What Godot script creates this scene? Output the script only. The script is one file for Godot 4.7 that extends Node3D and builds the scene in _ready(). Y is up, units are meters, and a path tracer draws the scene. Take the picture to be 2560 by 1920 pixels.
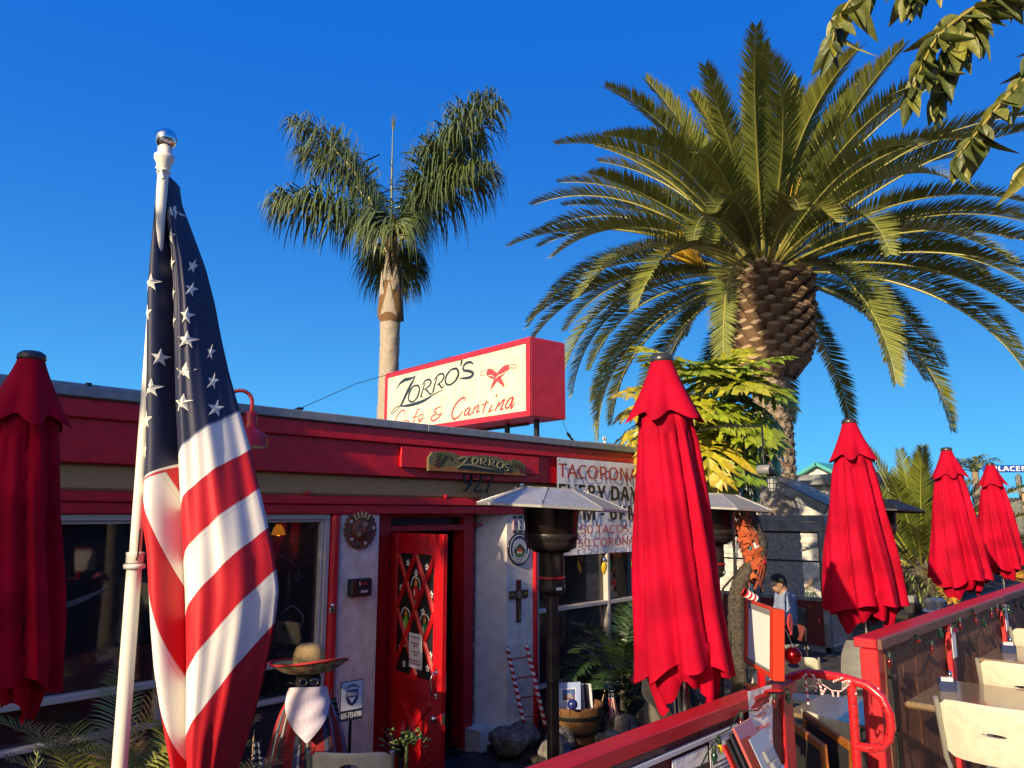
extends Node3D

const UP := Vector3.UP
var M := {}
var T := {}
var used := {}
var rg := RandomNumberGenerator.new()

class G:
	var v := PackedVector3Array()
	var n := PackedVector3Array()
	var t := PackedVector2Array()
	var c := PackedColorArray()
	var col := Color.WHITE

	func tri(a, b, d, na, nb, nd, ua := Vector2.ZERO, ub := Vector2.ZERO, ud := Vector2.ZERO):
		if (d - a).cross(b - a).dot(na + nb + nd) < 0.0:
			v.append_array(PackedVector3Array([a, d, b])); n.append_array(PackedVector3Array([na, nd, nb])); t.append_array(PackedVector2Array([ua, ud, ub]))
		else:
			v.append_array(PackedVector3Array([a, b, d])); n.append_array(PackedVector3Array([na, nb, nd])); t.append_array(PackedVector2Array([ua, ub, ud]))
		c.append_array(PackedColorArray([col, col, col]))

	func ftri(a: Vector3, b: Vector3, d: Vector3, out := Vector3.ZERO):
		var m := (d - a).cross(b - a).normalized()
		if m.dot(out) < 0.0: m = -m
		tri(a, b, d, m, m, m)

	func quad(a: Vector3, b: Vector3, d: Vector3, e: Vector3, out := Vector3.ZERO):
		var m := (d - a).cross(b - a).normalized()
		if m.length_squared() < 0.5: m = (e - a).cross(d - a).normalized()
		if m.dot(out) < 0.0: m = -m
		tri(a, b, d, m, m, m, Vector2(0, 1), Vector2(1, 1), Vector2(1, 0))
		tri(a, d, e, m, m, m, Vector2(0, 1), Vector2(1, 0), Vector2(0, 0))

	func box(o: Vector3, s: Vector3, b := Basis(), w := 0.0):
		# a chamfered box: o centre, s full size, w chamfer
		var h := s * 0.5
		var k: float = minf(w, minf(h.x, minf(h.y, h.z)) * 0.8)
		for ax in 3:
			var a1 := (ax + 1) % 3
			var a2 := (ax + 2) % 3
			for sg: float in [-1.0, 1.0]:
				var p := []
				for q in [[-1, -1], [1, -1], [1, 1], [-1, 1]]:
					var r := Vector3.ZERO
					r[ax] = sg * h[ax]; r[a1] = q[0] * (h[a1] - k); r[a2] = q[1] * (h[a2] - k)
					p.append(o + b * r)
				var nn := Vector3.ZERO
				nn[ax] = sg
				quad(p[0], p[1], p[2], p[3], b * nn)
		if k <= 0.0: return
		for ax in 3:
			var a1 := (ax + 1) % 3
			var a2 := (ax + 2) % 3
			for q in [[-1, -1], [1, -1], [1, 1], [-1, 1]]:
				var p := []
				for e in [[-1, 0], [1, 0], [1, 1], [-1, 1]]:
					var r := Vector3.ZERO
					r[ax] = e[0] * (h[ax] - k)
					r[a1] = q[0] * (h[a1] - (k if e[1] == 0 else 0.0))
					r[a2] = q[1] * (h[a2] - (0.0 if e[1] == 0 else k))
					p.append(o + b * r)
				var nn := Vector3.ZERO
				nn[a1] = q[0]; nn[a2] = q[1]
				quad(p[0], p[1], p[2], p[3], b * nn)
		for x in [-1, 1]:
			for y in [-1, 1]:
				for z in [-1, 1]:
					var sgn := Vector3(x, y, z)
					var i := sgn * (h - Vector3(k, k, k))
					ftri(o + b * (i + Vector3(x * k, 0, 0)), o + b * (i + Vector3(0, y * k, 0)), o + b * (i + Vector3(0, 0, z * k)), b * sgn)

	func bx(x0: float, y0: float, z0: float, x1: float, y1: float, z1: float, w := 0.0):
		box(Vector3(x0 + x1, y0 + y1, z0 + z1) * 0.5, Vector3(x1 - x0, y1 - y0, z1 - z0).abs(), Basis(), w)

	func grid(rows: Array, closed := false, cols := [], us := 1.0, vs := 1.0, out := Vector3.ZERO):
		# a smooth sheet through rows of points
		var R := rows.size()
		var C: int = rows[0].size()
		var nr := []
		for i in R:
			var ln := PackedVector3Array()
			for j in C:
				var a: Vector3 = rows[mini(i + 1, R - 1)][j] - rows[maxi(i - 1, 0)][j]
				var j1 := (j + 1) % C if closed else mini(j + 1, C - 1)
				var j0 := (j - 1 + C) % C if closed else maxi(j - 1, 0)
				var b: Vector3 = rows[i][j1] - rows[i][j0]
				var m := a.cross(b)
				ln.append(m.normalized() if m.length_squared() > 1e-16 else Vector3.UP)
			nr.append(ln)
		if closed:
			var cen := Vector3.ZERO
			var mi := R / 2
			for p in rows[mi]: cen += p / C
			if (rows[mi][0] - cen).dot(nr[mi][0]) < 0.0:
				for i in R:
					for j in C: nr[i][j] = -nr[i][j]
		elif out != Vector3.ZERO and nr[R / 2][C / 2].dot(out) < 0.0:
			for i in R:
				for j in C: nr[i][j] = -nr[i][j]
		for i in R - 1:
			for j in (C if closed else C - 1):
				var k := (j + 1) % C
				if cols.size(): col = cols[i][j]
				var w := float(C if closed else C - 1)
				var u0 := Vector2(j / w * us, float(i) / (R - 1) * vs)
				var u1 := Vector2((j + 1) / w * us, u0.y)
				var dv := Vector2(0, vs / (R - 1))
				tri(rows[i][j], rows[i][k], rows[i + 1][k], nr[i][j], nr[i][k], nr[i + 1][k], u0, u1, u1 + dv)
				tri(rows[i][j], rows[i + 1][k], rows[i + 1][j], nr[i][j], nr[i + 1][k], nr[i + 1][j], u0, u1 + dv, u0 + dv)

	func tube(p: Array, r, sides := 10, caps := true):
		var rows := []
		var N := p.size()
		var side := Vector3.ZERO
		for i in N:
			var d: Vector3 = (p[mini(i + 1, N - 1)] - p[maxi(i - 1, 0)]).normalized()
			if i == 0:
				side = d.cross(Vector3.UP if absf(d.y) < 0.9 else Vector3.RIGHT).normalized()
			else:
				side = (side - d * side.dot(d)).normalized()
			var s2 := d.cross(side)
			var rr: float = r[i] if r is Array else r
			var ln := PackedVector3Array()
			for j in sides:
				var a := TAU * j / sides
				ln.append(p[i] + (side * cos(a) + s2 * sin(a)) * rr)
			rows.append(ln)
		grid(rows, true)
		if caps:
			for e in [0, N - 1]:
				var o: Vector3 = p[e] - p[1 if e == 0 else N - 2]
				for j in sides: ftri(p[e], rows[e][j], rows[e][(j + 1) % sides], o)

	func lathe(pr: Array, segs := 24, o := Vector3.ZERO, b := Basis()):
		var rows := []
		for q in pr:
			var ln := PackedVector3Array()
			for j in segs:
				var a := TAU * j / segs
				ln.append(o + b * Vector3(cos(a) * q[0], q[1], sin(a) * q[0]))
			rows.append(ln)
		grid(rows, true)

	func ball(o: Vector3, r: Vector3, seg := 14, b := Basis()):
		var rows := []
		var h := seg / 2
		for i in h + 1:
			var f := PI * i / h
			var ln := PackedVector3Array()
			for j in seg:
				var a := TAU * j / seg
				ln.append(o + b * (Vector3(sin(f) * cos(a), cos(f), sin(f) * sin(a)) * r))
			rows.append(ln)
		grid(rows, true)

	func plate(poly: PackedVector2Array, dep: float, x := Transform3D()):
		# a flat outline given thickness along local z
		var ids := Geometry2D.triangulate_polygon(poly)
		for i in range(0, ids.size(), 3):
			for z in [0.0, dep]:
				var q := []
				for k in 3: q.append(x * Vector3(poly[ids[i + k]].x, poly[ids[i + k]].y, z))
				ftri(q[0], q[1], q[2], x.basis * Vector3(0, 0, 1.0 if z == dep else -1.0))
		var cw := Geometry2D.is_polygon_clockwise(poly)
		for i in poly.size():
			var a := poly[i]
			var b := poly[(i + 1) % poly.size()]
			var o := (b - a).orthogonal()
			if cw: o = -o
			quad(x * Vector3(a.x, a.y, 0), x * Vector3(b.x, b.y, 0), x * Vector3(b.x, b.y, dep), x * Vector3(a.x, a.y, dep), x.basis * Vector3(-o.x, -o.y, 0) * -1.0)

	func ribbon(q: Array, dep: float, x := Transform3D(), ws := 1.0):
		# a brush stroke [x, y, width, ...] laid flat, smoothed
		var P := []
		for i in range(0, q.size(), 3): P.append(Vector3(q[i], q[i + 1], q[i + 2] * ws))
		var S := []
		for i in P.size() - 1:
			for k in 4: S.append(P[i].cubic_interpolate(P[i + 1], P[maxi(i - 1, 0)], P[mini(i + 2, P.size() - 1)], k / 4.0))
		S.append(P[-1])
		var L := []
		var Rr := []
		for i in S.size():
			var d: Vector3 = S[mini(i + 1, S.size() - 1)] - S[maxi(i - 1, 0)]
			var o: Vector3 = Vector3(-d.y, d.x, 0).normalized() * S[i].z * 0.5
			L.append(x * Vector3(S[i].x + o.x, S[i].y + o.y, dep)); Rr.append(x * Vector3(S[i].x - o.x, S[i].y - o.y, dep))
		var nz := x.basis.z.normalized()
		for i in S.size() - 1: quad(L[i], L[i + 1], Rr[i + 1], Rr[i], nz)
		var back := nz * -dep
		for i in S.size() - 1:
			quad(L[i], L[i + 1], L[i + 1] + back, L[i] + back, L[i] - Rr[i])
			quad(Rr[i], Rr[i + 1], Rr[i + 1] + back, Rr[i] + back, Rr[i] - L[i])

	func mesh() -> ArrayMesh:
		var m := ArrayMesh.new()
		var a := []
		a.resize(Mesh.ARRAY_MAX)
		a[Mesh.ARRAY_VERTEX] = v; a[Mesh.ARRAY_NORMAL] = n; a[Mesh.ARRAY_TEX_UV] = t; a[Mesh.ARRAY_COLOR] = c
		m.add_surface_from_arrays(Mesh.PRIMITIVE_TRIANGLES, a)
		return m


func numbered(s: String) -> String:
	used[s] = used.get(s, -1) + 1
	return s if used[s] == 0 else "%s_%03d" % [s, used[s]]

func tag(o: Node, label: String, cat := "", group := "", kind := ""):
	o.set_meta("label", label)
	if cat: o.set_meta("category", cat)
	if group: o.set_meta("group", group)
	if kind: o.set_meta("kind", kind)
	return o

func thing(nm: String, label: String, cat: String, pos := Vector3.ZERO, yaw := 0.0, group := "") -> Node3D:
	var o := Node3D.new()
	o.name = numbered(nm)
	add_child(o)
	o.position = pos
	o.rotation.y = yaw
	return tag(o, label, cat, group)

func part(par: Node, nm: String, g, mat: Material, x := Transform3D()) -> MeshInstance3D:
	var o := MeshInstance3D.new()
	o.mesh = g.mesh() if g is G else g
	o.material_override = mat
	o.transform = x
	if par == self: o.name = numbered(nm)
	else:
		var k := 0
		var s := nm
		while par.has_node(s):
			k += 1
			s = "%s_%03d" % [nm, k]
		o.name = s
	par.add_child(o, true)
	return o

func fastpart(par: Node, nm: String, i: int, m: Mesh, mat: Material, x := Transform3D()) -> MeshInstance3D:
	var o := MeshInstance3D.new()
	o.mesh = m
	o.material_override = mat
	o.transform = x
	o.name = nm if i == 0 else "%s_%03d" % [nm, i]
	par.add_child(o, true)
	return o

func one(nm: String, label: String, cat: String, g, mat: Material, pos := Vector3.ZERO, yaw := 0.0, group := "") -> MeshInstance3D:
	var o := part(self, nm, g, mat)
	o.position = pos
	o.rotation.y = yaw
	return tag(o, label, cat, group)

func struct(nm: String, g, mat: Material, label := ""):
	var o := part(self, nm, g, mat)
	o.set_meta("kind", "structure")
	if label: o.set_meta("label", label)
	return o

func XF(p: Vector3, yaw := 0.0, s := Vector3.ONE) -> Transform3D:
	return Transform3D(Basis(UP, yaw).scaled_local(s), p)

func txt(par: Node, nm: String, s: String, mat: Material, w: float, h: float, x: Transform3D, font := "Droid Sans", weight := 400, dep := 0.002):
	# lettering w wide and h tall, its left bottom corner at x, reading along local x
	var f := SystemFont.new()
	f.font_names = PackedStringArray([font])
	f.font_weight = weight
	var tm := TextMesh.new()
	tm.font = f
	tm.text = s
	tm.font_size = 32
	tm.pixel_size = 0.01
	tm.curve_step = 3.0
	tm.depth = 0.01
	var bb := tm.get_aabb()
	var sx: float = w / bb.size.x if w > 0.0 else h / bb.size.y
	var sy: float = h / bb.size.y
	var b := Transform3D(Basis.from_scale(Vector3(sx, sy, dep / 0.01)), Vector3(-bb.position.x * sx, -bb.position.y * sy, dep * 0.5))
	return part(par, nm, tm, mat, x * b)

func noisetex(seed_: int, freq: float, lo: float, hi := 1.0, size := 512, oct := 4, contrast := 1.0, off := 0.0) -> ImageTexture:
	var nz := FastNoiseLite.new()
	nz.seed = seed_
	nz.noise_type = FastNoiseLite.TYPE_SIMPLEX_SMOOTH
	nz.frequency = freq
	nz.fractal_octaves = oct
	var im := nz.get_seamless_image(size, size)
	im.convert(Image.FORMAT_L8)
	var d := im.get_data()
	for i in d.size():
		var q := clampf((d[i] / 255.0 - 0.5) * contrast + 0.5 + off, 0.0, 1.0)
		d[i] = int((lo + (hi - lo) * q) * 255.0)
	var r := Image.create_from_data(size, size, false, Image.FORMAT_L8, d)
	r.convert(Image.FORMAT_RGB8)
	return ImageTexture.create_from_image(r)

func weavetex() -> ImageTexture:
	var im := Image.create(128, 128, false, Image.FORMAT_RGB8)
	for y in 128:
		for x in 128:
			var a := sin(TAU * x / 8.0) * (1.0 if (y / 4) % 2 == 0 else -1.0)
			var q := 0.5 + 0.3 * a + 0.2 * sin(TAU * y / 8.0)
			im.set_pixel(x, y, Color(q, q, q))
	return ImageTexture.create_from_image(im)

func mt(key: String, r: float, g: float, b: float, rough := 0.7, o := {}) -> StandardMaterial3D:
	var m := StandardMaterial3D.new()
	m.resource_name = key
	var k: float = 1.0
	if o.has("tex"): k = o.get("gain", 1.15)
	m.albedo_color = Color(minf(r * k, 1.0), minf(g * k, 1.0), minf(b * k, 1.0)).linear_to_srgb()
	m.vertex_color_use_as_albedo = true
	m.roughness = rough
	m.metallic = o.get("metal", 0.0)
	m.metallic_specular = o.get("spec", 0.5)
	m.cull_mode = BaseMaterial3D.CULL_DISABLED
	if o.has("tex"): m.albedo_texture = T[o.tex] if o.tex is String else o.tex
	if o.has("bump"):
		m.heightmap_enabled = true
		m.heightmap_texture = T[o.bump]
		m.heightmap_scale = o.get("bs", 0.2)
	if o.get("tri", true) and (o.has("tex") or o.has("bump")):
		m.uv1_triplanar = true
		m.uv1_world_triplanar = o.get("world", false)
		m.uv1_scale = o.get("ts", Vector3.ONE)
	if o.has("back"):
		m.backlight_enabled = true
		m.backlight = o.back
	if o.has("alpha"):
		m.transparency = BaseMaterial3D.TRANSPARENCY_ALPHA
		m.albedo_color.a = o.alpha
	if o.has("coat"):
		m.clearcoat_enabled = true
		m.clearcoat = o.coat
		m.clearcoat_roughness = 0.15
	if o.has("rim"):
		m.rim_enabled = true
		m.rim = o.rim
		m.rim_tint = 0.6
	M[key] = m
	return m

func _ready():
	rg.seed = 7
	var cam := Camera3D.new()
	cam.name = "camera"
	add_child(cam)
	var ya := deg_to_rad(42.8)
	var th := atan(325.0 / 1923.0)
	var eye := Vector3(0, 2.22, 5.5)
	cam.look_at_from_position(eye, eye + Vector3(cos(ya) * cos(th), sin(th), -sin(ya) * cos(th)), UP)
	cam.fov = 53.06
	cam.near = 0.05
	cam.far = 3000.0
	var we := WorldEnvironment.new()
	we.name = "world_environment"
	var en := Environment.new()
	en.background_mode = Environment.BG_SKY
	var sm := ProceduralSkyMaterial.new()
	sm.sky_top_color = Color(0.004, 0.093, 0.43).linear_to_srgb()
	sm.sky_horizon_color = Color(0.105, 0.46, 0.76).linear_to_srgb()
	sm.sky_curve = 0.13
	sm.ground_bottom_color = Color(0.1, 0.09, 0.08).linear_to_srgb()
	sm.ground_horizon_color = Color(0.2, 0.22, 0.25).linear_to_srgb()
	sm.sun_angle_max = 75.0
	sm.sun_curve = 0.42
	var sk := Sky.new()
	sk.sky_material = sm
	en.sky = sk
	en.tonemap_mode = Environment.TONE_MAPPER_LINEAR
	en.tonemap_exposure = 1.6
	en.sdfgi_enabled = true
	en.ssao_enabled = true
	en.ssil_enabled = true
	we.environment = en
	add_child(we)
	var sun := DirectionalLight3D.new()
	sun.name = "sun"
	sun.light_energy = 1.6
	sun.light_color = Color(1.0, 0.9, 0.74)
	sun.light_angular_distance = 0.5
	sun.shadow_enabled = true
	add_child(sun)
	var el := deg_to_rad(21.5)
	var az := deg_to_rad(-7.0)
	sun.look_at_from_position(Vector3.ZERO, Vector3(cos(az) * cos(el), -sin(el), sin(az) * cos(el)), UP)
	materials()
	ground()
	cafe()
	roof_sign()
	facade_things()
	enclosure()
	fences()
	umbrellas()
	flag()
	queen_palm()
	date_palm()
	philodendron()
	planting()
	entrance_things()
	seating()
	heaters()
	people()
	far_things()
	near_branch()
	street_side()

func materials():
	T.fine = noisetex(11, 0.09, 0.72, 1.0)
	T.blot = noisetex(12, 0.012, 0.55, 1.0, 512, 5, 1.7)
	T.soft = noisetex(13, 0.006, 0.75, 1.0, 512, 3, 1.6)
	T.faint = noisetex(17, 0.012, 0.88, 1.0, 512, 4, 1.3)
	T.chip = noisetex(18, 0.035, 0.30, 1.0, 512, 4, 7.0, 1.7)
	T.grain = noisetex(14, 0.2, 0.0, 1.0, 512, 3, 1.5)
	T.lump = noisetex(15, 0.03, 0.0, 1.0, 512, 4, 1.6)
	T.streak = noisetex(16, 0.05, 0.45, 1.0, 512, 5, 1.6)
	T.weave = weavetex()
	# painted and built things
	mt("red_paint", 0.56, 0.006, 0.016, 0.45, {"tex": "faint", "bump": "lump", "bs": 0.05, "ts": Vector3(1.4, 1.4, 1.4), "world": true})
	mt("red_gloss", 0.42, 0.006, 0.010, 0.28, {"tex": "faint", "bump": "lump", "bs": 0.03, "ts": Vector3(2, 2, 2)})
	mt("red_sign", 0.42, 0.016, 0.03, 0.4, {"tex": "faint", "ts": Vector3(0.7, 0.7, 0.7)})
	mt("red_wood", 0.40, 0.010, 0.018, 0.42, {"tex": "faint", "bump": "streak", "bs": 0.10, "ts": Vector3(0.5, 6, 6), "gain": 1.05})
	mt("red_post", 0.42, 0.010, 0.018, 0.45, {"tex": "faint", "bump": "streak", "bs": 0.10, "ts": Vector3(6, 0.5, 6), "gain": 1.05})
	mt("worn_wood", 0.24, 0.10, 0.07, 0.6, {"tex": "streak", "bump": "streak", "bs": 0.3, "ts": Vector3(0.5, 7, 7), "gain": 1.3})
	mt("plank", 0.20, 0.085, 0.048, 0.65, {"tex": "streak", "bump": "streak", "bs": 0.3, "ts": Vector3(7, 0.45, 7), "gain": 1.35})
	mt("tan_stucco", 0.56, 0.34, 0.15, 0.9, {"tex": "fine", "bump": "lump", "bs": 0.35, "ts": Vector3(3.2, 3.2, 3.2), "world": true})
	mt("white_stucco", 0.80, 0.71, 0.62, 0.9, {"tex": "faint", "bump": "grain", "bs": 0.25, "ts": Vector3(1.1, 1.1, 1.1), "world": true, "gain": 1.05})
	mt("grey_metal", 0.26, 0.27, 0.28, 0.5, {"metal": 0.3, "tex": "faint", "bump": "lump", "bs": 0.05, "ts": Vector3(1.5, 1.5, 1.5), "world": true})
	mt("white_frame", 0.46, 0.42, 0.39, 0.4)
	mt("cream_panel", 0.66, 0.62, 0.45, 0.42, {"tex": "faint", "ts": Vector3(0.6, 0.6, 0.6), "gain": 1.05})
	mt("navy_paint", 0.018, 0.03, 0.05, 0.45)
	mt("red_letter", 0.62, 0.045, 0.05, 0.45)
	mt("black", 0.012, 0.012, 0.013, 0.4)
	mt("black_matt", 0.015, 0.014, 0.014, 0.85)
	mt("iron", 0.02, 0.022, 0.026, 0.5, {"metal": 0.4})
	mt("glass", 0.02, 0.025, 0.03, 0.03, {"alpha": 0.40})
	mt("clear", 0.8, 0.85, 0.85, 0.05, {"alpha": 0.12})
	mt("vinyl", 0.9, 0.92, 0.92, 0.12, {"alpha": 0.16, "bump": "soft", "bs": 3.0, "ts": Vector3(1.2, 1.2, 1.2)})
	mt("frost", 0.45, 0.45, 0.46, 0.7, {"alpha": 0.16})
	mt("block_glass", 0.10, 0.10, 0.095, 0.12, {"bump": "lump", "bs": 1.2, "ts": Vector3(3, 3, 3), "tex": "blot"})
	mt("mortar", 0.32, 0.30, 0.28, 0.9)
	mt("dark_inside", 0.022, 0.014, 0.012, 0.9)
	mt("dark_wall", 0.035, 0.03, 0.035, 0.9, {"bump": "lump", "bs": 0.5, "ts": Vector3(2, 2, 2)})
	mt("banner", 0.84, 0.80, 0.77, 0.45, {"tex": "faint", "bump": "soft", "bs": 0.8, "ts": Vector3(0.7, 0.7, 0.7)})
	mt("print_red", 0.36, 0.012, 0.018, 0.5)
	mt("print_black", 0.022, 0.018, 0.02, 0.5)
	mt("paper", 0.68, 0.68, 0.70, 0.5, {"bump": "soft", "bs": 0.6, "ts": Vector3(4, 4, 4)})
	mt("white", 0.75, 0.75, 0.74, 0.5)
	mt("white_gloss", 0.80, 0.78, 0.70, 0.25)
	mt("plastic", 0.55, 0.52, 0.42, 0.45, {"tex": "faint", "bump": "grain", "bs": 0.03, "ts": Vector3(2, 2, 2)})
	mt("chrome", 0.75, 0.75, 0.76, 0.12, {"metal": 1.0})
	mt("brushed", 0.55, 0.56, 0.56, 0.3, {"metal": 1.0, "tex": "soft", "bump": "lump", "bs": 0.05, "ts": Vector3(3, 3, 3)})
	mt("hood", 0.40, 0.40, 0.385, 0.34, {"metal": 0.5, "tex": "faint", "bump": "soft", "bs": 0.15, "ts": Vector3(2, 2, 2)})
	mt("bronze", 0.05, 0.042, 0.042, 0.32, {"metal": 0.6, "tex": "soft", "ts": Vector3(2, 2, 2)})
	mt("bulb_glow", 1.0, 0.7, 0.2, 0.5)
	M.bulb_glow.emission_enabled = true
	M.bulb_glow.emission = Color(1.0, 0.62, 0.12)
	M.bulb_glow.emission_energy_multiplier = 0.5
	mt("terracotta", 0.23, 0.075, 0.045, 0.8, {"tex": "fine", "bump": "lump", "bs": 0.4, "ts": Vector3(4, 4, 4)})
	mt("bone", 0.50, 0.34, 0.17, 0.7)
	mt("pale_stone", 0.50, 0.40, 0.36, 0.8)
	mt("moss", 0.07, 0.085, 0.06, 0.8)
	mt("any", 1, 1, 1, 0.55)
	mt("any_gloss", 1, 1, 1, 0.15)
	mt("any_cloth", 1, 1, 1, 0.9, {"bump": "weave", "bs": 0.05, "ts": Vector3(14, 14, 14), "rim": 0.2})
	mt("any_rough", 1, 1, 1, 0.85, {"tex": "fine", "bump": "lump", "bs": 0.5, "ts": Vector3(3, 3, 3)})
	mt("chair_frame", 0.36, 0.35, 0.31, 0.35, {"metal": 0.5})
	mt("orange_red", 0.50, 0.035, 0.012, 0.35)
	mt("bauble_metal", 0.8, 0.8, 0.8, 0.08, {"metal": 0.9})
	mt("red_pipe", 0.42, 0.012, 0.016, 0.25, {"tex": "chip", "bump": "chip", "bs": 0.08, "ts": Vector3(3, 3, 3), "coat": 0.3})
	mt("clip_blue", 0.30, 0.32, 0.38, 0.3)
	mt("red_trim", 0.45, 0.02, 0.025, 0.8)
	mt("bandana", 0.66, 0.58, 0.66, 0.85, {"tex": "faint", "bump": "weave", "bs": 0.1, "ts": Vector3(6, 6, 6)})
	mt("violet_ink", 0.05, 0.045, 0.13, 0.5)
	mt("navy_plastic", 0.01, 0.02, 0.08, 0.3)
	mt("grey_plastic", 0.16, 0.16, 0.15, 0.5)
	mt("dark_screen", 0.03, 0.018, 0.017, 0.22, {"metal": 0.7, "tex": "soft", "ts": Vector3(3, 3, 3)})
	mt("galv", 0.12, 0.13, 0.13, 0.5, {"metal": 0.5, "tex": "soft", "ts": Vector3(4, 4, 4)})
	mt("sign_blue", 0.012, 0.07, 0.36, 0.4)
	mt("jar", 0.8, 0.85, 0.85, 0.06, {"alpha": 0.35})
	mt("grey_frame", 0.21, 0.225, 0.235, 0.45, {"tex": "soft", "ts": Vector3(1, 1, 1)})
	mt("red_dark", 0.17, 0.014, 0.014, 0.6, {"tex": "streak", "bump": "streak", "bs": 0.2, "ts": Vector3(6, 0.5, 6), "gain": 1.3})
	mt("teal", 0.05, 0.30, 0.28, 0.5)
	mt("pale_metal", 0.50, 0.54, 0.62, 0.4, {"metal": 0.3})
	mt("cord_green", 0.012, 0.03, 0.022, 0.6)
	mt("bulb_glass", 1, 1, 1, 0.08, {"coat": 0.6})
	mt("cap_metal", 0.06, 0.055, 0.055, 0.3, {"metal": 0.5})
	mt("pole_white", 0.68, 0.66, 0.58, 0.35)
	mt("star_cloth", 0.72, 0.69, 0.60, 0.75, {"bump": "weave", "bs": 0.1, "ts": Vector3(20, 20, 20)})
	# cloth and growth
	mt("canopy", 0.42, 0.0015, 0.022, 0.8, {"tex": "soft", "bump": "weave", "bs": 0.04, "ts": Vector3(0.8, 0.8, 0.8), "gain": 1.12, "back": Color(0.14, 0.0, 0.003), "spec": 0.22})
	mt("leaf", 1, 1, 1, 0.33, {"back": Color(0.10, 0.12, 0.01)})
	mt("leaf_matt", 1, 1, 1, 0.6, {"back": Color(0.10, 0.12, 0.01)})
	mt("big_leaf", 1, 1, 1, 0.32, {"tex": "soft", "ts": Vector3(4, 4, 4), "back": Color(0.42, 0.42, 0.01)})
	mt("near_leaf", 1, 1, 1, 0.5, {"tex": "soft", "ts": Vector3(12, 12, 12), "bump": "soft", "bs": 0.3, "back": Color(0.16, 0.17, 0.02)})
	mt("bark", 0.33, 0.265, 0.20, 0.9, {"tex": "blot", "bump": "lump", "bs": 1.0, "ts": Vector3(2.5, 2.5, 2.5), "gain": 1.3})
	mt("pale_bark", 0.50, 0.43, 0.34, 0.85, {"tex": "streak", "bump": "streak", "bs": 0.8, "ts": Vector3(1.2, 5, 1.2), "gain": 1.3})
	mt("dark_bark", 0.09, 0.075, 0.06, 0.9, {"tex": "blot", "bump": "lump", "bs": 1.0, "ts": Vector3(3, 3, 3)})
	mt("fibre", 0.30, 0.17, 0.075, 0.95, {"tex": "streak", "bump": "streak", "bs": 1.5, "ts": Vector3(9, 1.2, 9), "gain": 1.3})
	mt("rock", 0.22, 0.21, 0.20, 0.9, {"tex": "blot", "bump": "lump", "bs": 2.0, "ts": Vector3(2, 2, 2)})
	mt("barrel", 0.22, 0.10, 0.035, 0.7, {"tex": "streak", "bump": "streak", "bs": 0.4, "ts": Vector3(9, 0.7, 9), "gain": 1.3})
	mt("table", 0.27, 0.19, 0.115, 0.16, {"tex": "streak", "ts": Vector3(0.8, 9, 9), "gain": 1.35, "coat": 0.4})
	mt("orange_wood", 0.42, 0.13, 0.022, 0.4, {"tex": "streak", "bump": "streak", "bs": 0.1, "ts": Vector3(2, 6, 6), "gain": 1.3})
	mt("straw", 0.60, 0.42, 0.18, 0.8, {"tex": "streak", "bump": "weave", "bs": 0.5, "ts": Vector3(4, 14, 4), "gain": 1.3})
	mt("asphalt", 0.09, 0.09, 0.09, 0.9, {"tex": "fine", "bump": "grain", "bs": 0.3, "ts": Vector3(1, 1, 1), "world": true})
	mt("concrete", 0.42, 0.41, 0.38, 0.9, {"tex": "blot", "bump": "grain", "bs": 0.3, "ts": Vector3(0.6, 0.6, 0.6), "world": true})
	mt("patio", 0.05, 0.048, 0.05, 0.8, {"tex": "blot", "bump": "grain", "bs": 0.3, "ts": Vector3(0.8, 0.8, 0.8), "world": true})
	mt("soil", 0.04, 0.03, 0.02, 1.0, {"tex": "blot", "bump": "lump", "bs": 3.0, "ts": Vector3(1.5, 1.5, 1.5), "world": true})
	mt("siding", 0.74, 0.72, 0.62, 0.7, {"tex": "soft", "ts": Vector3(1, 1, 1)})

func flat(y: float, x0: float, z0: float, x1: float, z1: float) -> G:
	var g := G.new()
	g.quad(Vector3(x0, y, z0), Vector3(x1, y, z0), Vector3(x1, y, z1), Vector3(x0, y, z1), UP)
	return g

func ground():
	struct("terrain", flat(-0.02, -900, -900, 900, 900), M.soil, "bare dark ground around the cafe")
	struct("patio_floor", flat(0.0, -6, -0.05, 40, 3.95), M.patio, "dark patio paving between cafe and fence")
	var g := G.new()
	g.bx(-30, -0.02, 4.0, 60, 0.48, 8.5, 0.02)
	struct("pavement", g, M.concrete, "raised concrete pavement in front of the fence")
	g = G.new()
	g.bx(-60, -0.02, 8.5, 60, 0.36, 19.0)
	struct("road", g, M.asphalt, "asphalt street along the pavement")
	g = G.new()
	for i in 20:
		g.bx(-60 + i * 6.0, 0.36, 13.6, -57 + i * 6.0, 0.364, 13.75)
	struct("road_marking", g, M.white, "dashed white line along the street")
	g = G.new()
	g.bx(3.55, -0.02, 3.3, 4.42, 0.32, 3.99, 0.01)
	struct("entrance_step", g, M.concrete, "concrete step down through the gap in the fence")
	g = G.new()
	g.bx(-2.0, 0.0, 0.12, 3.7, 0.30, 1.7)
	struct("planting_bed", g, M.soil, "soil bed under the left window")
	g = G.new()
	g.bx(5.55, 0.0, 0.02, 8.6, 0.05, 1.1)
	struct("rock_bed", g, M.soil, "dark soil bed under the right window")

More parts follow.
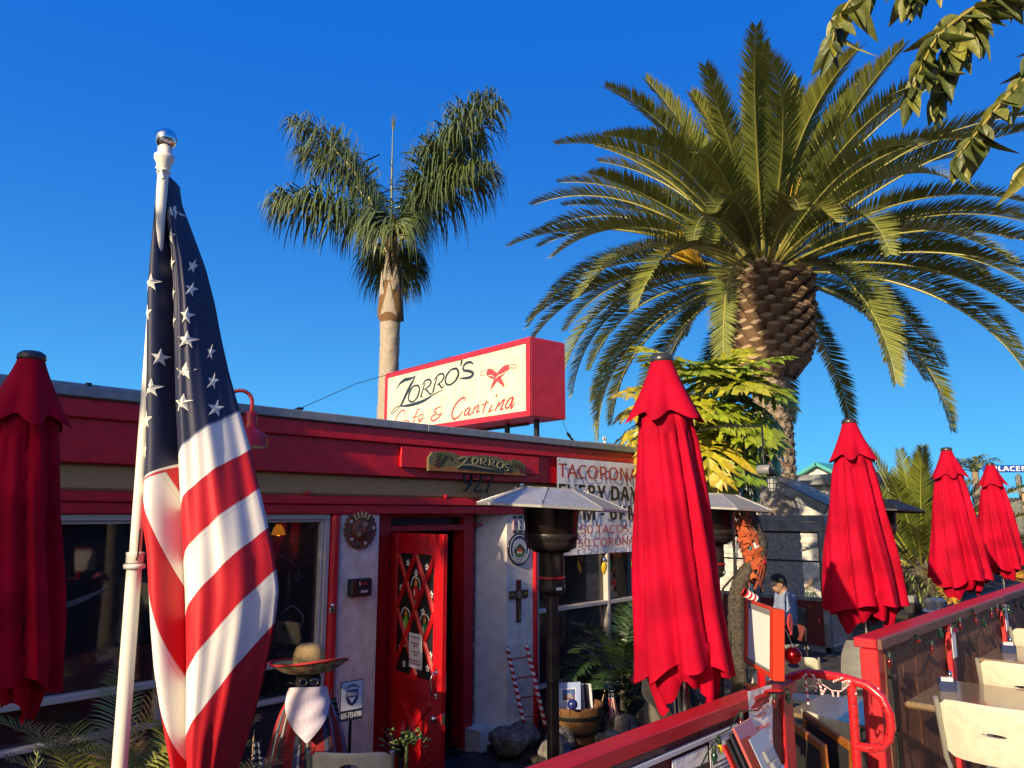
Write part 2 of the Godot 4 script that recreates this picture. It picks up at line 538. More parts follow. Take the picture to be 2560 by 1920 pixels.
func cafe():
	var o := thing("cafe_building", "red single storey cafe with tan beam and flat roof", "building")
	var g := G.new()
	# shell
	g.bx(-6.0, 0, -5.6, -5.85, 3.0, -0.3); g.bx(8.45, 0, -5.6, 8.6, 3.0, -0.3); g.bx(-6.0, 0, -5.75, 8.6, 3.0, -5.6)
	part(o, "outer_wall", g, M.white_stucco)
	g = G.new(); g.bx(-6.1, 2.955, -5.8, 8.65, 3.005, 0.1)
	part(o, "roof", g, M.grey_metal)
	var seams := [-6.2, -2.4, 1.2, 4.64, 7.6, 8.7]
	for i in 5:
		g = G.new(); g.bx(seams[i] + 0.002, 2.965, 0.1, seams[i + 1] - 0.002, 3.035, 0.15 + 0.002 * (i % 2), 0.006)
		g.bx(seams[i] + 0.002, 3.012, -0.1, seams[i + 1] - 0.002, 3.032, 0.099, 0.004)
		part(o, "roof_flashing", g, M.grey_metal)
	g = G.new(); g.bx(-6.1, 2.835, -0.1, 8.62, 2.955, 0.125, 0.006)
	part(o, "upper_fascia", g, M.red_paint)
	g = G.new(); g.bx(-6.1, 2.548, -0.1, 8.6, 2.833, 0.09, 0.004)
	part(o, "lower_fascia", g, M.red_paint)
	g = G.new(); g.bx(4.36, 2.63, 0.092, 6.24, 2.822, 0.118, 0.006)
	part(o, "sign_board_backing", g, M.red_paint)
	g = G.new(); g.bx(-6.05, 2.368, -0.25, 8.58, 2.546, 0.03, 0.02)
	part(o, "header_beam", g, M.tan_stucco)
	g = G.new(); g.bx(-6.0, 2.30, -0.25, 8.5, 2.366, 0.055, 0.006); g.bx(-6.0, 2.222, -0.25, 8.5, 2.298, 0.03, 0.006)
	for x in [3.45, 4.95, 5.6]: g.bx(x, 2.37, 0.0315, x + 0.04, 2.40, 0.06, 0.004)
	part(o, "lintel", g, M.red_paint)
	# masonry piers
	g = G.new(); g.bx(3.83, -0.02, -0.3, 4.24, 2.2215, 0.0, 0.012)
	part(o, "pier", g, M.white_stucco)
	g = G.new()
	var pp := PackedVector2Array([Vector2(5.64, -0.22), Vector2(5.86, 0.0), Vector2(6.26, 0.0), Vector2(6.26, -0.3), Vector2(5.64, -0.3)])
	var up := Transform3D(Basis(Vector3.RIGHT, Vector3(0, 0, 1), Vector3(0, -1, 0)), Vector3.ZERO)
	g.plate(pp, -2.24, Transform3D(up.basis, Vector3(0, -0.02, 0)))
	part(o, "pier", g, M.white_stucco)
	g = G.new()
	pp = PackedVector2Array([Vector2(5.44, -0.26), Vector2(5.47, 0.03), Vector2(5.88, 0.06), Vector2(6.20, 0.05), Vector2(6.20, 0.0015), Vector2(5.858, 0.0015), Vector2(5.636, -0.22)])
	g.plate(pp, -0.21, Transform3D(up.basis, Vector3(0, -0.02, 0)))
	part(o, "pier_base", g, M.white_stucco)
	# left window
	g = G.new(); g.bx(-5.85, 0.0, -0.25, 3.73, 0.80, -0.02)
	part(o, "lower_wall", g, M.dark_wall)
	g = G.new(); g.bx(3.735, 0.0, -0.25, 3.81, 2.2215, 0.035, 0.02)
	part(o, "window_post", g, M.red_paint)
	var w := part(o, "window", win_frame(-5.8, 3.73, 0.80, 2.22, [-2.2, 0.4, 2.42], [1.075]), M.white_frame)
	for k in [[-5.75, -2.22], [-2.18, 0.38], [0.42, 2.40], [2.44, 3.69]]:
		g = G.new(); g.bx(k[0], 1.10, -0.075, k[1], 2.18, -0.067)
		part(w, "pane", g, M.glass)
		g = G.new(); g.bx(k[0], 0.83, -0.075, k[1], 1.05, -0.067)
		part(w, "pane", g, M.glass)
	# painted frost on the panes
	g = G.new()
	var z := Transform3D(Basis(), Vector3(0, 0, -0.066))
	g.ribbon([1.62, 1.55, .01, 1.72, 1.62, .07, 1.86, 1.66, .10, 2.0, 1.72, .05, 2.04, 1.76, .02], 0.001, z, .38)
	g.ribbon([2.02, 1.72, .01, 2.15, 1.80, .015, 2.25, 1.74, .015, 2.36, 1.78, .01], 0.001, z, .38)
	g.ribbon([2.95, 1.66, .02, 3.05, 1.72, .09, 3.16, 1.68, .08, 3.22, 1.58, .02], 0.001, z, .38)
	g.ribbon([3.1, 1.82, .01, 3.3, 1.90, .012, 3.45, 1.82, .012, 3.5, 1.72, .01], 0.001, z, .38)
	g.ribbon([3.35, 1.45, .01, 3.45, 1.5, .04, 3.55, 1.4, .03, 3.5, 1.3, .01], 0.001, z, .38)
	for q in [[2.2, 1.62], [3.48, 1.72], [3.3, 1.5], [3.45, 1.25], [3.25, 1.2]]:
		for a in 5:
			var d := Vector2.from_angle(a * TAU / 5)
			g.ribbon([q[0] + d.x * .01, q[1] + d.y * .01, .012, q[0] + d.x * .04, q[1] + d.y * .04, .025], 0.001, z, .38)
	part(w, "frost_painting", g, M.frost)
	# right window
	g = G.new(); g.bx(6.265, 0.0, -0.25, 8.45, 0.42, -0.03)
	part(o, "lower_wall", g, M.dark_wall)
	w = part(o, "window", win_frame(6.32, 8.45, 0.42, 2.22, [7.63], [1.2]), M.white_frame)
	for k in [[6.36, 7.58], [7.68, 8.41]]:
		g = G.new(); g.bx(k[0], 1.225, -0.075, k[1], 2.18, -0.067)
		part(w, "pane", g, M.glass)
		g = G.new(); g.bx(k[0], 0.46, -0.075, k[1], 1.175, -0.067)
		part(w, "pane", g, M.glass)
	g = G.new(); g.bx(6.262, 0.0, -0.2, 6.318, 2.2215, 0.03, 0.012)
	part(o, "window_post", g, M.red_paint)
	# doorway
	g = G.new()
	g.bx(4.36, 0, -0.34, 4.49, 2.22, -0.16, 0.008); g.bx(5.42, 0, -0.34, 5.55, 2.22, -0.16, 0.008)
	g.bx(4.49, 2.06, -0.338, 5.42, 2.12, -0.162, 0.006); g.bx(4.49, 2.19, -0.338, 5.42, 2.2195, -0.162, 0.004)
	g.bx(4.24, 2.10, -0.33, 4.36, 2.13, -0.16, 0.004); g.bx(5.55, 2.10, -0.33, 5.645, 2.13, -0.14, 0.004)
	part(o, "door_frame", g, M.red_paint)
	for k in [[4.49, 5.42], [4.24, 4.36], [5.55, 5.64]]:
		g = G.new(); g.bx(k[0], 2.122 if k[0] == 4.49 else 2.13, -0.26, k[1], 2.19 if k[0] == 4.49 else 2.22, -0.25)
		part(o, "transom_pane", g, M.black)
	g = G.new(); g.bx(4.24, 0.0, -0.32, 4.36, 2.099, -0.265); g.bx(5.55, 0.19, -0.32, 5.64, 2.099, -0.265)
	part(o, "block_joint", g, M.mortar)
	for s in 2:
		for i in 13:
			var y0 := 1.925 - i * 0.167
			if y0 < (0.19 if s == 1 else 0.0): continue
			g = G.new()
			if s == 1: g.bx(5.552, y0 + 0.006, -0.264, 5.642, y0 + 0.161, -0.232, 0.012)
			else: g.bx(4.242, y0 + 0.006, -0.264, 4.358, y0 + 0.161, -0.232, 0.012)
			part(o, "glass_block", g, M.block_glass)
	door(o)
	# inside
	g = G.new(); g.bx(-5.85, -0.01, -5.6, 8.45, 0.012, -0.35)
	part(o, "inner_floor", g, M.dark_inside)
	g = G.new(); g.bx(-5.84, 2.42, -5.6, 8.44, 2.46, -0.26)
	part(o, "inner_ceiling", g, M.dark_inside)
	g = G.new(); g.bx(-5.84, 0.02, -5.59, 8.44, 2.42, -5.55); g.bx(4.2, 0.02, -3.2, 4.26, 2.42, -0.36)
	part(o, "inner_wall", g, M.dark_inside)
	# seats and lamps seen through the panes
	for k in [[1.0, 2.9], [-1.6, 0.6], [6.5, 8.2]]:
		var b := thing("booth_bench", ["red padded booth bench behind the left window, nearer the door", "red padded booth bench far left inside the cafe window", "red padded booth bench inside the right window"][[1.0, -1.6, 6.5].find(k[0])], "bench", Vector3(k[0], 0.012, -1.1), 0, "booth benches inside the cafe")
		g = G.new(); g.bx(0, 0, -0.55, k[1] - k[0], 0.45, 0, 0.03)
		part(b, "seat", g, M.red_paint)
		g = G.new(); g.bx(0, 0.452, -0.1, k[1] - k[0], 1.15, 0, 0.03)
		part(b, "backrest", g, M.red_paint)
	var l := thing("pendant_lamp", "small yellow lit pendant lamp seen through the left window", "lamp", Vector3(4.05, 2.42, -1.35))
	g = G.new(); g.tube([Vector3.ZERO, Vector3(0, -0.30, 0)], 0.006, 6)
	part(l, "cord", g, M.black)
	g = G.new(); g.lathe([[0.02, -0.30], [0.045, -0.33], [0.07, -0.40]], 16)
	part(l, "lamp_shade", g, M.bulb_glow)
	g = G.new(); g.ball(Vector3(0, -0.38, 0), Vector3(0.03, 0.03, 0.03), 10)
	part(l, "bulb", g, M.bulb_glow)
	var om := OmniLight3D.new()
	om.name = "pendant_light"
	om.light_color = Color(1, 0.7, 0.3)
	om.light_energy = 0.012
	om.omni_range = 8.0
	om.omni_attenuation = 2.0
	om.light_size = 0.03
	om.shadow_enabled = true
	om.position = Vector3(0, -0.42, 0)
	l.add_child(om)

func win_frame(x0: float, x1: float, y0: float, y1: float, mull: Array, rails: Array) -> G:
	var g := G.new()
	g.bx(x0, y1 - 0.045, -0.1, x1, y1, 0.0, 0.005)
	g.bx(x0, y0, -0.1, x1, y0 + 0.03, 0.012, 0.005)
	g.bx(x0, y0 + 0.03, -0.1, x0 + 0.045, y1 - 0.045, -0.001, 0.005)
	g.bx(x1 - 0.045, y0 + 0.03, -0.1, x1, y1 - 0.045, -0.001, 0.005)
	g.bx(x1 - 0.07, y0 + 0.03, -0.09, x1 - 0.047, y1 - 0.047, -0.02, 0.004)
	g.bx(x0 + 0.047, y1 - 0.066, -0.09, x1 - 0.072, y1 - 0.047, -0.02, 0.004)
	for m in mull: g.bx(m - 0.025, y0 + 0.03, -0.098, m + 0.025, y1 - 0.045, -0.004, 0.005)
	var xs := [x0 + 0.045] + mull + [x1 - 0.07]
	for r in rails:
		for i in xs.size() - 1:
			g.bx(xs[i] + (0.026 if i else 0.0), r - 0.022, -0.096, xs[i + 1] - 0.026, r + 0.022, -0.006, 0.005)
	return g

func door(o: Node3D):
	# the leaf stands open, hinged on its left; local x runs from hinge to free edge, z out of its outer face
	var w := 0.90
	var hinge := Vector3(4.50, 0.02, -0.15)
	var free := Vector3(4.344, 0.02, 0.736)
	var ax := (free - hinge).normalized()
	var az := ax.cross(UP)
	var D := Node3D.new()
	D.name = "door"
	o.add_child(D)
	D.transform = Transform3D(Basis(ax, UP, az), hinge)
	var h := 2.035
	var g := G.new()
	var x0 := 0.13; var x1 := 0.76; var y0 := 0.86; var y1 := 1.86
	g.bx(0, 0, -0.022, x0, h, 0.022, 0.004); g.bx(x1, 0, -0.022, w, h, 0.022, 0.004)
	g.bx(x0, y1, -0.0215, x1, h, 0.0215, 0.003); g.bx(x0, 0.72, -0.0215, x1, y0, 0.0215, 0.003); g.bx(x0, 0, -0.0215, x1, 0.2, 0.0215, 0.003)
	g.bx(x0, 0.2, -0.012, x1, 0.72, 0.008)
	part(D, "leaf", g, M.red_gloss)
	g = G.new()
	for s in [[Vector3(x0 + .02, .22, 0), Vector3(x1 - .02, .70, 0)], [Vector3(x0 + .02, .70, 0), Vector3(x1 - .02, .22, 0)]]:
		var d: Vector3 = s[1] - s[0]
		g.box((s[0] + s[1]) * 0.5 + Vector3(0, 0, 0.014), Vector3(d.length() - .03, 0.05, 0.0115 + 0.001 * s[0].y), Basis(Vector3(0, 0, 1), atan2(d.y, d.x)), 0.003)
	part(D, "cross_brace", g, M.red_gloss)
	g = G.new(); g.bx(x0, y0, -0.004, x1, y1, 0.004)
	part(D, "pane", g, M.black)
	# the diamond lattice: bars from edge to edge of the glazed part
	var dw := (x1 - x0) * 0.5
	var dh := 0.47
	var k := 0
	for dir in [-1.0, 1.0]:
		for i in range(-4, 5):
			var pts := []
			var c: float = y1 + i * dh
			# y = c + dir * dh/dw * (x - x0)
			for e in [x0, x1]:
				pts.append(Vector2(e, c + dir * dh / dw * (e - x0)))
			var p: Vector2 = pts[0]; var q: Vector2 = pts[1]
			var t0 := 0.0; var t1 := 1.0
			var dy := q.y - p.y
			var ta := (y0 - p.y) / dy; var tb := (y1 - p.y) / dy
			t0 = maxf(t0, minf(ta, tb)); t1 = minf(t1, maxf(ta, tb))
			if t1 - t0 < 0.08: continue
			var a := p.lerp(q, t0); var b := p.lerp(q, t1)
			var d := b - a
			g = G.new()
			g.box(Vector3((a.x + b.x) / 2, (a.y + b.y) / 2, 0.010 + 0.001 * k), Vector3(d.length(), 0.058, 0.012), Basis(Vector3(0, 0, 1), d.angle()), 0.004)
			g.box(Vector3((a.x + b.x) / 2, (a.y + b.y) / 2, 0.016 + 0.001 * k), Vector3(d.length() - .02, 0.026, 0.010), Basis(Vector3(0, 0, 1), d.angle()), 0.004)
			part(D, "lattice_bar", g, M.red_gloss)
		k += 1
	# painted flowers and baubles on the glass
	var zz := Transform3D(Basis(), Vector3(0, 0, 0.0045))
	var cx := (x0 + x1) / 2
	for f in [[0.30, 1.78], [0.62, 1.76], [cx, 1.70], [0.19, 1.56], [0.70, 1.54], [cx, 1.44], [0.57, 1.39], [0.60, 1.14], [0.27, 1.10], [0.20, 1.06], [0.70, 1.06], [0.27, 0.93], [0.66, 0.95]]:
		g = G.new()
		for a in 5:
			var d := Vector2.from_angle(a * TAU / 5 + 0.3)
			g.ribbon([f[0] + d.x * .008, f[1] + d.y * .008, .010, f[0] + d.x * .02, f[1] + d.y * .02, .020, f[0] + d.x * .03, f[1] + d.y * .03, .006], 0.0012, zz)
		part(D, "painted_flower", g, M.white)
	var cols := [Color(.5, .01, .015), Color(.12, .38, .02), Color(.01, .22, .04), Color(.05, .2, .35)]
	var bs := [[cx, 1.54], [0.285, 1.27], [0.605, 1.25], [cx, 0.98]]
	for i in 4:
		var b: Array = bs[i]
		g = G.new(); g.col = cols[i]
		g.ribbon([b[0], b[1] + .055, .03, b[0], b[1] + .02, .085, b[0], b[1] - .03, .085, b[0], b[1] - .065, .02], 0.0016, zz)
		g.col = Color(.55, .22, .03)
		g.ribbon([b[0], b[1] + .055, .045, b[0], b[1] + .095, .045], 0.0018, zz)
		g.ribbon([b[0], b[1] + .095, .012, b[0] - .01, b[1] + .12, .01, b[0], b[1] + .14, .012], 0.0018, zz)
		g.col = Color(.8, .8, .8)
		g.ribbon([b[0] - .022, b[1] + .02, .008, b[0] - .022, b[1] - .025, .012], 0.0022, zz)
		g.ribbon([b[0] - .085, b[1] + .05, .006, b[0] - .05, b[1] + .115, .008, b[0], b[1] + .125, .008, b[0] + .06, b[1] + .09, .008, b[0] + .07, b[1] - .02, .006], 0.0014, zz)
		part(D, "painted_bauble", g, M.any)
	g = G.new()
	g.tube([Vector3(.83, .95, .024), Vector3(.83, .94, .06), Vector3(.83, .90, .075), Vector3(.83, .82, .075), Vector3(.83, .78, .06), Vector3(.83, .77, .024)], 0.009, 8)
	g.bx(.812, .93, .0225, .848, .975, .03, .003); g.bx(.812, .745, .0225, .848, .79, .03, .003)
	g.tube([Vector3(.83, .95, -.024), Vector3(.83, .93, -.06), Vector3(.83, .80, -.06), Vector3(.83, .77, -.024)], 0.009, 8)
	part(D, "handle", g, M.chrome)
	g = G.new(); g.ball(Vector3(.84, .60, .055), Vector3(.028, .028, .024)); g.tube([Vector3(.84, .60, .022), Vector3(.84, .60, .05)], .014, 8); g.bx(w - .001, .56, -.014, w + .003, .64, .014, .001)
	part(D, "door_knob", g, M.chrome)
	for y in [.25, 1.0, 1.7]:
		g = G.new(); g.tube([Vector3(-.008, y, .024), Vector3(-.008, y + .1, .024)], .008, 8)
		part(D, "hinge", g, M.iron)
	# the notice on the glass
	var nx := Transform3D(Basis(ax, UP, az), hinge + Basis(ax, UP, az) * Vector3(0.40, 0.93, 0.034))
	notice("door_notice", "white paper notice taped on the open red door", "notice", nx, 0.216, 0.28, ["HOLIDAY HOURS", "", "CHRISTMAS EVE", "8AM-2PM", "", "CHRISTMAS DAY", "CLOSED", "", "NEW YEARS EVE & DAY", "OPEN HOURS 8AM-6PM"])

func notice(nm: String, label: String, cat: String, x: Transform3D, w: float, h: float, lines: Array, grp := ""):
	var o := thing(nm, label, cat, Vector3.ZERO, 0, grp)
	o.transform = x
	var g := G.new()
	var rows := []
	for i in 7:
		var ln := PackedVector3Array()
		for j in 5: ln.append(Vector3(w * j / 4.0, h * (1 - i / 6.0), 0.003 * sin(j * 1.7 + i) - 0.001))
		rows.append(ln)
	g.grid(rows, false, [], 1, 1, Vector3(0, 0, 1))
	part(o, "sheet", g, M.paper)
	var n := lines.size()
	for i in n:
		var s: String = lines[i]
		if s == "": continue
		var hh := h / (n + 2.0) * 0.62
		var ww := minf(w * 0.84, hh * 0.72 * s.length())
		txt(o, "lettering", s, M.print_red, ww, hh, Transform3D(Basis(), Vector3((w - ww) / 2, h * (1.0 - (i + 1.6) / (n + 2.0)), 0.004)), "Droid Sans", 400, 0.0008)
	return o

func roof_sign():
	var dirv := Vector3(0.117, 0, -0.993).normalized()
	var L := 3.11
	var near := Vector3(6.378, 3.298, -0.123)
	# local x from the far end to the near end, z out of the lit face
	var X := -dirv
	var o := thing("roof_sign", "red framed box sign with cream face lettered ZORRO'S on the roof", "sign")
	o.transform = Transform3D(Basis(X, UP, X.cross(UP)), near + dirv * L)
	var g := G.new()
	g.bx(0, 0, -0.55, L, 0.90, -0.004, 0.008)
	g.bx(0.01, 0.899, -0.53, L - 0.01, 0.909, -0.02, 0.003)
	part(o, "case", g, M.red_sign)
	g = G.new()
	for k in [[0.0, 1.862], [1.864, L]]:
		g.bx(k[0], 0.835, -0.003, k[1], 0.902, 0.012, 0.003); g.bx(k[0], -0.002, -0.003, k[1], 0.065, 0.012, 0.003)
	g.bx(0, 0.066, -0.003, 0.07, 0.834, 0.0115, 0.003); g.bx(L - 0.07, 0.066, -0.003, L, 0.834, 0.0115, 0.003)
	part(o, "frame", g, M.red_sign)
	for k in [[0.07, 1.861], [1.865, L - 0.07]]:
		g = G.new(); g.bx(k[0], 0.066, -0.0035, k[1], 0.834, 0.002)
		part(o, "face_panel", g, M.cream_panel)
	var S := {
		"Z": [[0.29, 0.642, 0.0025, 0.384, 0.712, 0.0171, 0.511, 0.749, 0.0274, 0.657, 0.749, 0.0207, 0.799, 0.771, 0.0035], [0.769, 0.76, 0.0069, 0.66, 0.654, 0.0293, 0.541, 0.53, 0.0309, 0.444, 0.419, 0.0222, 0.39, 0.394, 0.0068], [0.388, 0.398, 0.0068, 0.568, 0.383, 0.0189, 0.793, 0.387, 0.0243, 1.011, 0.41, 0.0211, 1.202, 0.46, 0.0106, 1.352, 0.487, 0.0071, 1.462, 0.498, 0.0027], [0.398, 0.398, 0.0068, 0.291, 0.389, 0.0076, 0.206, 0.345, 0.0076, 0.186, 0.314, 0.0076, 0.262, 0.325, 0.0076, 0.347, 0.36, 0.0077, 0.399, 0.397, 0.0068], [0.845, 0.63, 0.0157, 0.881, 0.569, 0.0192, 0.84, 0.484, 0.0191, 0.751, 0.426, 0.0121, 0.649, 0.435, 0.0155, 0.615, 0.498, 0.0189, 0.653, 0.574, 0.019, 0.733, 0.633, 0.0139, 0.845, 0.63, 0.0157], [1.013, 0.648, 0.0088, 0.963, 0.559, 0.0158, 0.915, 0.461, 0.0192], [0.886, 0.481, 0.007, 0.962, 0.451, 0.007], [0.949, 0.617, 0.0087, 1.002, 0.667, 0.0123, 1.099, 0.678, 0.0141, 1.151, 0.636, 0.0177, 1.102, 0.587, 0.0141, 0.987, 0.551, 0.007], [1.022, 0.558, 0.0123, 1.085, 0.516, 0.0158, 1.137, 0.477, 0.0124, 1.22, 0.503, 0.0071], [1.294, 0.683, 0.0089, 1.24, 0.591, 0.016, 1.201, 0.497, 0.0195], [1.225, 0.654, 0.0089, 1.308, 0.706, 0.0125, 1.401, 0.715, 0.0143, 1.443, 0.674, 0.0179, 1.395, 0.615, 0.0143, 1.293, 0.582, 0.0071], [1.308, 0.591, 0.0125, 1.365, 0.559, 0.0161, 1.397, 0.525, 0.0125, 1.457, 0.553, 0.0072], [1.718, 0.735, 0.0164, 1.757, 0.674, 0.02, 1.72, 0.604, 0.02, 1.624, 0.553, 0.0127, 1.515, 0.556, 0.0162, 1.474, 0.616, 0.0197, 1.512, 0.686, 0.0198, 1.602, 0.739, 0.0145, 1.718, 0.735, 0.0164], [1.821, 0.83, 0.0237, 1.813, 0.788, 0.0183, 1.8, 0.751, 0.0091], [2.063, 0.737, 0.0074, 2.01, 0.772, 0.0166, 1.917, 0.776, 0.0184, 1.852, 0.735, 0.0165, 1.87, 0.692, 0.0183, 1.987, 0.663, 0.0203, 2.058, 0.623, 0.0222, 2.005, 0.587, 0.0203, 1.886, 0.588, 0.0165, 1.778, 0.603, 0.0046]],
		"C": [[0.52, 0.273, 0.0069, 0.533, 0.312, 0.0103, 0.455, 0.331, 0.0103, 0.351, 0.272, 0.0119, 0.284, 0.185, 0.0119, 0.3, 0.12, 0.0102, 0.401, 0.105, 0.0085, 0.473, 0.145, 0.0051], [0.629, 0.165, 0.0069, 0.555, 0.183, 0.0086, 0.47, 0.134, 0.0103, 0.479, 0.101, 0.0103, 0.562, 0.12, 0.0086, 0.639, 0.17, 0.0103, 0.596, 0.102, 0.0103, 0.666, 0.111, 0.0052], [0.901, 0.295, 0.007, 0.867, 0.303, 0.0087, 0.818, 0.26, 0.0104, 0.761, 0.165, 0.0121, 0.713, 0.092, 0.0086], [0.723, 0.205, 0.0087, 0.85, 0.212, 0.007], [0.882, 0.151, 0.007, 0.96, 0.18, 0.0087, 0.978, 0.222, 0.0088, 0.919, 0.226, 0.0087, 0.865, 0.177, 0.0104, 0.891, 0.133, 0.0105, 1.019, 0.172, 0.0053], [1.398, 0.287, 0.0054, 1.287, 0.272, 0.0107, 1.239, 0.24, 0.0124, 1.292, 0.205, 0.0089, 1.195, 0.179, 0.0124, 1.166, 0.14, 0.0124, 1.231, 0.117, 0.0124, 1.342, 0.152, 0.0089, 1.388, 0.18, 0.0071, 1.304, 0.182, 0.0071, 1.437, 0.199, 0.0054], [1.894, 0.294, 0.0073, 1.897, 0.332, 0.011, 1.835, 0.345, 0.0128, 1.718, 0.287, 0.0145, 1.635, 0.2, 0.0163, 1.637, 0.126, 0.0163, 1.69, 0.096, 0.0145, 1.773, 0.122, 0.0109, 1.862, 0.177, 0.0055], [2.002, 0.199, 0.0074, 1.96, 0.207, 0.011, 1.896, 0.164, 0.0128, 1.897, 0.122, 0.0128, 1.948, 0.138, 0.0092, 2.002, 0.197, 0.0111, 1.971, 0.12, 0.0129, 2.048, 0.14, 0.0055], [2.096, 0.223, 0.0093, 2.058, 0.127, 0.0111], [2.081, 0.171, 0.0074, 2.152, 0.217, 0.0111, 2.169, 0.202, 0.0112, 2.134, 0.138, 0.013, 2.205, 0.153, 0.0056], [2.336, 0.265, 0.0075, 2.292, 0.194, 0.0131, 2.251, 0.113, 0.0112], [2.227, 0.211, 0.0075, 2.38, 0.237, 0.0075], [2.434, 0.201, 0.0094, 2.372, 0.116, 0.0132, 2.45, 0.143, 0.0057], [2.523, 0.308, 0.0114, 2.499, 0.281, 0.0114], [2.57, 0.219, 0.0095, 2.478, 0.113, 0.0113], [2.539, 0.163, 0.0076, 2.645, 0.233, 0.0115, 2.652, 0.213, 0.0115, 2.588, 0.122, 0.0133, 2.652, 0.136, 0.0057], [2.816, 0.246, 0.0077, 2.75, 0.231, 0.0115, 2.679, 0.163, 0.0134, 2.691, 0.129, 0.0134, 2.75, 0.146, 0.0096, 2.818, 0.242, 0.0116, 2.774, 0.112, 0.0135, 2.856, 0.188, 0.0058]],
		"P": [[2.744, 0.612, 0.048, 2.66, 0.587, 0.086, 2.568, 0.54, 0.0856, 2.494, 0.481, 0.0587, 2.432, 0.419, 0.0321, 2.401, 0.367, 0.0038], [2.325, 0.61, 0.0563, 2.381, 0.587, 0.0941, 2.468, 0.544, 0.0851, 2.553, 0.488, 0.0627, 2.622, 0.424, 0.0381, 2.66, 0.368, 0.0038], [2.75, 0.625, 0.0077, 2.839, 0.622, 0.0077, 2.859, 0.59, 0.0077, 2.817, 0.574, 0.0077, 2.794, 0.597, 0.0077, 2.75, 0.584, 0.0077], [2.308, 0.632, 0.0075, 2.212, 0.615, 0.0075, 2.2, 0.586, 0.0075, 2.223, 0.573, 0.0075, 2.252, 0.584, 0.0075, 2.301, 0.552, 0.0075]],
		"H": [[2.365, 0.556, 0.0094, 2.42, 0.549, 0.0094, 2.463, 0.525, 0.0076], [2.488, 0.499, 0.0095, 2.553, 0.531, 0.0114, 2.629, 0.54, 0.0095, 2.705, 0.561, 0.0077]],
	}
	var z := Transform3D(Basis(), Vector3(0, 0, 0.0025))
	for k in [["Z", "shop_name_lettering", M.navy_paint], ["C", "cafe_lettering", M.red_letter], ["P", "chili_emblem", M.red_letter], ["H", "emblem_highlight", M.cream_panel]]:
		g = G.new()
		var i := 0
		for q in S[k[0]]:
			g.ribbon(q, 0.0015 + 0.00007 * i + (0.002 if k[0] == "H" else 0.0), z, 1.9 if k[0] in ["Z", "C"] else 1.12)
			i += 1
		part(o, k[1], g, k[2])
	for q in [[0.4, -0.3], [1.6, -0.1], [1.6, -0.45], [2.35, -0.3], [2.9, -0.28]]:
		g = G.new(); g.bx(q[0] - .025, -0.27, q[1] - .025, q[0] + .025, -0.002, q[1] + .025, 0.004)
		part(o, "support_post", g, M.iron)
	g = G.new(); g.bx(0.2, -0.03, -0.44, 2.6, -0.003, -0.40, 0.003)
	part(o, "support_rail", g, M.iron)
	# stays
	for k in [["guy_wire", "thin dark guy wire from sign top down to the left roof edge", [near + dirv * 1.5 + Vector3(-0.02, 0.9, 0), Vector3(4.2, 3.42, -0.35), Vector3(3.42, 3.07, -0.08)], Vector3(3.29, 3.03, -0.06)], ["guy_wire", "short guy wire with turnbuckle right of the roof sign", [near + Vector3(0.55, 0.02, 0.0), Vector3(7.0, 3.15, -0.1)], Vector3(7.14, 3.03, -0.1)]]:
		var u := thing(k[0], k[1], "wire", Vector3.ZERO, 0, "guy wires of the roof sign")
		g = G.new()
		var p: Array = k[2].duplicate(); p.append(k[3])
		g.tube(p, 0.0032, 5)
		part(u, "cable", g, M.iron)
		g = G.new()
		var e: Vector3 = k[3]; var d: Vector3 = (p[-2] - e).normalized()
		g.tube([e, e + d * 0.05, e + d * 0.1, e + d * 0.15, e + d * .2], [0.012, 0.02, 0.012, 0.02, 0.008], 8)
		part(u, "turnbuckle", g, M.iron)

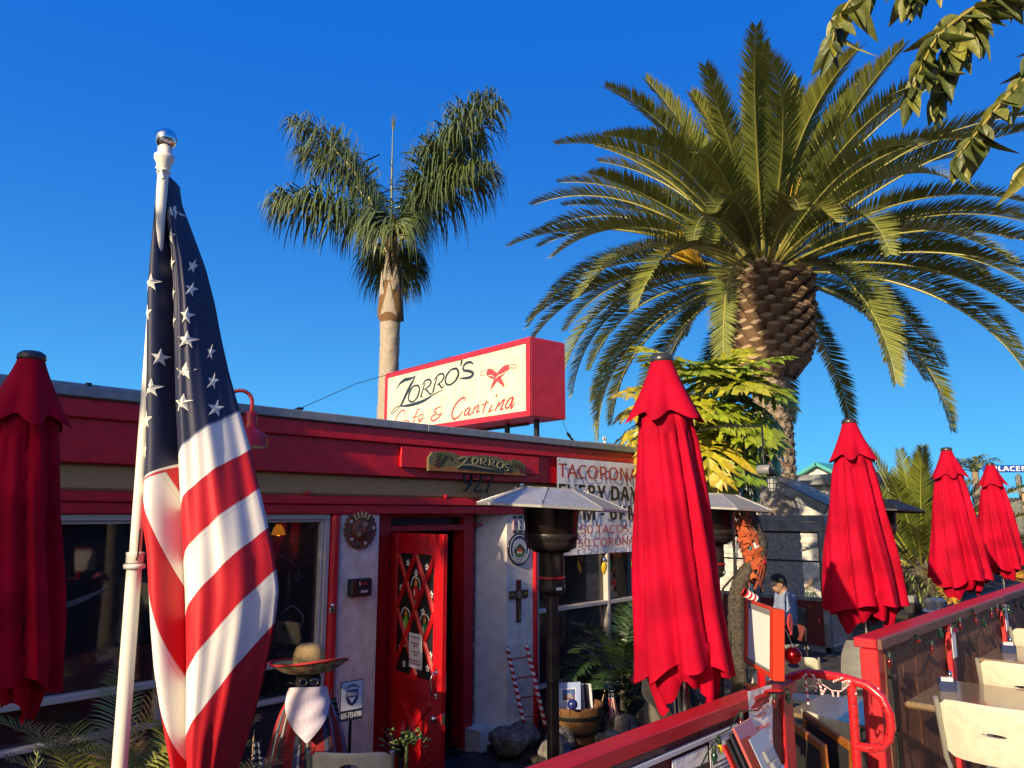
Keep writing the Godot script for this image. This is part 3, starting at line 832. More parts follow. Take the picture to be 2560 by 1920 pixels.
func facade_things():
	var g := G.new()
	# carved name board
	var o := thing("carved_name_board", "carved wooden name board with painted palms above the doorway", "sign", Vector3(4.66, 2.61, 0.12))
	var top := [[0, .12], [.05, .175], [.2, .19], [.33, .175], [.42, .15], [.55, .165], [.72, .18], [.9, .175], [1.02, .15], [1.08, .145], [1.16, .16], [1.25, .15], [1.32, .11], [1.335, .03]]
	var poly := PackedVector2Array([Vector2(1.335, 0), Vector2(0, 0)])
	for q in top: poly.append(Vector2(q[0], q[1]))
	g.col = Color(.17, .16, .075)
	g.plate(poly, 0.025)
	part(o, "board", g, M.any_rough)
	g = G.new(); g.col = Color(.30, .12, .035)
	g.plate(PackedVector2Array([Vector2(0.004, 0.003), Vector2(0.004, .055), Vector2(.12, .04), Vector2(.3, .05), Vector2(.5, .022), Vector2(.75, .016), Vector2(1.0, .022), Vector2(1.2, .03), Vector2(1.331, .02), Vector2(1.331, .003)]), 0.002, Transform3D(Basis(), Vector3(0, 0, .0255)))
	part(o, "painted_sand", g, M.any)
	g = G.new()
	var zz := Transform3D(Basis(), Vector3(0, 0, 0.0278))
	for q in [[.08, .04, .13, .16], [.11, .035, .21, .15], [1.3, .03, 1.2, .12], [1.26, .03, 1.16, .13]]:
		g.col = Color(.09, .03, .015)
		g.ribbon([q[0], q[1], .03, lerpf(q[0], q[2], .35), lerpf(q[1], q[3], .5), .024, q[2], q[3], .014], .002, zz)
		g.col = Color(.07, .10, .025)
		for a in 5:
			var s := -1.0 if a < 2 else 1.0
			g.ribbon([q[2], q[3], .012, q[2] + s * .03, q[3] + .012 - a * .004, .016, q[2] + s * (.05 + .01 * (a % 3)), q[3] - .03 - .01 * (a % 2), .004], .0022 + a * .0002, zz)
	part(o, "painted_palms", g, M.any)
	for e in [[0.0, Color(.03, .028, .015)], [0.003, Color(.26, .24, .13)]]:
		g = G.new(); g.col = e[1]
		var lift := Transform3D(Basis(), Vector3(-e[0], e[0] * .7, .026 + e[0]))
		for q in [[.36, .115, .006, .44, .145, .02, .52, .15, .006], [.50, .148, .012, .44, .09, .018, .41, .07, .008], [.34, .05, .006, .36, .04, .01, .42, .068, .012, .55, .075, .02, .72, .055, .014, .84, .045, .004],
			[.585, .145, .014, .555, .12, .016, .57, .09, .014, .61, .095, .014, .63, .125, .016, .60, .148, .014, .585, .145, .014], [.68, .15, .012, .665, .085, .014], [.67, .145, .01, .73, .148, .014, .73, .115, .014, .675, .11, .01, .74, .08, .014],
			[.80, .142, .012, .79, .08, .014], [.79, .138, .01, .85, .14, .014, .85, .11, .014, .80, .105, .01, .87, .07, .014], [.93, .12, .014, .90, .09, .016, .93, .06, .014, .98, .075, .014, .99, .11, .016, .96, .125, .014, .93, .12, .014],
			[1.07, .105, .012, 1.02, .105, .014, 1.02, .08, .014, 1.07, .065, .014, 1.05, .04, .014, 1.0, .042, .01]]:
			g.ribbon(q, 0.003 + e[0], lift)
		part(o, "carved_lettering", g, M.any)
	txt(o, "cafe_lettering", "Cafe & Cantina", M.navy_paint, 0.52, 0.045, Transform3D(Basis(Vector3(1, -.03, 0), Vector3(.25, 1, 0), Vector3(0, 0, 1)), Vector3(.46, .028, .0279)), "Droid Serif", 700, 0.002)
	# house numerals on the beam
	var nums := [["9", "black metal numeral nine, first on the tan beam", [.11, .15, .018, .08, .19, .026, .04, .20, .02, .01, .16, .03, .015, .11, .026, .06, .09, .016, .10, .13, .022, .115, .16, .03, .09, .08, .032, .05, .03, .022, .0, 0, .004]], ["2", "black metal numeral two, middle one on the tan beam", [.01, .15, .02, .03, .19, .014, .07, .195, .02, .095, .16, .028, .07, .10, .024, .02, .04, .016, .0, .018, .012, .05, .012, .022, .09, .014, .02, .105, .045, .006]], ["7", "black metal numeral seven, last on the tan beam", [.0, .16, .008, .01, .18, .02, .06, .185, .022, .12, .19, .012, .10, .15, .014, .06, .08, .018, .04, .02, .022, .038, 0, .016]]]
	for i in 3:
		g = G.new()
		g.ribbon(nums[i][2], 0.008)
		one("house_numeral", nums[i][1], "numeral", g, M.iron, Vector3([5.15, 5.30, 5.44][i], 2.425, 0.086), 0, "house numerals over the door")
		var pn := G.new(); pn.bx(.05, .02, -.055, .056, .026, 0.0)
		part(get_child(get_child_count() - 1), "stud", pn, M.iron)
	# banner
	o = thing("banner", "white vinyl banner lettered TACORONA EVERY DAY under the roof edge", "banner", Vector3(6.50, 1.775, 0.15))
	g = G.new()
	var rows := []
	for i in 13:
		var ln := PackedVector3Array()
		for j in 15: ln.append(Vector3(1.56 * j / 14.0, 1.055 - 1.055 * i / 12.0, 0.010 * sin(j * .8 + i * .25) * (i / 12.0) - 0.02 * (i / 12.0)))
		rows.append(ln)
	g.grid(rows, false, [], 1, 1, Vector3(0, 0, 1))
	part(o, "cloth", g, M.banner)
	for q in [["TACORONA", M.print_red, .01, .84, 1.53, .15, 500, "Droid Sans"], ["EVERY DAY", M.print_black, .01, .60, 1.53, .17, 700, "Droid Sans"], ["3PM - 6PM", M.print_black, .06, .375, 1.48, .17, 700, "Droid Sans"], ["$1.50 TACOS &", M.print_red, .08, .22, 1.46, .105, 400, "Droid Sans"], ["$3.50 CORONAS", M.print_red, .05, .075, 1.49, .105, 400, "Droid Sans"]]:
		txt(o, "lettering", q[0], q[1], q[4], q[5], Transform3D(Basis(), Vector3(q[2], q[3], 0.012)), q[7], q[6], 0.001)
	for q in [[.03, 1.03], [1.53, 1.03], [.03, .03], [1.53, .03]]:
		g = G.new(); g.lathe([[.006, 0], [.014, 0.003], [.016, 0]], 12, Vector3(q[0], q[1], .012), Basis(Vector3.RIGHT, PI / 2))
		part(o, "grommet", g, M.chrome)
	# gooseneck lamp
	o = thing("gooseneck_lamp", "red gooseneck barn lamp on the fascia behind the flag", "lamp", Vector3(2.66, 0, 0.13))
	g = G.new()
	var pts := []
	for i in 13:
		var a := PI * i / 12.0
		pts.append(Vector3(0.06 - cos(a) * 0.06, 3.02 + sin(a) * 0.09, 0.06 + 0.16 * (1 - cos(a)) * .5))
	pts = [Vector3(0, 2.9, 0.0), Vector3(0, 2.93, .05)] + pts + [Vector3(.12, 2.95, .22)]
	g.tube(pts, 0.014, 10)
	g.lathe([[.04, -.006], [.04, .006], [.0, .01]], 14, Vector3(0, 2.9, 0.0), Basis(Vector3.RIGHT, PI / 2))
	part(o, "arm", g, M.red_gloss)
	g = G.new()
	g.lathe([[.0, 2.955], [.04, 2.95], [.042, 2.87], [.047, 2.865], [.047, 2.83], [.075, 2.815], [.12, 2.78], [.135, 2.74], [.138, 2.70], [.142, 2.695]], 28, Vector3(.12, 0, .22))
	part(o, "lamp_shade", g, M.red_gloss)
	g = G.new(); g.lathe([[.139, 2.696], [.134, 2.70], [.128, 2.745], [.07, 2.80], [.03, 2.81]], 28, Vector3(.12, 0, .22)); g.ball(Vector3(.12, 2.75, .22), Vector3(.03, .04, .03))
	part(o, "reflector", g, M.white_gloss)
	# sun face
	o = thing("sun_face", "round terracotta sun face with smile on the white pier", "wall ornament", Vector3(4.02, 2.09, 0.0))
	g = G.new()
	var ring := PackedVector2Array()
	for i in 80:
		var a := TAU * i / 80.0
		ring.append(Vector2.from_angle(a) * (0.158 + 0.012 * cos(a * 22.0)))
	g.plate(ring, 0.022, XF(Vector3(0, 0, 0.004)))
	for i in 22:
		var d := Vector2.from_angle(TAU * (i + .5) / 22.0)
		g.tube([Vector3(d.x * .09, d.y * .09, .024), Vector3(d.x * .155, d.y * .155, .022)], [.010, .008], 6)
	part(o, "disc", g, M.terracotta)
	g = G.new(); g.ball(Vector3(0, 0, .026), Vector3(.10, .092, .045), 20); g.ball(Vector3(.0, -.005, .07), Vector3(.018, .03, .022)); g.tube([Vector3(-.04, -.032, .062), Vector3(-.02, -.022, .07), Vector3(.02, -.022, .07), Vector3(.04, -.032, .062)], .008, 6)
	part(o, "face", g, M.terracotta)
	for s: float in [-1.0, 1.0]:
		g = G.new(); g.ball(Vector3(s * .036, .022, .063), Vector3(.018, .008, .006))
		part(o, "eye", g, M.black)
		g = G.new(); g.ball(Vector3(s * .06, -.01, .05), Vector3(.028, .022, .014))
		part(o, "cheek", g, M.moss)
		g = G.new(); g.tube([Vector3(s * .015, .045, .062), Vector3(s * .035, .052, .06), Vector3(s * .06, .04, .05)], .006, 6)
		part(o, "brow", g, M.moss)
	g = G.new(); g.tube([Vector3(-.04, -.04, .06), Vector3(-.02, -.05, .064), Vector3(.02, -.05, .064), Vector3(.045, -.035, .058)], [.004, .009, .009, .004], 6)
	part(o, "mouth", g, M.black)
	for i in 5:
		var a := deg_to_rad(125.0 - 17 * i)
		g = G.new(); g.tube([Vector3(cos(a) * .10, sin(a) * .10, .036), Vector3(cos(a) * .15, sin(a) * .15, .034)], .011, 8)
		part(o, "ray", g, M.bone)
	for i in 9:
		var a := deg_to_rad(40.0 - 36 * i)
		g = G.new(); g.box(Vector3(cos(a) * .125, sin(a) * .125, .03), Vector3(.03, .03, .016), Basis(Vector3(0, 0, 1), a + .4), .005)
		part(o, "inset_stone", g, M.pale_stone if i % 2 else M.moss)
	for q in [[.012, .042], [-.05, -.038]]:
		g = G.new()
		var rp := []
		for i in 9: rp.append(Vector3(q[0] + cos(TAU * i / 8) * .014, q[1] + sin(TAU * i / 8) * .014, .068))
		g.tube(rp, .005, 6, false)
		part(o, "bead", g, M.bone)
	# black wall box
	o = thing("wall_box", "small black box with red label on white pier", "wall box", Vector3(3.91, 1.54, 0.0))
	g = G.new(); g.bx(0, 0, 0.0, .215, .145, .07, .012)
	part(o, "case", g, M.black)
	g = G.new(); g.bx(.06, .02, .0705, .2, .125, .075, .003)
	part(o, "cover", g, M.black_matt)
	g = G.new(); g.col = Color(.32, .01, .015); g.bx(.09, .095, .0755, .16, .115, .0775, .001)
	part(o, "label_strip", g, M.any)
	for q in [[.09, .03, .16, .05], [.072, .09, .084, .12]]:
		g = G.new(); g.col = Color(.6, .5, .5); g.bx(q[0], q[1], .0755, q[2], q[3], .0775, .001)
		part(o, "label_strip", g, M.any)
	# house number tiles, plaque, cross
	var tl := ["9", "2", "7"]
	for i in 3:
		o = thing("number_tile", ["pink ceramic tile with numeral nine on right pier", "ceramic tile with numeral two beside the nine", "ceramic tile with numeral seven behind the heater"][i], "tile", Vector3(5.95 + i * .085, 2.025, 0.001), 0, "house number tiles on the right pier")
		g = G.new(); g.col = [Color(.60, .40, .44), Color(.55, .55, .60), Color(.55, .55, .60)][i]; g.bx(0, .03, 0, .062, .145, .008, .002)
		part(o, "tile", g, M.any_gloss)
		g = G.new(); g.col = Color(.05, .045, .03); g.bx(0, .15, 0, .062, .175, .006, .002); g.bx(0, 0, 0, .062, .025, .006, .002)
		part(o, "tile_border", g, M.any)
		txt(o, "numeral", tl[i], M.navy_paint, .036, .085, XF(Vector3(.013, .045, .0085)), "Droid Serif", 700, .001)
	o = thing("round_plaque", "round plaque painted with a red roofed house and hill", "plaque", Vector3(6.035, 1.86, 0.001))
	var rx := Basis(Vector3.RIGHT, PI / 2)
	g = G.new(); g.col = Color(.02, .022, .04); g.lathe([[.0, 0], [.165, 0], [.165, .014], [.158, .018], [0.0, .018]], 40, Vector3.ZERO, rx)
	part(o, "rim", g, M.any_gloss)
	g = G.new(); g.col = Color(.5, .52, .56); g.lathe([[.146, .0185], [.146, .0205], [.138, .0205], [.138, .0185]], 40, Vector3.ZERO, rx); g.lathe([[.104, .0185], [.104, .0205], [.098, .0205], [.098, .0185]], 40, Vector3.ZERO, rx)
	part(o, "ring", g, M.any)
	g = G.new()
	var disc := PackedVector2Array()
	for i in 32: disc.append(Vector2.from_angle(TAU * i / 32) * .097)
	g.col = Color(.35, .4, .45); g.plate(disc, .001, XF(Vector3(0, 0, .0185)))
	g.col = Color(.03, .06, .03); g.plate(PackedVector2Array([Vector2(-.09, -.01), Vector2(0, .06), Vector2(.09, -.01), Vector2(.08, -.04), Vector2(-.08, -.04)]), .001, XF(Vector3(0, 0, .0198)))
	g.col = Color(.08, .16, .02); g.plate(PackedVector2Array([Vector2(-.08, -.04), Vector2(.08, -.04), Vector2(.05, -.08), Vector2(-.05, -.08)]), .001, XF(Vector3(0, 0, .0199)))
	g.col = Color(.45, .05, .02); g.plate(PackedVector2Array([Vector2(-.05, -.02), Vector2(-.03, .01), Vector2(.03, .01), Vector2(.05, -.02)]), .001, XF(Vector3(0, 0, .0211)))
	g.col = Color(.5, .4, .3); g.plate(PackedVector2Array([Vector2(-.04, -.045), Vector2(-.04, -.021), Vector2(.04, -.021), Vector2(.04, -.045)]), .001, XF(Vector3(0, 0, .0212)))
	part(o, "painting", g, M.any)
	for i in 9:
		var a := deg_to_rad(215.0 + 14 * i)
		txt(o, "lettering", "MEXICO BE".substr(i, 1) if i != 6 else "-", M.white, .016, .02, Transform3D(Basis(Vector3(0, 0, 1), a + PI / 2), Vector3(cos(a) * .13, sin(a) * .13, .019)), "Droid Sans", 700, .001)
	o = thing("wall_cross", "carved painted wooden cross hanging on the right pier", "cross", Vector3(6.03, 1.34, 0.001))
	g = G.new(); g.col = Color(.17, .03, .02); g.bx(-.032, -.21, 0, .032, .21, .018, .004)
	g.col = Color(.10, .05, .025); g.bx(-.14, .025, .001, -.033, .105, .019, .004); g.bx(.033, .025, .001, .14, .105, .019, .004)
	part(o, "arms", g, M.any_rough)
	g = G.new(); g.col = Color(.05, .10, .03); g.ribbon([0, -.2, .03, .012, -.12, .014, -.012, -.06, .018, .008, -.01, .01], .001, XF(Vector3(0, 0, .0185)))
	g.col = Color(.45, .32, .05); g.ribbon([-.005, -.19, .01, .008, -.15, .012, -.01, -.1, .008], .0015, XF(Vector3(0, 0, .0185)))
	for q in [-.1, .1]: g.ribbon([q - .03, .05, .006, q, .08, .012, q + .03, .05, .006], .001, XF(Vector3(0, 0, .0195)))
	part(o, "painted_vine", g, M.any)
	g = G.new(); g.col = Color(.4, .3, .06)
	for a in 8:
		var d := Vector2.from_angle(TAU * a / 8)
		g.ribbon([0, .065, .02, d.x * .045, .065 + d.y * .045, .004], .001, XF(Vector3(0, 0, .0195)))
	g.col = Color(.12, .14, .35); g.ball(Vector3(0, .065, .02), Vector3(.018, .018, .006), 10)
	part(o, "centre_flower", g, M.any)
	# candy cane ladder
	o = thing("candy_cane_ladder", "little ladder of two red and white striped canes leaning on pier", "ladder", Vector3(0, 0, 0))
	var cane := [[Vector3(5.86, .18, .24), Vector3(5.78, .93, .08)], [Vector3(6.17, .14, .24), Vector3(6.06, .93, .08)]]
	for k in cane:
		g = G.new()
		stripes(g, k[0], k[1], .022, 24)
		part(o, "cane", g, M.any)
	for i in 4:
		var f := .13 + .235 * i
		g = G.new(); g.tube([cane[0][0].lerp(cane[0][1], f), cane[1][0].lerp(cane[1][1], f)], .007, 6)
		part(o, "rung", g, M.red_gloss)
	# half barrel with prints
	o = thing("half_barrel", "cut down wooden barrel planter in front of the right window", "planter", Vector3(6.28, 0.05, .52))
	for i in 18:
		var a := TAU * i / 18.0
		g = G.new()
		var b := Basis(UP, -a)
		g.col = Color.WHITE * (0.8 + 0.4 * rg.randf()); g.col.a = 1
		g.box(b * Vector3(.245, .17, 0), Vector3(.025, .34, .092), b * Basis(Vector3(0, 0, 1), -.16), .004)
		part(o, "stave", g, M.barrel)
	for y in [.10, .245]:
		g = G.new(); g.lathe([[.252 + (y - .17) * .16 + .012, y - .018], [.258 + (y - .17) * .16 + .012, y - .018], [.262 + (y - .17) * .16 + .012, y + .018], [.256 + (y - .17) * .16 + .012, y + .018]], 36)
		part(o, "hoop", g, M.black)
	g = G.new(); g.lathe([[.0, .24], [.24, .24]], 24)
	part(o, "soil", g, M.soil)
	o = thing("framed_print", "blue framed leaflet with small photograph standing in the barrel", "print", Vector3(6.20, .29, .52), -.55)
	g = G.new(); g.col = Color(.36, .46, .75); g.bx(-.12, 0, -.004, .12, .30, .004, .001)
	part(o, "sheet", g, M.any)
	g = G.new(); g.col = Color(.62, .66, .82); g.bx(-.115, .01, .0045, .075, .25, .006)
	part(o, "page", g, M.any)
	g = G.new(); g.col = Color(.06, .12, .34); g.bx(-.07, .14, .0065, .06, .235, .0075); g.col = Color(.25, .10, .07); g.bx(-.06, .145, .0078, .05, .185, .0085); g.col = Color(.3, .3, .35); g.bx(-.02, .16, .0088, .02, .2, .0092)
	part(o, "photograph", g, M.any)
	g = G.new(); g.col = Color(.3, .32, .42)
	for i in 7: g.bx(-.1, .105 - i * .014, .0065, .05 - .02 * (i % 3), .109 - i * .014, .0072)
	part(o, "text_lines", g, M.any)
	for i in 3:
		o = thing("book", ["thin white booklet leaning behind the blue leaflet", "black spined booklet in the middle of the barrel", "white booklet outermost to the right in barrel"][i], "booklet", Vector3(6.36 + i * .04, .29, .46 + .02 * i), -1.1, "booklets in the barrel")
		g = G.new(); g.col = [Color(.6, .6, .66), Color(.03, .03, .05), Color(.6, .6, .68)][i]
		g.box(Vector3(0, .13, 0), Vector3(.2, .27, .018), Basis(Vector3(0, 0, 1), 0) * Basis(Vector3.RIGHT, .22 + .05 * i), .003)
		part(o, "cover", g, M.any)
	# light bulb shaped ornaments under the banner
	for i in 2:
		o = thing("bulb_ornament", ["yellow bulb shaped ornament hanging below the white banner", "green bulb shaped ornament beside the big umbrella"][i], "ornament", Vector3([7.39, 8.0][i], 1.53, .10), 0, "bulb ornaments under the banner")
		g = G.new(); g.col = [Color(.42, .30, .02), Color(.01, .25, .06)][i]
		g.lathe([[.002, 0], [.012, .01], [.03, .06], [.038, .10], [.032, .13], [.022, .15]], 14)
		part(o, "bulb", g, M.any_gloss)
		g = G.new(); g.lathe([[.022, .148], [.025, .152], [.025, .2], [.0, .202]], 12)
		part(o, "cap", g, M.chrome)
		g = G.new(); g.col = Color(.30, .02, .04)
		for s: float in [-1.0, 1.0]:
			g.ribbon([0, .22, .02, s * .05, .26, .035, s * .03, .24, .03, 0, .22, .02], .004); g.ribbon([0, .22, .015, s * .04, .17, .022, s * .06, .14, .02], .004)
		g.tube([Vector3(0, .2, 0), Vector3(0, .235, 0), Vector3(0, .25, -.02)], .003, 5)
		part(o, "ribbon_bow", g, M.any_cloth)
	# roof pipe with valve
	o = thing("roof_pipe", "thin grey pipe running along the roof edge to an elbow", "pipe", Vector3(0, 3.06, -.1))
	g = G.new(); g.tube([Vector3(7.3, 0, 0), Vector3(8.45, 0.02, 0)], .018, 8); g.tube([Vector3(8.45, -.05, 0), Vector3(8.45, .07, 0)], .03, 8)
	part(o, "pipe", g, M.grey_metal)
	g = G.new(); g.tube([Vector3(8.36, .02, 0), Vector3(8.43, .02, 0)], .032, 10)
	part(o, "elbow", g, M.grey_metal)
	g = G.new(); g.col = Color(.6, .62, .65); g.tube([Vector3(7.73, .01, 0), Vector3(7.73, .05, 0)], .015, 8); g.ball(Vector3(7.71, .075, 0), Vector3(.022, .03, .01), 8); g.ball(Vector3(7.75, .075, 0), Vector3(.022, .03, .01), 8)
	part(o, "valve_tap", g, M.any)
	o = thing("roof_conduit", "pale conduit pipe lying on the roof edge left of flag", "pipe", Vector3(0, 3.06, -.05))
	g = G.new(); g.tube([Vector3(.6, .01, 0), Vector3(2.15, .0, .02), Vector3(2.3, -.01, .02)], .016, 8)
	part(o, "pipe", g, M.grey_metal)
	g = G.new(); g.tube([Vector3(1.8, -.03, .02), Vector3(1.8, .025, .02)], .02, 8)
	part(o, "strap", g, M.iron)
	o = thing("motion_sensor", "small chrome latch on the red window post", "latch", Vector3(3.74, 1.47, .035))
	g = G.new(); g.ball(Vector3(0, .02, .02), Vector3(.02, .018, .02), 10)
	part(o, "knob", g, M.chrome)
	g = G.new(); g.bx(-.022, -.04, 0, .022, .0, .025, .004)
	part(o, "plate", g, M.chrome)

func stripes(g: G, a: Vector3, b: Vector3, r: float, nst: int):
	# a stick with slanting red and white bands
	var d := (b - a).normalized()
	var s1 := d.cross(UP if absf(d.y) < .9 else Vector3.RIGHT).normalized()
	var s2 := d.cross(s1)
	var L := (b - a).length()
	for i in nst:
		g.col = Color(.75, .72, .72) if i % 2 else Color(.45, .01, .02)
		var rows := []
		for e in 2:
			var ln := PackedVector3Array()
			for j in 10:
				var q := TAU * j / 10
				var off := clampf((i + e) * L / nst + cos(q) * r * .7, 0, L)
				ln.append(a + d * off + (s1 * cos(q) + s2 * sin(q)) * r)
			rows.append(ln)
		g.grid(rows, true)
	for e in [a, b]:
		for j in 10: g.ftri(e, e + (s1 * cos(TAU * j / 10) + s2 * sin(TAU * j / 10)) * r, e + (s1 * cos(TAU * (j + 1) / 10) + s2 * sin(TAU * (j + 1) / 10)) * r, e - (a + b) * .5)

func enclosure():
	var o := thing("patio_enclosure", "grey framed patio room with clear vinyl gable and windows", "building", Vector3(13.0, 0, 0))
	var L := 1.0
	var zs := [0.44, -0.74, -2.1, -3.6, -5.3]
	var g := G.new()
	for z in zs:
		g = G.new(); g.bx(0, 0, z - .05, .10, 1.93, z + .05, .006)
		part(o, "post", g, M.grey_frame)
		if z < -5.0 or z > 0.0:
			g = G.new(); g.bx(L - .1, 0, z - .05, L, 2.04, z + .05, .006)
			part(o, "post", g, M.grey_frame)
	for x in [0.0]:
		g = G.new(); g.bx(x - .012, 1.93, -5.4, x + .12, 2.09, .52, .006); g.bx(x, 2.092, -5.38, x + .11, 2.2, .50, .006)
		part(o, "beam", g, M.grey_frame)
		g = G.new(); g.bx(x, 0, -5.35, x + .11, .09, .49, .004); g.bx(x + .012, .80, -5.3, x + .09, .86, .39, .004)
		part(o, "rail", g, M.grey_frame)
		for i in 4:
			g = G.new(); g.bx(x + .03, .092, zs[i + 1] + .052, x + .07, .798, zs[i] - .052)
			part(o, "lower_panel", g, M.red_dark)
			g = G.new(); g.bx(x + .04, .862, zs[i + 1] + .052, x + .046, 1.928, zs[i] - .052)
			part(o, "vinyl_window", g, M.clear)
			g = G.new(); g.bx(x + .034, 1.425, zs[i + 1] + .052, x + .052, 1.455, zs[i] - .052)
			part(o, "window_bar", g, M.black_matt)
			g = G.new(); g.bx(x + .03, .862, zs[i] - .075, x + .056, 1.928, zs[i] - .053); g.bx(x + .03, .862, zs[i + 1] + .053, x + .056, 1.928, zs[i + 1] + .075); g.bx(x + .03, 1.9, zs[i + 1] + .076, x + .056, 1.928, zs[i] - .076)
			part(o, "window_frame", g, M.black_matt)
	for s in [0, 1]:
		g = G.new(); g.bx(.11, 2.05, [.42, -5.4][s], L - .12, 2.2, [.50, -5.32][s], .006); g.bx(.11, 0, [.42, -5.4][s], L - .12, .09, [.50, -5.32][s], .004)
		part(o, "beam", g, M.grey_frame)
		g = G.new(); g.bx(.11, .1, [.45, -5.37][s], L - .11, 2.048, [.456, -5.364][s])
		part(o, "vinyl_window", g, M.clear)
	# roof of two slopes
	var rz := -2.43
	var ry := 3.74
	for x in [0.0]:
		for s: float in [1.0, -1.0]:
			g = G.new()
			var e := Vector3(x + .05, 2.22, rz + s * 2.97)
			var t := Vector3(x + .05, ry, rz)
			var d := t - e
			var bz := Basis(Vector3.RIGHT, -atan2(d.y, d.z) if d.z > 0 else -atan2(d.y, d.z))
			g.box((e + t) * .5 + Vector3(0, .06, 0), Vector3(.1, .16, d.length()), bz, .006)
			part(o, "rafter", g, M.grey_frame)
		g = G.new()
		var rows := []
		for i in 9:
			var ln := PackedVector3Array()
			for j in 25:
				var z := rz - 2.93 + 5.86 * j / 24.0
				var top := ry - absf(z - rz) * (ry - 2.22) / 2.97
				ln.append(Vector3(x + .05 + .012 * sin(j * 2.3 + i * .9) * sin(i * 1.3), 2.205 + maxf(0.0, top - 2.205) * i / 8.0, z))
			rows.append(ln)
		g.grid(rows)
		part(o, "gable_vinyl", g, M.vinyl)
	for s: float in [1.0, -1.0]:
		g = G.new()
		g.quad(Vector3(-.0, ry + .15, rz), Vector3(L + .05, ry + .15, rz), Vector3(L + .05, 2.35, rz + s * 3.05), Vector3(-.0, 2.35, rz + s * 3.05), UP)
		g.quad(Vector3(-.0, ry + .145, rz), Vector3(L + .05, ry + .145, rz), Vector3(L + .05, 2.345, rz + s * 3.05), Vector3(-.0, 2.345, rz + s * 3.05), -UP)
		part(o, "roof", g, M.grey_frame)
	g = G.new(); g.bx(1.45, 0.1, -.95, 1.55, 1.64, -.80, .005)
	one("inner_post", "short red post seen through the enclosure window", "post", g, M.red_post, Vector3(13, 0, 0))
	# white sided house beyond, catching the sun
	o = thing("white_sided_house", "white house with horizontal siding seen through the vinyl windows", "house", Vector3(21.2, 0, 0))
	g = G.new(); g.bx(.03, 0, -9, 6, 3.0, -1.2)
	part(o, "wall", g, M.siding)
	for i in 16:
		g = G.new()
		g.quad(Vector3(-.002, i * .18, -9), Vector3(-.002, i * .18, -1.2), Vector3(.028, i * .18 + .18, -1.2), Vector3(.028, i * .18 + .18, -9), Vector3.LEFT)
		g.quad(Vector3(-.002, i * .18, -9), Vector3(-.002, i * .18, -1.2), Vector3(.03, i * .18, -1.2), Vector3(.03, i * .18, -9), -UP)
		part(o, "siding_board", g, M.siding)
	g = G.new(); g.bx(-.4, 3.0, -9.4, 6.4, 3.12, -.9); g.bx(.2, 3.121, -9, 6, 3.3, -1.2)
	part(o, "roof", g, M.grey_frame)
	g = G.new(); g.bx(-.03, .0, -4.9, 0.03, 2.0, -4.1, .01)
	part(o, "door", g, M.teal)
	for i in 10:
		g = G.new(); g.col = [Color(.05, .12, .02), Color(.09, .16, .03)][i % 2]
		leafclump(g, Vector3(20.9, .1, -3.0 - i * .12), .16, 40)
		if i % 3 == 0:
			g.col = Color(.5, .05, .1)
			leafclump(g, Vector3(20.9, .3, -3.0 - i * .12), .1, 6)
		if i == 0: o = thing("flowering_shrub", "low shrub with pink flowers at the foot of white siding", "shrub")
		part(o, "foliage", g, M.leaf)

func leafclump(g: G, o: Vector3, r: float, n: int, size := 0.04):
	for i in n:
		var d := Vector3(rg.randfn(), rg.randfn(), rg.randfn()).normalized() * r * pow(rg.randf(), .4)
		var a := Vector3(rg.randfn(), rg.randfn(), rg.randfn()).normalized() * size
		var b := a.cross(Vector3(rg.randfn(), rg.randfn(), rg.randfn())).normalized() * size * .5
		g.quad(o + d - a, o + d + b, o + d + a, o + d - b, UP)

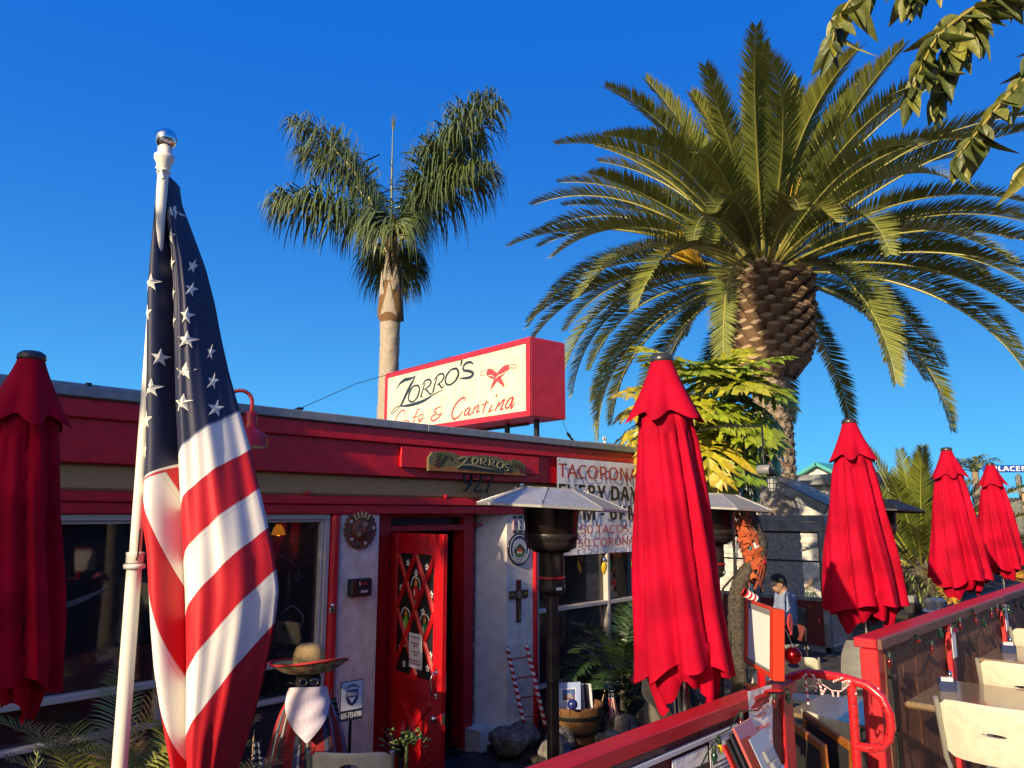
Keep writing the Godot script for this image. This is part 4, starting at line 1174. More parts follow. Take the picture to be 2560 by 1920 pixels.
func fences():
	var F := 3.985
	# near fence
	var o := thing("red_fence", "near red wooden fence with posters below its sunlit cap", "fence")
	var g := G.new()
	for k in [[-2.0, .9], [.904, 3.46]]:
		g = G.new(); g.bx(k[0], 1.449, 3.915, k[1], 1.50, 4.003, .005)
		part(o, "cap", g, M.red_wood)
	for i in 36:
		var x := -2.0 + i * .15
		if x > 3.35: break
		g = G.new(); g.bx(x + .001, .4 + .003 * (i % 3), F - .03, x + .147, 1.447, F - .008 + .002 * (i % 2), .003)
		part(o, "board", g, M.red_dark)
	g = G.new(); g.bx(1.2, 1.425, F - .006, 2.4, 1.446, F + .008, .002)
	part(o, "batten", g, M.worn_wood)
	for k in [[1.2, 2.06], [2.064, 2.95]]:
		g = G.new(); g.bx(k[0], 1.40, F - .006, k[1], 1.418, F + .012, .002)
		part(o, "channel_strip", g, M.pale_metal)
	for x in [-1.95, .6, 2.25]:
		g = G.new(); g.bx(x, .0, F - .12, x + .09, 1.447, F - .032, .004)
		part(o, "post", g, M.red_post)
	g = G.new(); g.bx(3.34, .0, 3.895, 3.44, 1.448, 3.992, .005)
	part(o, "post", g, M.red_post)
	poster("black_poster", "black poster reading BE RESPECTFUL WEAR A MASK on near fence", Vector3(2.44, 1.0, F + .002), .245, .385, true)
	poster("white_poster", "white poster of small printed paragraphs beside the black poster", Vector3(2.70, 1.0, F + .002), .225, .395, false)
	notice("hours_notice", "HOLIDAY HOURS sheet taped to the end of near fence", "notice", Transform3D(Basis(Vector3(0, 0, 1), -.03), Vector3(2.985, 1.245, 4.003)), .216, .28, ["HOLIDAY HOURS", "", "CHRISTMAS EVE", "8AM-2PM", "", "CHRISTMAS DAY", "CLOSED", "", "NEW YEARS EVE & DAY", "OPEN HOURS 8AM-6PM"])
	string_lights("string_lights", "short string of coloured bulbs on the near fence", [[2.45, 1.30, 1], [2.68, 1.375, 1], [2.72, 1.395, 2], [2.90, 1.45, 0], [3.2, 1.475, 0], [3.33, 1.465, 1]], 4.012, 1.0)
	# far fence
	o = thing("plank_fence", "brown plank fence with red cap along the pavement tables", "fence")
	for k in [[4.46, 7.4], [7.404, 10.0], [10.004, 12.6]]:
		g = G.new(); g.bx(k[0], 1.508, 3.90, k[1], 1.56, 4.02, .005)
		part(o, "cap", g, M.red_wood)
		g = G.new(); g.bx(k[0] + (.0 if k[0] > 5 else .004), 1.5045, 4.0215, k[1], 1.558, 4.045, .004)
		part(o, "cap_edge", g, M.worn_wood)
	g = G.new(); g.bx(4.455, .2, 3.93, 4.545, 1.506, 4.025, .005)
	part(o, "end_post", g, M.red_post)
	g = G.new(); g.bx(4.546, .2, 3.995, 4.62, 1.5035, 4.03, .004)
	part(o, "trim_board", g, M.plank)
	var x := 4.622
	var i := 0
	while x < 12.5:
		var w := .085 + .05 * rg.randf()
		g = G.new()
		var q := .62 + .75 * rg.randf()
		g.col = Color(q, q * (.9 + .2 * rg.randf()), q * (.85 + .3 * rg.randf()))
		g.bx(x, .3 + .01 * rg.randf(), 3.985, x + w - .0025, 1.506, 4.004 + .0018 * rg.randf(), .002)
		fastpart(o, "plank", i, g.mesh(), M.plank)
		x += w
		i += 1
	for p in [5.79, 7.42, 9.05, 10.7]:
		g = G.new(); g.bx(p, .3, 4.012, p + .09, 1.5035, 4.045, .004)
		part(o, "batten", g, M.red_post)
	for k in [[5.88, "narrow white sheet on the first batten of plank fence"], [7.5, "narrow white sheet on the second batten of plank fence"]]:
		g = G.new(); g.bx(k[0] - .07, 1.29, 4.047, k[0] + .02, 1.49, 4.05)
		one("fence_sheet", k[1], "notice", g, M.paper)
	var bl := []
	for b in [[4.51, 1.47, 0], [5.01, 1.51, 4], [5.30, 1.44, 0], [5.5, 1.50, 1], [5.83, 1.49, 3], [5.98, 1.51, 0], [6.35, 1.54, 4], [6.42, 1.50, 0], [6.62, 1.45, 1], [6.9, 1.50, 0], [7.1, 1.51, 0], [7.3, 1.49, 1], [7.5, 1.47, 1], [7.8, 1.5, 0], [8.05, 1.46, 1], [8.4, 1.5, 0], [8.8, 1.48, 1], [9.2, 1.5, 0], [9.6, 1.47, 1], [10, 1.5, 0]]: bl.append(b)
	string_lights("string_lights", "long string of coloured bulbs drooping below the plank fence cap", bl, 4.06, 1.25)
	string_lights("string_lights", "vertical string of red bulbs on the end of plank fence", [[4.56, 1.36, 5], [4.575, 1.07, 5], [4.58, .8, 5]], 4.045, 1.25)

func string_lights(nm: String, label: String, b: Array, z: float, sc: float):
	var o := thing(nm, label, "string lights")
	var cols := [Color(.07, .006, .007), Color(.006, .035, .02), Color(.45, .33, .01), Color(.12, .006, .05), Color(.14, .012, .012), Color(.05, .005, .006)]
	var g := G.new()
	var pts := []
	for i in b.size():
		pts.append(Vector3(b[i][0], b[i][1] + .02, z))
		if i < b.size() - 1: pts.append(Vector3((b[i][0] + b[i + 1][0]) / 2, (b[i][1] + b[i + 1][1]) / 2 + .02 - absf(b[i + 1][0] - b[i][0]) * .12, z + .004))
	g.tube(pts, .0028, 5)
	part(o, "cord", g, M.cord_green)
	for q in b:
		var t: float = [-.15, .2, .5, .6, 1.1, 1.45][q[2]] + (rg.randf() - .5) * .5
		var bs := Basis(Vector3(0, 0, 1), t).scaled(Vector3(sc, sc, sc) * .8)
		g = G.new(); g.lathe([[.0, .022], [.011, .02], [.011, -.008], [.0, -.008]], 10, Vector3(q[0], q[1], z + .006), bs)
		var sok := part(o, "socket", g, M.cord_green)
		g = G.new(); g.col = cols[q[2]]
		g.lathe([[.009, -.008], [.015, -.02], [.015, -.03], [.009, -.048], [.001, -.062]], 12, Vector3(q[0], q[1], z + .006), bs)
		part(o, "bulb", g, M.bulb_glass)

func poster(nm: String, label: String, at: Vector3, w: float, h: float, black: bool):
	var o := thing(nm, label, "poster", at)
	var g := G.new(); g.bx(0, 0, 0, w, h, .003, .001)
	part(o, "sheet", g, M.paper)
	if black:
		g = G.new(); g.bx(.004, .004, .0032, w - .004, h - .055, .004)
		part(o, "print_ground", g, M.print_black)
		for q in [["ALWAYS BE PREPARED FOR MORE", .03, .285, .16, .012], ["BE RESPECTFUL", .02, .245, .19, .028], ["WEAR A MASK", .02, .205, .17, .028], ["slow the spread of COVID-19", .06, .185, .13, .012]]:
			txt(o, "lettering", q[0], M.white, q[3], q[4], XF(Vector3(q[1], q[2], .0042)), "Droid Sans", 400, .0006)
		g = G.new(); g.ball(Vector3(.14, .13, .004), Vector3(.028, .034, .0015), 16); g.ball(Vector3(.14, .06, .004), Vector3(.05, .05, .0012), 16)
		part(o, "face_symbol", g, M.white)
	else:
		txt(o, "lettering", "Be Respectful - Wear a Mask", M.print_black, .11, .014, XF(Vector3(.06, h - .055, .0034)), "Droid Sans", 700, .0006)
		g = G.new()
		for i in 17:
			if i == 11: continue
			var x := .018
			while x < w - .03:
				var d := .008 + .018 * rg.randf()
				g.bx(x, h - .085 - i * .0165, .0032, minf(x + d, w - .018), h - .085 - i * .0165 + .006, .0038)
				x += d + .005
		part(o, "text_lines", g, M.print_black)
		txt(o, "lettering", "Wear a Mask - Stay Safe", M.print_black, .10, .012, XF(Vector3(.06, h - .27, .0034)), "Droid Sans", 700, .0006)

func umbrella(label: String, at: Vector3, top: float, seed_: int, lean := Vector3.ZERO, wide := .222):
	var o := thing("patio_umbrella", label, "umbrella", at, 0, "closed red patio umbrellas")
	rg.seed = seed_
	if lean != Vector3.ZERO:
		# the pole leans: its foot stands off by lean while the top stays over the spot
		o.position += lean
		var u := (Vector3(0, top, 0) - lean).normalized()
		o.basis = Basis(UP.cross(u).normalized(), UP.angle_to(u))
	var g := G.new()
	g.tube([Vector3(0, .06, 0), Vector3(0, top - .03, 0)], .019, 12)
	part(o, "pole", g, M.brushed)
	g = G.new(); g.lathe([[.0, 0], [.22, 0], [.22, .05], [.05, .08], [.03, .3], [.0, .3]], 24)
	part(o, "base", g, M.black_matt)
	g = G.new(); g.lathe([[.0, top + .012], [.035, top + .010], [.05, top - .002], [.052, top - .02], [.045, top - .03], [.0, top - .03]], 24)
	part(o, "finial_cap", g, M.cap_metal)
	var NS := 128
	var amp := []
	var ph := []
	var wob := []
	for i in 8:
		amp.append(.22 + .22 * rg.randf()); ph.append(rg.randf() * .5 - .25); wob.append(rg.randf() * TAU)
	var rot := rg.randf() * TAU
	# outer canopy, folded in eight panels that wrap round the pole
	for lay in 2:
		g = G.new()
		var rows := []
		var NV := 40 if lay == 0 else 14
		for i in NV + 1:
			var f := float(i) / NV
			var ln := PackedVector3Array()
			for j in NS:
				var th := TAU * j / NS
				var tw := .35 * f
				var s := fposmod((th + tw + rot) * 8.0 / TAU, 8.0)
				var k := int(s) % 8
				var q := s - floorf(s)
				q = clampf(q + ph[k] * .25 * sin(PI * q), 0, 1)
				var fold := (q / .82 if q < .82 else (1.0 - q) / .18)
				fold = sin(fold * PI * .5)
				var R: float
				var y: float
				if lay == 0:
					var yb := 1.60 + .035 * sin(th * 2 + rot) + .02 * sin(th * 5 + wob[k])
					y = lerpf(top - .22, yb, f)
					R = lerpf(.105, wide, pow(f, .75)) + .008 * sin(f * 9 + wob[k]) * f
					if f < .05: R -= .02
				else:
					var yb := 1.50 + .035 * sin(th * 2 + rot) + .03 * sin(th * 3 + wob[0]) + .015 * sin(th * 9 + wob[1])
					y = lerpf(1.72, yb, f)
					R = wide * lerpf(.80, .60, f * f)
				var A: float = amp[k] * (.55 + .45 * f) 
				var r := R * (1.0 - A * (1.0 - fold))
				r += .003 * sin(f * 7 + th * 3 + wob[k]) * f
				if lay == 0 and f > .1: r += .005 * sin(q * 12 + f * 3 + wob[k])
				ln.append(Vector3(cos(th) * r, y, sin(th) * r))
			rows.append(ln)
		g.grid(rows, true)
		if lay == 0:
			var hem := PackedVector3Array()
			for j in NS: hem.append(rows[-1][j] * Vector3(.93, 1, .93) + Vector3(0, .004, 0))
			g.grid([rows[-1], hem], true)
		part(o, "canopy" if lay == 0 else "inner_folds", g, M.canopy)
	# vent flap
	g = G.new()
	var rows2 := []
	for i in 17:
		var f := i / 16.0
		var ln := PackedVector3Array()
		for j in NS:
			var th := TAU * j / NS
			var lob := sin(th * 6.0 + rot + .6 * sin(th * 2 + wob[0]))
			var R := .047 + .105 * pow(f, 1.15)
			var r := R * (1.0 + lob * .17 * pow(f, 1.2) + .05 * sin(th * 3 + wob[1]) * f)
			var y := top - .022 - .25 * f - .022 * lob * f * f
			ln.append(Vector3(cos(th) * r, y, sin(th) * r))
		rows2.append(ln)
	var edge := PackedVector3Array()
	for j in NS: edge.append(rows2[-1][j] * Vector3(.96, 1, .96) + Vector3(0, .006, 0))
	g.grid(rows2, true)
	g.grid([rows2[-1], edge], true)
	part(o, "vent_flap", g, M.canopy)
	g = G.new()
	for k in 8:
		var a := TAU * (k + .5) / 8 + .5
		g.tube([Vector3(cos(a) * .035, top - .15, sin(a) * .035), Vector3(cos(a) * .085, 1.62, sin(a) * .085)], .006, 5)
	part(o, "ribs", g, M.brushed)
	return o

func umbrellas():
	umbrella("closed red umbrella mostly in shade, left of the flag", Vector3(.90, 0, 2.07), 2.845, 101)
	umbrella("largest closed red umbrella, in front of the white banner", Vector3(2.86, 0, 3.74), 2.90, 115, Vector3(.07, 0, .076), .205)
	umbrella("closed red umbrella before the patio room, second largest one lit", Vector3(5.63, 0, 3.56), 2.88, 123, Vector3(.02, 0, .022), .28)
	umbrella("closed red umbrella in front of the bushy low palm", Vector3(8.38, 0, 3.51), 2.85, 137, Vector3(.03, 0, .03), .275)
	umbrella("smallest closed red umbrella below the blue street sign", Vector3(11.08, 0, 3.34), 2.84, 149, Vector3(.03, 0, .03), .27)
	rg.seed = 21

func lut(tab: Array, y: float) -> Array:
	for i in tab.size() - 1:
		if y <= tab[i][0] and y >= tab[i + 1][0]:
			var f: float = (tab[i][0] - y) / (tab[i][0] - tab[i + 1][0])
			return [lerpf(tab[i][1], tab[i + 1][1], f), lerpf(tab[i][2], tab[i + 1][2], f), lerpf(tab[i][3], tab[i + 1][3], f)]
	return [tab[-1][1], tab[-1][2], tab[-1][3]] if y < tab[-1][0] else [tab[0][1], tab[0][2], tab[0][3]]

func flag_z(u: float, right: bool, wide: float, y: float) -> float:
	if right:
		return -.03 + minf(.085, .45 * wide) * sin(PI * pow(u, .62)) + .05 * (pow(u, .3) - .4) - .10 * u * u + .009 * sin(u * 15 + y * 2.2) * wide * 3 + .0035 * sin(u * 34 - y * 5)
	return .0 + minf(.06, .5 * wide) * sin(PI * pow(u, .7)) - .05 * pow(u, 3)

func flag():
	var B := Basis(Vector3(.679, 0, .734), UP, Vector3(-.734, 0, .679)).orthonormalized()
	var o := thing("flagpole", "white metal flagpole with silver ball top", "flagpole")
	o.transform = Transform3D(B, Vector3(1.10, 0, 2.71))
	var g := G.new(); g.tube([Vector3(.018, 0, 0), Vector3(.006, 2.05, 0)], .0245, 18)
	part(o, "lower_tube", g, M.pole_white)
	g = G.new(); g.tube([Vector3(.006, 2.04, 0), Vector3(-.004, 3.52, 0)], .0195, 18)
	part(o, "upper_tube", g, M.pole_white)
	g = G.new(); g.lathe([[.025, 2.035], [.034, 2.036], [.036, 2.044], [.034, 2.052], [.022, 2.053]], 20, Vector3(.006, 0, 0)); g.lathe([[.02, 2.055], [.029, 2.056], [.029, 2.085], [.031, 2.09], [.02, 2.092]], 20, Vector3(.006, 0, 0))
	part(o, "flange", g, M.pole_white)
	g = G.new(); g.lathe([[.0195, 3.49], [.025, 3.50], [.027, 3.515], [.036, 3.53], [.036, 3.545], [.024, 3.55], [.026, 3.575], [.02, 3.58]], 20, Vector3(-.004, 0, 0))
	part(o, "neck", g, M.pole_white)
	g = G.new(); g.ball(Vector3(-.004, 3.612, 0), Vector3(.040, .040, .040), 28)
	part(o, "ball", g, M.chrome)
	g = G.new(); g.tube([Vector3(.03, 2.17, .03), Vector3(.03, 2.08, .032), Vector3(.025, 2.065, .03)], .003, 6)
	part(o, "snap_hook", g, M.bronze)
	o = thing("flag", "large draped flag of stars and red and white stripes", "flag")
	o.transform = Transform3D(B, Vector3(1.10, 0, 2.71))
	var tab := [[3.491, -.023, -.008, -.002], [3.39, -.024, .003, .031], [3.282, -.024, .02, .077], [3.139, -.025, .046, .138], [2.999, -.022, .065, .183], [2.861, -.013, .078, .218], [2.726, -.003, .092, .257], [2.592, .006, .105, .303], [2.461, .017, .118, .347], [2.332, .022, .13, .384], [2.205, .023, .144, .42], [2.08, .049, .157, .454], [1.956, .065, .17, .476], [1.835, .082, .182, .468], [1.716, .101, .194, .45], [1.598, .128, .205, .427], [1.482, .157, .216, .4], [1.368, .187, .228, .37], [1.25, .21, .236, .34], [1.12, .22, .243, .3]]
	var im := Image.create(32, 832, false, Image.FORMAT_RGB8)
	for y in 832:
		var n := y / 64
		var e := y % 64
		var c := Color(.013, .017, .05)
		if n >= 7: c = Color(.74, .71, .66) if n % 2 else Color(.52, .008, .018)
		if n >= 7 and (e < 3 or (e > 5 and e < 8)): c = c * .82
		if n == 7 and e < 3: c = Color(.2, .22, .3)
		c = c.linear_to_srgb()
		for x in 32: im.set_pixel(x, y, c)
	mt("flag_cloth", 1, 1, 1, .62, {"tex": ImageTexture.create_from_image(im), "tri": false, "gain": 1.0, "back": Color(.14, .09, .08)})
	M.flag_cloth.texture_repeat = false
	g = G.new()
	var NR := 120
	var P := []
	var V := []
	for i in NR + 1:
		var y := 3.485 - (3.485 - 1.12) * i / NR
		var q := lut(tab, y)
		var ln := []
		var vv := []
		for k in 5:
			var u := k / 4.0
			ln.append(Vector3(q[0] + .004 * sin(u * PI) - .0 * u, y, -.06 + .06 * u)); vv.append(u)
		for k in range(1, 17):
			var u := k / 16.0
			ln.append(Vector3(lerpf(q[0], q[1] - .004, u), y, flag_z(u, false, q[1] - q[0], y)))
		for k in range(1, 5):
			ln.append(Vector3(q[1] - .004 + .002 * k, y, -.05 - .03 * sin(PI * k / 5.0)))
		for k in range(0, 29):
			var u := k / 28.0
			ln.append(Vector3(lerpf(q[1], q[2], u), y, flag_z(u, true, q[2] - q[1], y)))
		for k in range(1, 8):
			var u := k / 7.0
			ln.append(Vector3(lerpf(q[2], q[1], u * .9), y, flag_z(1, true, q[2] - q[1], y) - .05 * sin(u * PI * .5)))
		var vs := []
		for p in ln:
			vs.append(flag_n(p.x, p.y, p.x < q[1] - .001))
		for k in range(4, ln.size()):
			var left: bool = k < 21
			var sk: float = .58 * (ln[k].x - .023) * clampf(1.0 - absf(y - 2.338) / .5, 0, 1)
			if not left: sk = .58 * (q[1] - .027) * clampf(1.0 - absf(y - 2.338) / .5, 0, 1) * (maxf(0.0, 1.0 - (k - 20) / 4.0))
			ln[k].y += sk
		vs.clear()
		for k in ln.size():
			vs.append(flag_n(ln[k].x, y if k < 21 else ln[k].y, k < 21))
		P.append(ln); V.append(vs)
	var C: int = P[0].size()
	for i in NR:
		for j in C - 1:
			var nn := []
			for e in [[i, j], [i, j + 1], [i + 1, j + 1], [i + 1, j]]:
				var a: Vector3 = P[mini(e[0] + 1, NR)][e[1]] - P[maxi(e[0] - 1, 0)][e[1]]
				var b: Vector3 = P[e[0]][mini(e[1] + 1, C - 1)] - P[e[0]][maxi(e[1] - 1, 0)]
				nn.append(a.cross(b).normalized())
			var u := Vector2(.5, 0)
			var t4 := [Vector2(.5, V[i][j]), Vector2(.5, V[i][j + 1]), Vector2(.5, V[i + 1][j + 1]), Vector2(.5, V[i + 1][j])]
			g.tri(P[i][j], P[i][j + 1], P[i + 1][j + 1], nn[0], nn[1], nn[2], t4[0], t4[1], t4[2])
			g.tri(P[i][j], P[i + 1][j + 1], P[i + 1][j], nn[0], nn[2], nn[3], t4[0], t4[2], t4[3])
	part(o, "cloth", g, M.flag_cloth)
	# embroidered stars
	var st := [[.032, 3.333, .7], [.046, 3.226, .45], [.059, 3.118, .4], [.001, 3.041, .95], [-.004, 2.927, .6], [.13, 3.028, .4], [.117, 3.126, .3], [.134, 2.921, .6], [.144, 2.83, .95], [.151, 2.715, 1], [.078, 3.003, .25], [.090, 2.898, .25], [.158, 2.60, 1], [.164, 2.596, 0], [.247, 2.59, .55], [.225, 2.69, .4], [.204, 2.80, .3], [.051, 2.767, .7], [.036, 2.655, 1], [.025, 2.543, .75], [.024, 2.437, .35]]
	for s in st:
		if s[2] == 0: continue
		var q := lut(tab, s[1])
		var rt: bool = s[0] > q[1]
		var u: float = clampf((s[0] - q[1]) / (q[2] - q[1]), 0, 1) if rt else clampf((s[0] - q[0]) / (q[1] - q[0]), 0, 1)
		g = G.new()
		var pts := []
		for i in 10:
			var a := PI / 2 + TAU * i / 10
			var r := .035 if i % 2 == 0 else .0138
			var lx: float = cos(a) * r * s[2]
			var ly := sin(a) * r
			var xx: float = s[0] + lx
			var qq := lut(tab, s[1] + ly)
			var uu := clampf((xx - qq[1]) / (qq[2] - qq[1]), 0, 1) if rt else clampf((xx - qq[0]) / (qq[1] - qq[0]), 0, 1)
			pts.append(Vector3(xx, s[1] + ly, flag_z(uu, rt, (qq[2] - qq[1]) if rt else (qq[1] - qq[0]), s[1] + ly) + .003))
		var cen := Vector3(s[0], s[1], flag_z(u, rt, (q[2] - q[1]) if rt else (q[1] - q[0]), s[1]) + .0075)
		for i in 10: g.ftri(cen, pts[i], pts[(i + 1) % 10], Vector3(0, 0, 1))
		part(o, "star", g, M.star_cloth)
	g = G.new(); g.tube([Vector3(-.02, 3.49, .02), Vector3(.0, 3.475, .026), Vector3(.012, 3.44, .03)], .006, 8); g.tube([Vector3(-.024, 3.48, .0), Vector3(-.01, 3.478, .024), Vector3(.012, 3.482, .02), Vector3(.016, 3.48, -.01)], .006, 8)
	part(o, "hoist_band", g, M.pole_white)

func flag_n(x: float, y: float, left: bool) -> float:
	if left:
		if y > 2.338: return clampf(6.9 - (y - 2.338) / .2, 0.0, 6.9) / 13.0
		return clampf(8.98 + ((2.37 - y) - 2.4 * (x - .079)) / .21, 8.02, 12.98) / 13.0 if x > .05 else clampf(9.0 + ((2.37 - y) - 2.4 * (x - .079)) / .21, 9.05, 12.98) / 13.0
	var sl := 1.02 + .55 * clampf((2.45 - y) / .9, 0, 1)
	var nn := 7.0 + ((2.42 - y) + (x - .13) * sl) / (.195 + .02 * clampf((2.4 - y) / .8, 0, 1))
	return clampf(nn, 0.0, 12.98) / 13.0

func frond(g: G, base: Vector3, az: float, el: float, L: float, droop: float, o := {}):
	# a feather leaf: a curved stalk with two rows of leaflets
	var n: int = o.get("n", 70)
	var ll: float = o.get("ll", .42)
	var lw: float = o.get("lw", .022)
	var vang: float = o.get("v", .5)
	var hang: float = o.get("hang", 0.0)
	var fwd: float = o.get("fwd", .9)
	var s0: float = o.get("start", .14)
	var ca: Color = o.get("ca", Color(.05, .08, .02))
	var cb: Color = o.get("cb", Color(.12, .14, .03))
	var stalk: Color = o.get("stalk", Color(.20, .22, .06))
	var sway: float = o.get("sway", 0.0)
	var segs: int = o.get("segs", 2)
	var M1 := 26
	var P := []
	var Tn := []
	var p := base
	for i in M1 + 1:
		var t := float(i) / M1
		var e := el - droop * pow(t, o.get("pw", 1.5))
		var a: float = az + sway * t * t
		var d := Vector3(cos(e) * cos(a), sin(e), cos(e) * sin(a))
		P.append(p); Tn.append(d)
		p += d * L / M1
	var rr: float = o.get("r", .022)
	var rad := []
	for i in M1 + 1: rad.append(rr * (1.0 - .88 * i / M1))
	g.col = stalk
	g.tube(P, rad, 5, false)
	for i in n:
		var t := s0 + (1.0 - s0) * (i + .5) / n
		var fi := t * M1
		var k := mini(int(fi), M1 - 1)
		var q: Vector3 = P[k].lerp(P[k + 1], fi - k)
		var d: Vector3 = Tn[k].lerp(Tn[k + 1], fi - k).normalized()
		var side := d.cross(UP)
		if side.length() < .15: side = Vector3(-sin(az), 0, cos(az))
		side = side.normalized()
		var nor := side.cross(d).normalized()
		var tt := (t - s0) / (1.0 - s0)
		var len: float = ll * clampf(pow(sin(PI * clampf(.10 + .86 * tt, 0, 1)), .55), .18, 1.0) * (.9 + .2 * rg.randf())
		for sg: float in [-1.0, 1.0]:
			var va := vang * (.75 + .5 * rg.randf())
			var ff: float = lerpf(fwd * .75, fwd * 1.35, tt)
			var dir := (side * sg + nor * va + d * ff + Vector3(rg.randfn(), rg.randfn(), rg.randfn()) * float(o.get("mess", .05))).normalized()
			var w := lw * (.75 + .35 * sin(PI * tt))
			var br := .75 + .5 * rg.randf()
			var cc := ca.lerp(cb, clampf(tt * .8 + .3 * (rg.randf() - .5), 0, 1)) * br
			cc.a = 1.0
			g.col = cc
			var wv := dir.cross(nor * 1.0 + side * sg * -.3).normalized() * w * .5
			var a0 := q
			var d0 := dir
			var pw := .6
			for m in segs:
				var step := len / segs
				var b0: Vector3 = a0 + d0 * step
				d0 = (d0 + Vector3.DOWN * hang * (1.0 + m) / segs).normalized()
				var w1: float = [1.0, .75, .4, .2][m] if m < segs - 1 else 0.0
				if w1 > 0.0: g.quad(a0 - wv * pw, a0 + wv * pw, b0 + wv * w1, b0 - wv * w1, nor)
				else: g.ftri(a0 - wv * pw, a0 + wv * pw, b0, nor)
				a0 = b0
				pw = w1

func ringed_trunk(g: G, path: Array, radii: Array, rings: float, depth: float, segs := 24):
	var rows := []
	var N := 120
	for i in N + 1:
		var f := float(i) / N * (path.size() - 1)
		var k := mini(int(f), path.size() - 2)
		var p: Vector3 = path[k].lerp(path[k + 1], f - k)
		var r: float = lerpf(radii[k], radii[k + 1], smoothstep(0, 1, f - k))
		var ln := PackedVector3Array()
		for j in segs:
			var a := TAU * j / segs
			var s := fposmod(p.y * rings + .15 * sin(a + p.y) + .1 * sin(3 * a), 1.0)
			var d := depth * (pow(s, 3.0) - .3) + depth * .5 * sin(a * 5 + p.y * 11)
			ln.append(p + Vector3(cos(a), 0, sin(a)) * (r + d))
		rows.append(ln)
	g.grid(rows, true)

func queen_palm():
	rg.seed = 31
	var at := Vector3(9.36, 0, -6.50)
	var o := thing("queen_palm", "slender ringed palm with few plume fronds behind the roof sign", "palm tree", at)
	var g := G.new()
	ringed_trunk(g, [Vector3(0, 0, 0), Vector3(-.02, 2.5, 0), Vector3(0, 5.4, 0), Vector3(0, 6.05, 0)], [.24, .215, .195, .20], 4.2, .008)
	part(o, "trunk", g, M.pale_bark)
	g = G.new()
	g.lathe([[.20, 6.0], [.255, 6.12], [.262, 6.25], [.245, 6.5], [.205, 6.8], [.16, 7.05], [.12, 7.2], [.11, 7.55], [.09, 8.0], [.05, 8.3]], 20)
	part(o, "crownshaft", g, M.fibre)
	# old leaf bases clasping the neck
	for i in 11:
		var a := i * 2.4
		var y0 := 6.08 + .085 * i
		g = G.new()
		var q := .8 + .5 * rg.randf()
		g.col = Color(q, q * .97, q * .92)
		var rows := []
		for r in 7:
			var f := r / 6.0
			var ln := PackedVector3Array()
			for c in 7:
				var u := (c - 3) / 3.0
				var wd := (.62 * (1 - f) + .08) * (1.0 - .25 * f)
				var aa := a + u * wd
				var rad := (.272 - .008 * i) * (1 - .28 * f) + .02 * sin(f * PI) + .05 * pow(f, 3)
				ln.append(Vector3(cos(aa) * rad, y0 + f * .62 - .12 * u * u * (1 - f) * 0.6, sin(aa) * rad))
			rows.append(ln)
		g.grid(rows)
		part(o, "leaf_base", g, M.pale_bark)
	# picture right is world (.68, .73); the camera looks along (.73, -.68)
	var r := atan2(.734, .679)
	var fr := [[r + PI + .05, 1.33, 3.85, 1.0, 0], [r + PI - .2, .82, 2.6, 1.15, 1], [r + .0, 1.30, 4.1, .62, 2], [r + .3, 1.15, 3.7, .62, 3], [r - .4, 1.2, 3.3, .6, 4], [r + 1.4, .6, 1.5, 1.7, 5], [r - 1.7, .5, 1.5, 1.6, 6], [r + .15, .95, 2.6, .8, 7], [r + PI + .25, 1.2, 3.2, 1.0, 8]]
	for f in fr:
		g = G.new()
		frond(g, Vector3(cos(f[0]) * .08, 7.35 + .03 * f[4], sin(f[0]) * .08), f[0], f[1], f[2], f[3], {"n": 160, "ll": 1.40, "lw": .042, "v": .45, "hang": 2.3, "fwd": .55, "start": .2, "mess": .40, "segs": 4, "r": .045, "pw": 1.5,
			"ca": Color(.055, .09, .03), "cb": Color(.13, .16, .045), "stalk": Color(.26, .25, .09)})
		part(o, "frond", g, M.leaf)
	g = G.new(); g.col = Color(.12, .15, .06); g.tube([Vector3(-.02, 7.6, 0), Vector3(-.06, 9.0, 0), Vector3(-.07, 10.35, 0)], [.03, .022, .005], 6)
	for i in 8: g.ftri(Vector3(-.07, 10.1 + i * .02, 0), Vector3(-.05, 10.1 + i * .02, .01), Vector3(-.07 + .08 * rg.randfn(), 10.45 + .08 * rg.randf(), .08 * rg.randfn()), UP)
	part(o, "spear_leaf", g, M.leaf)

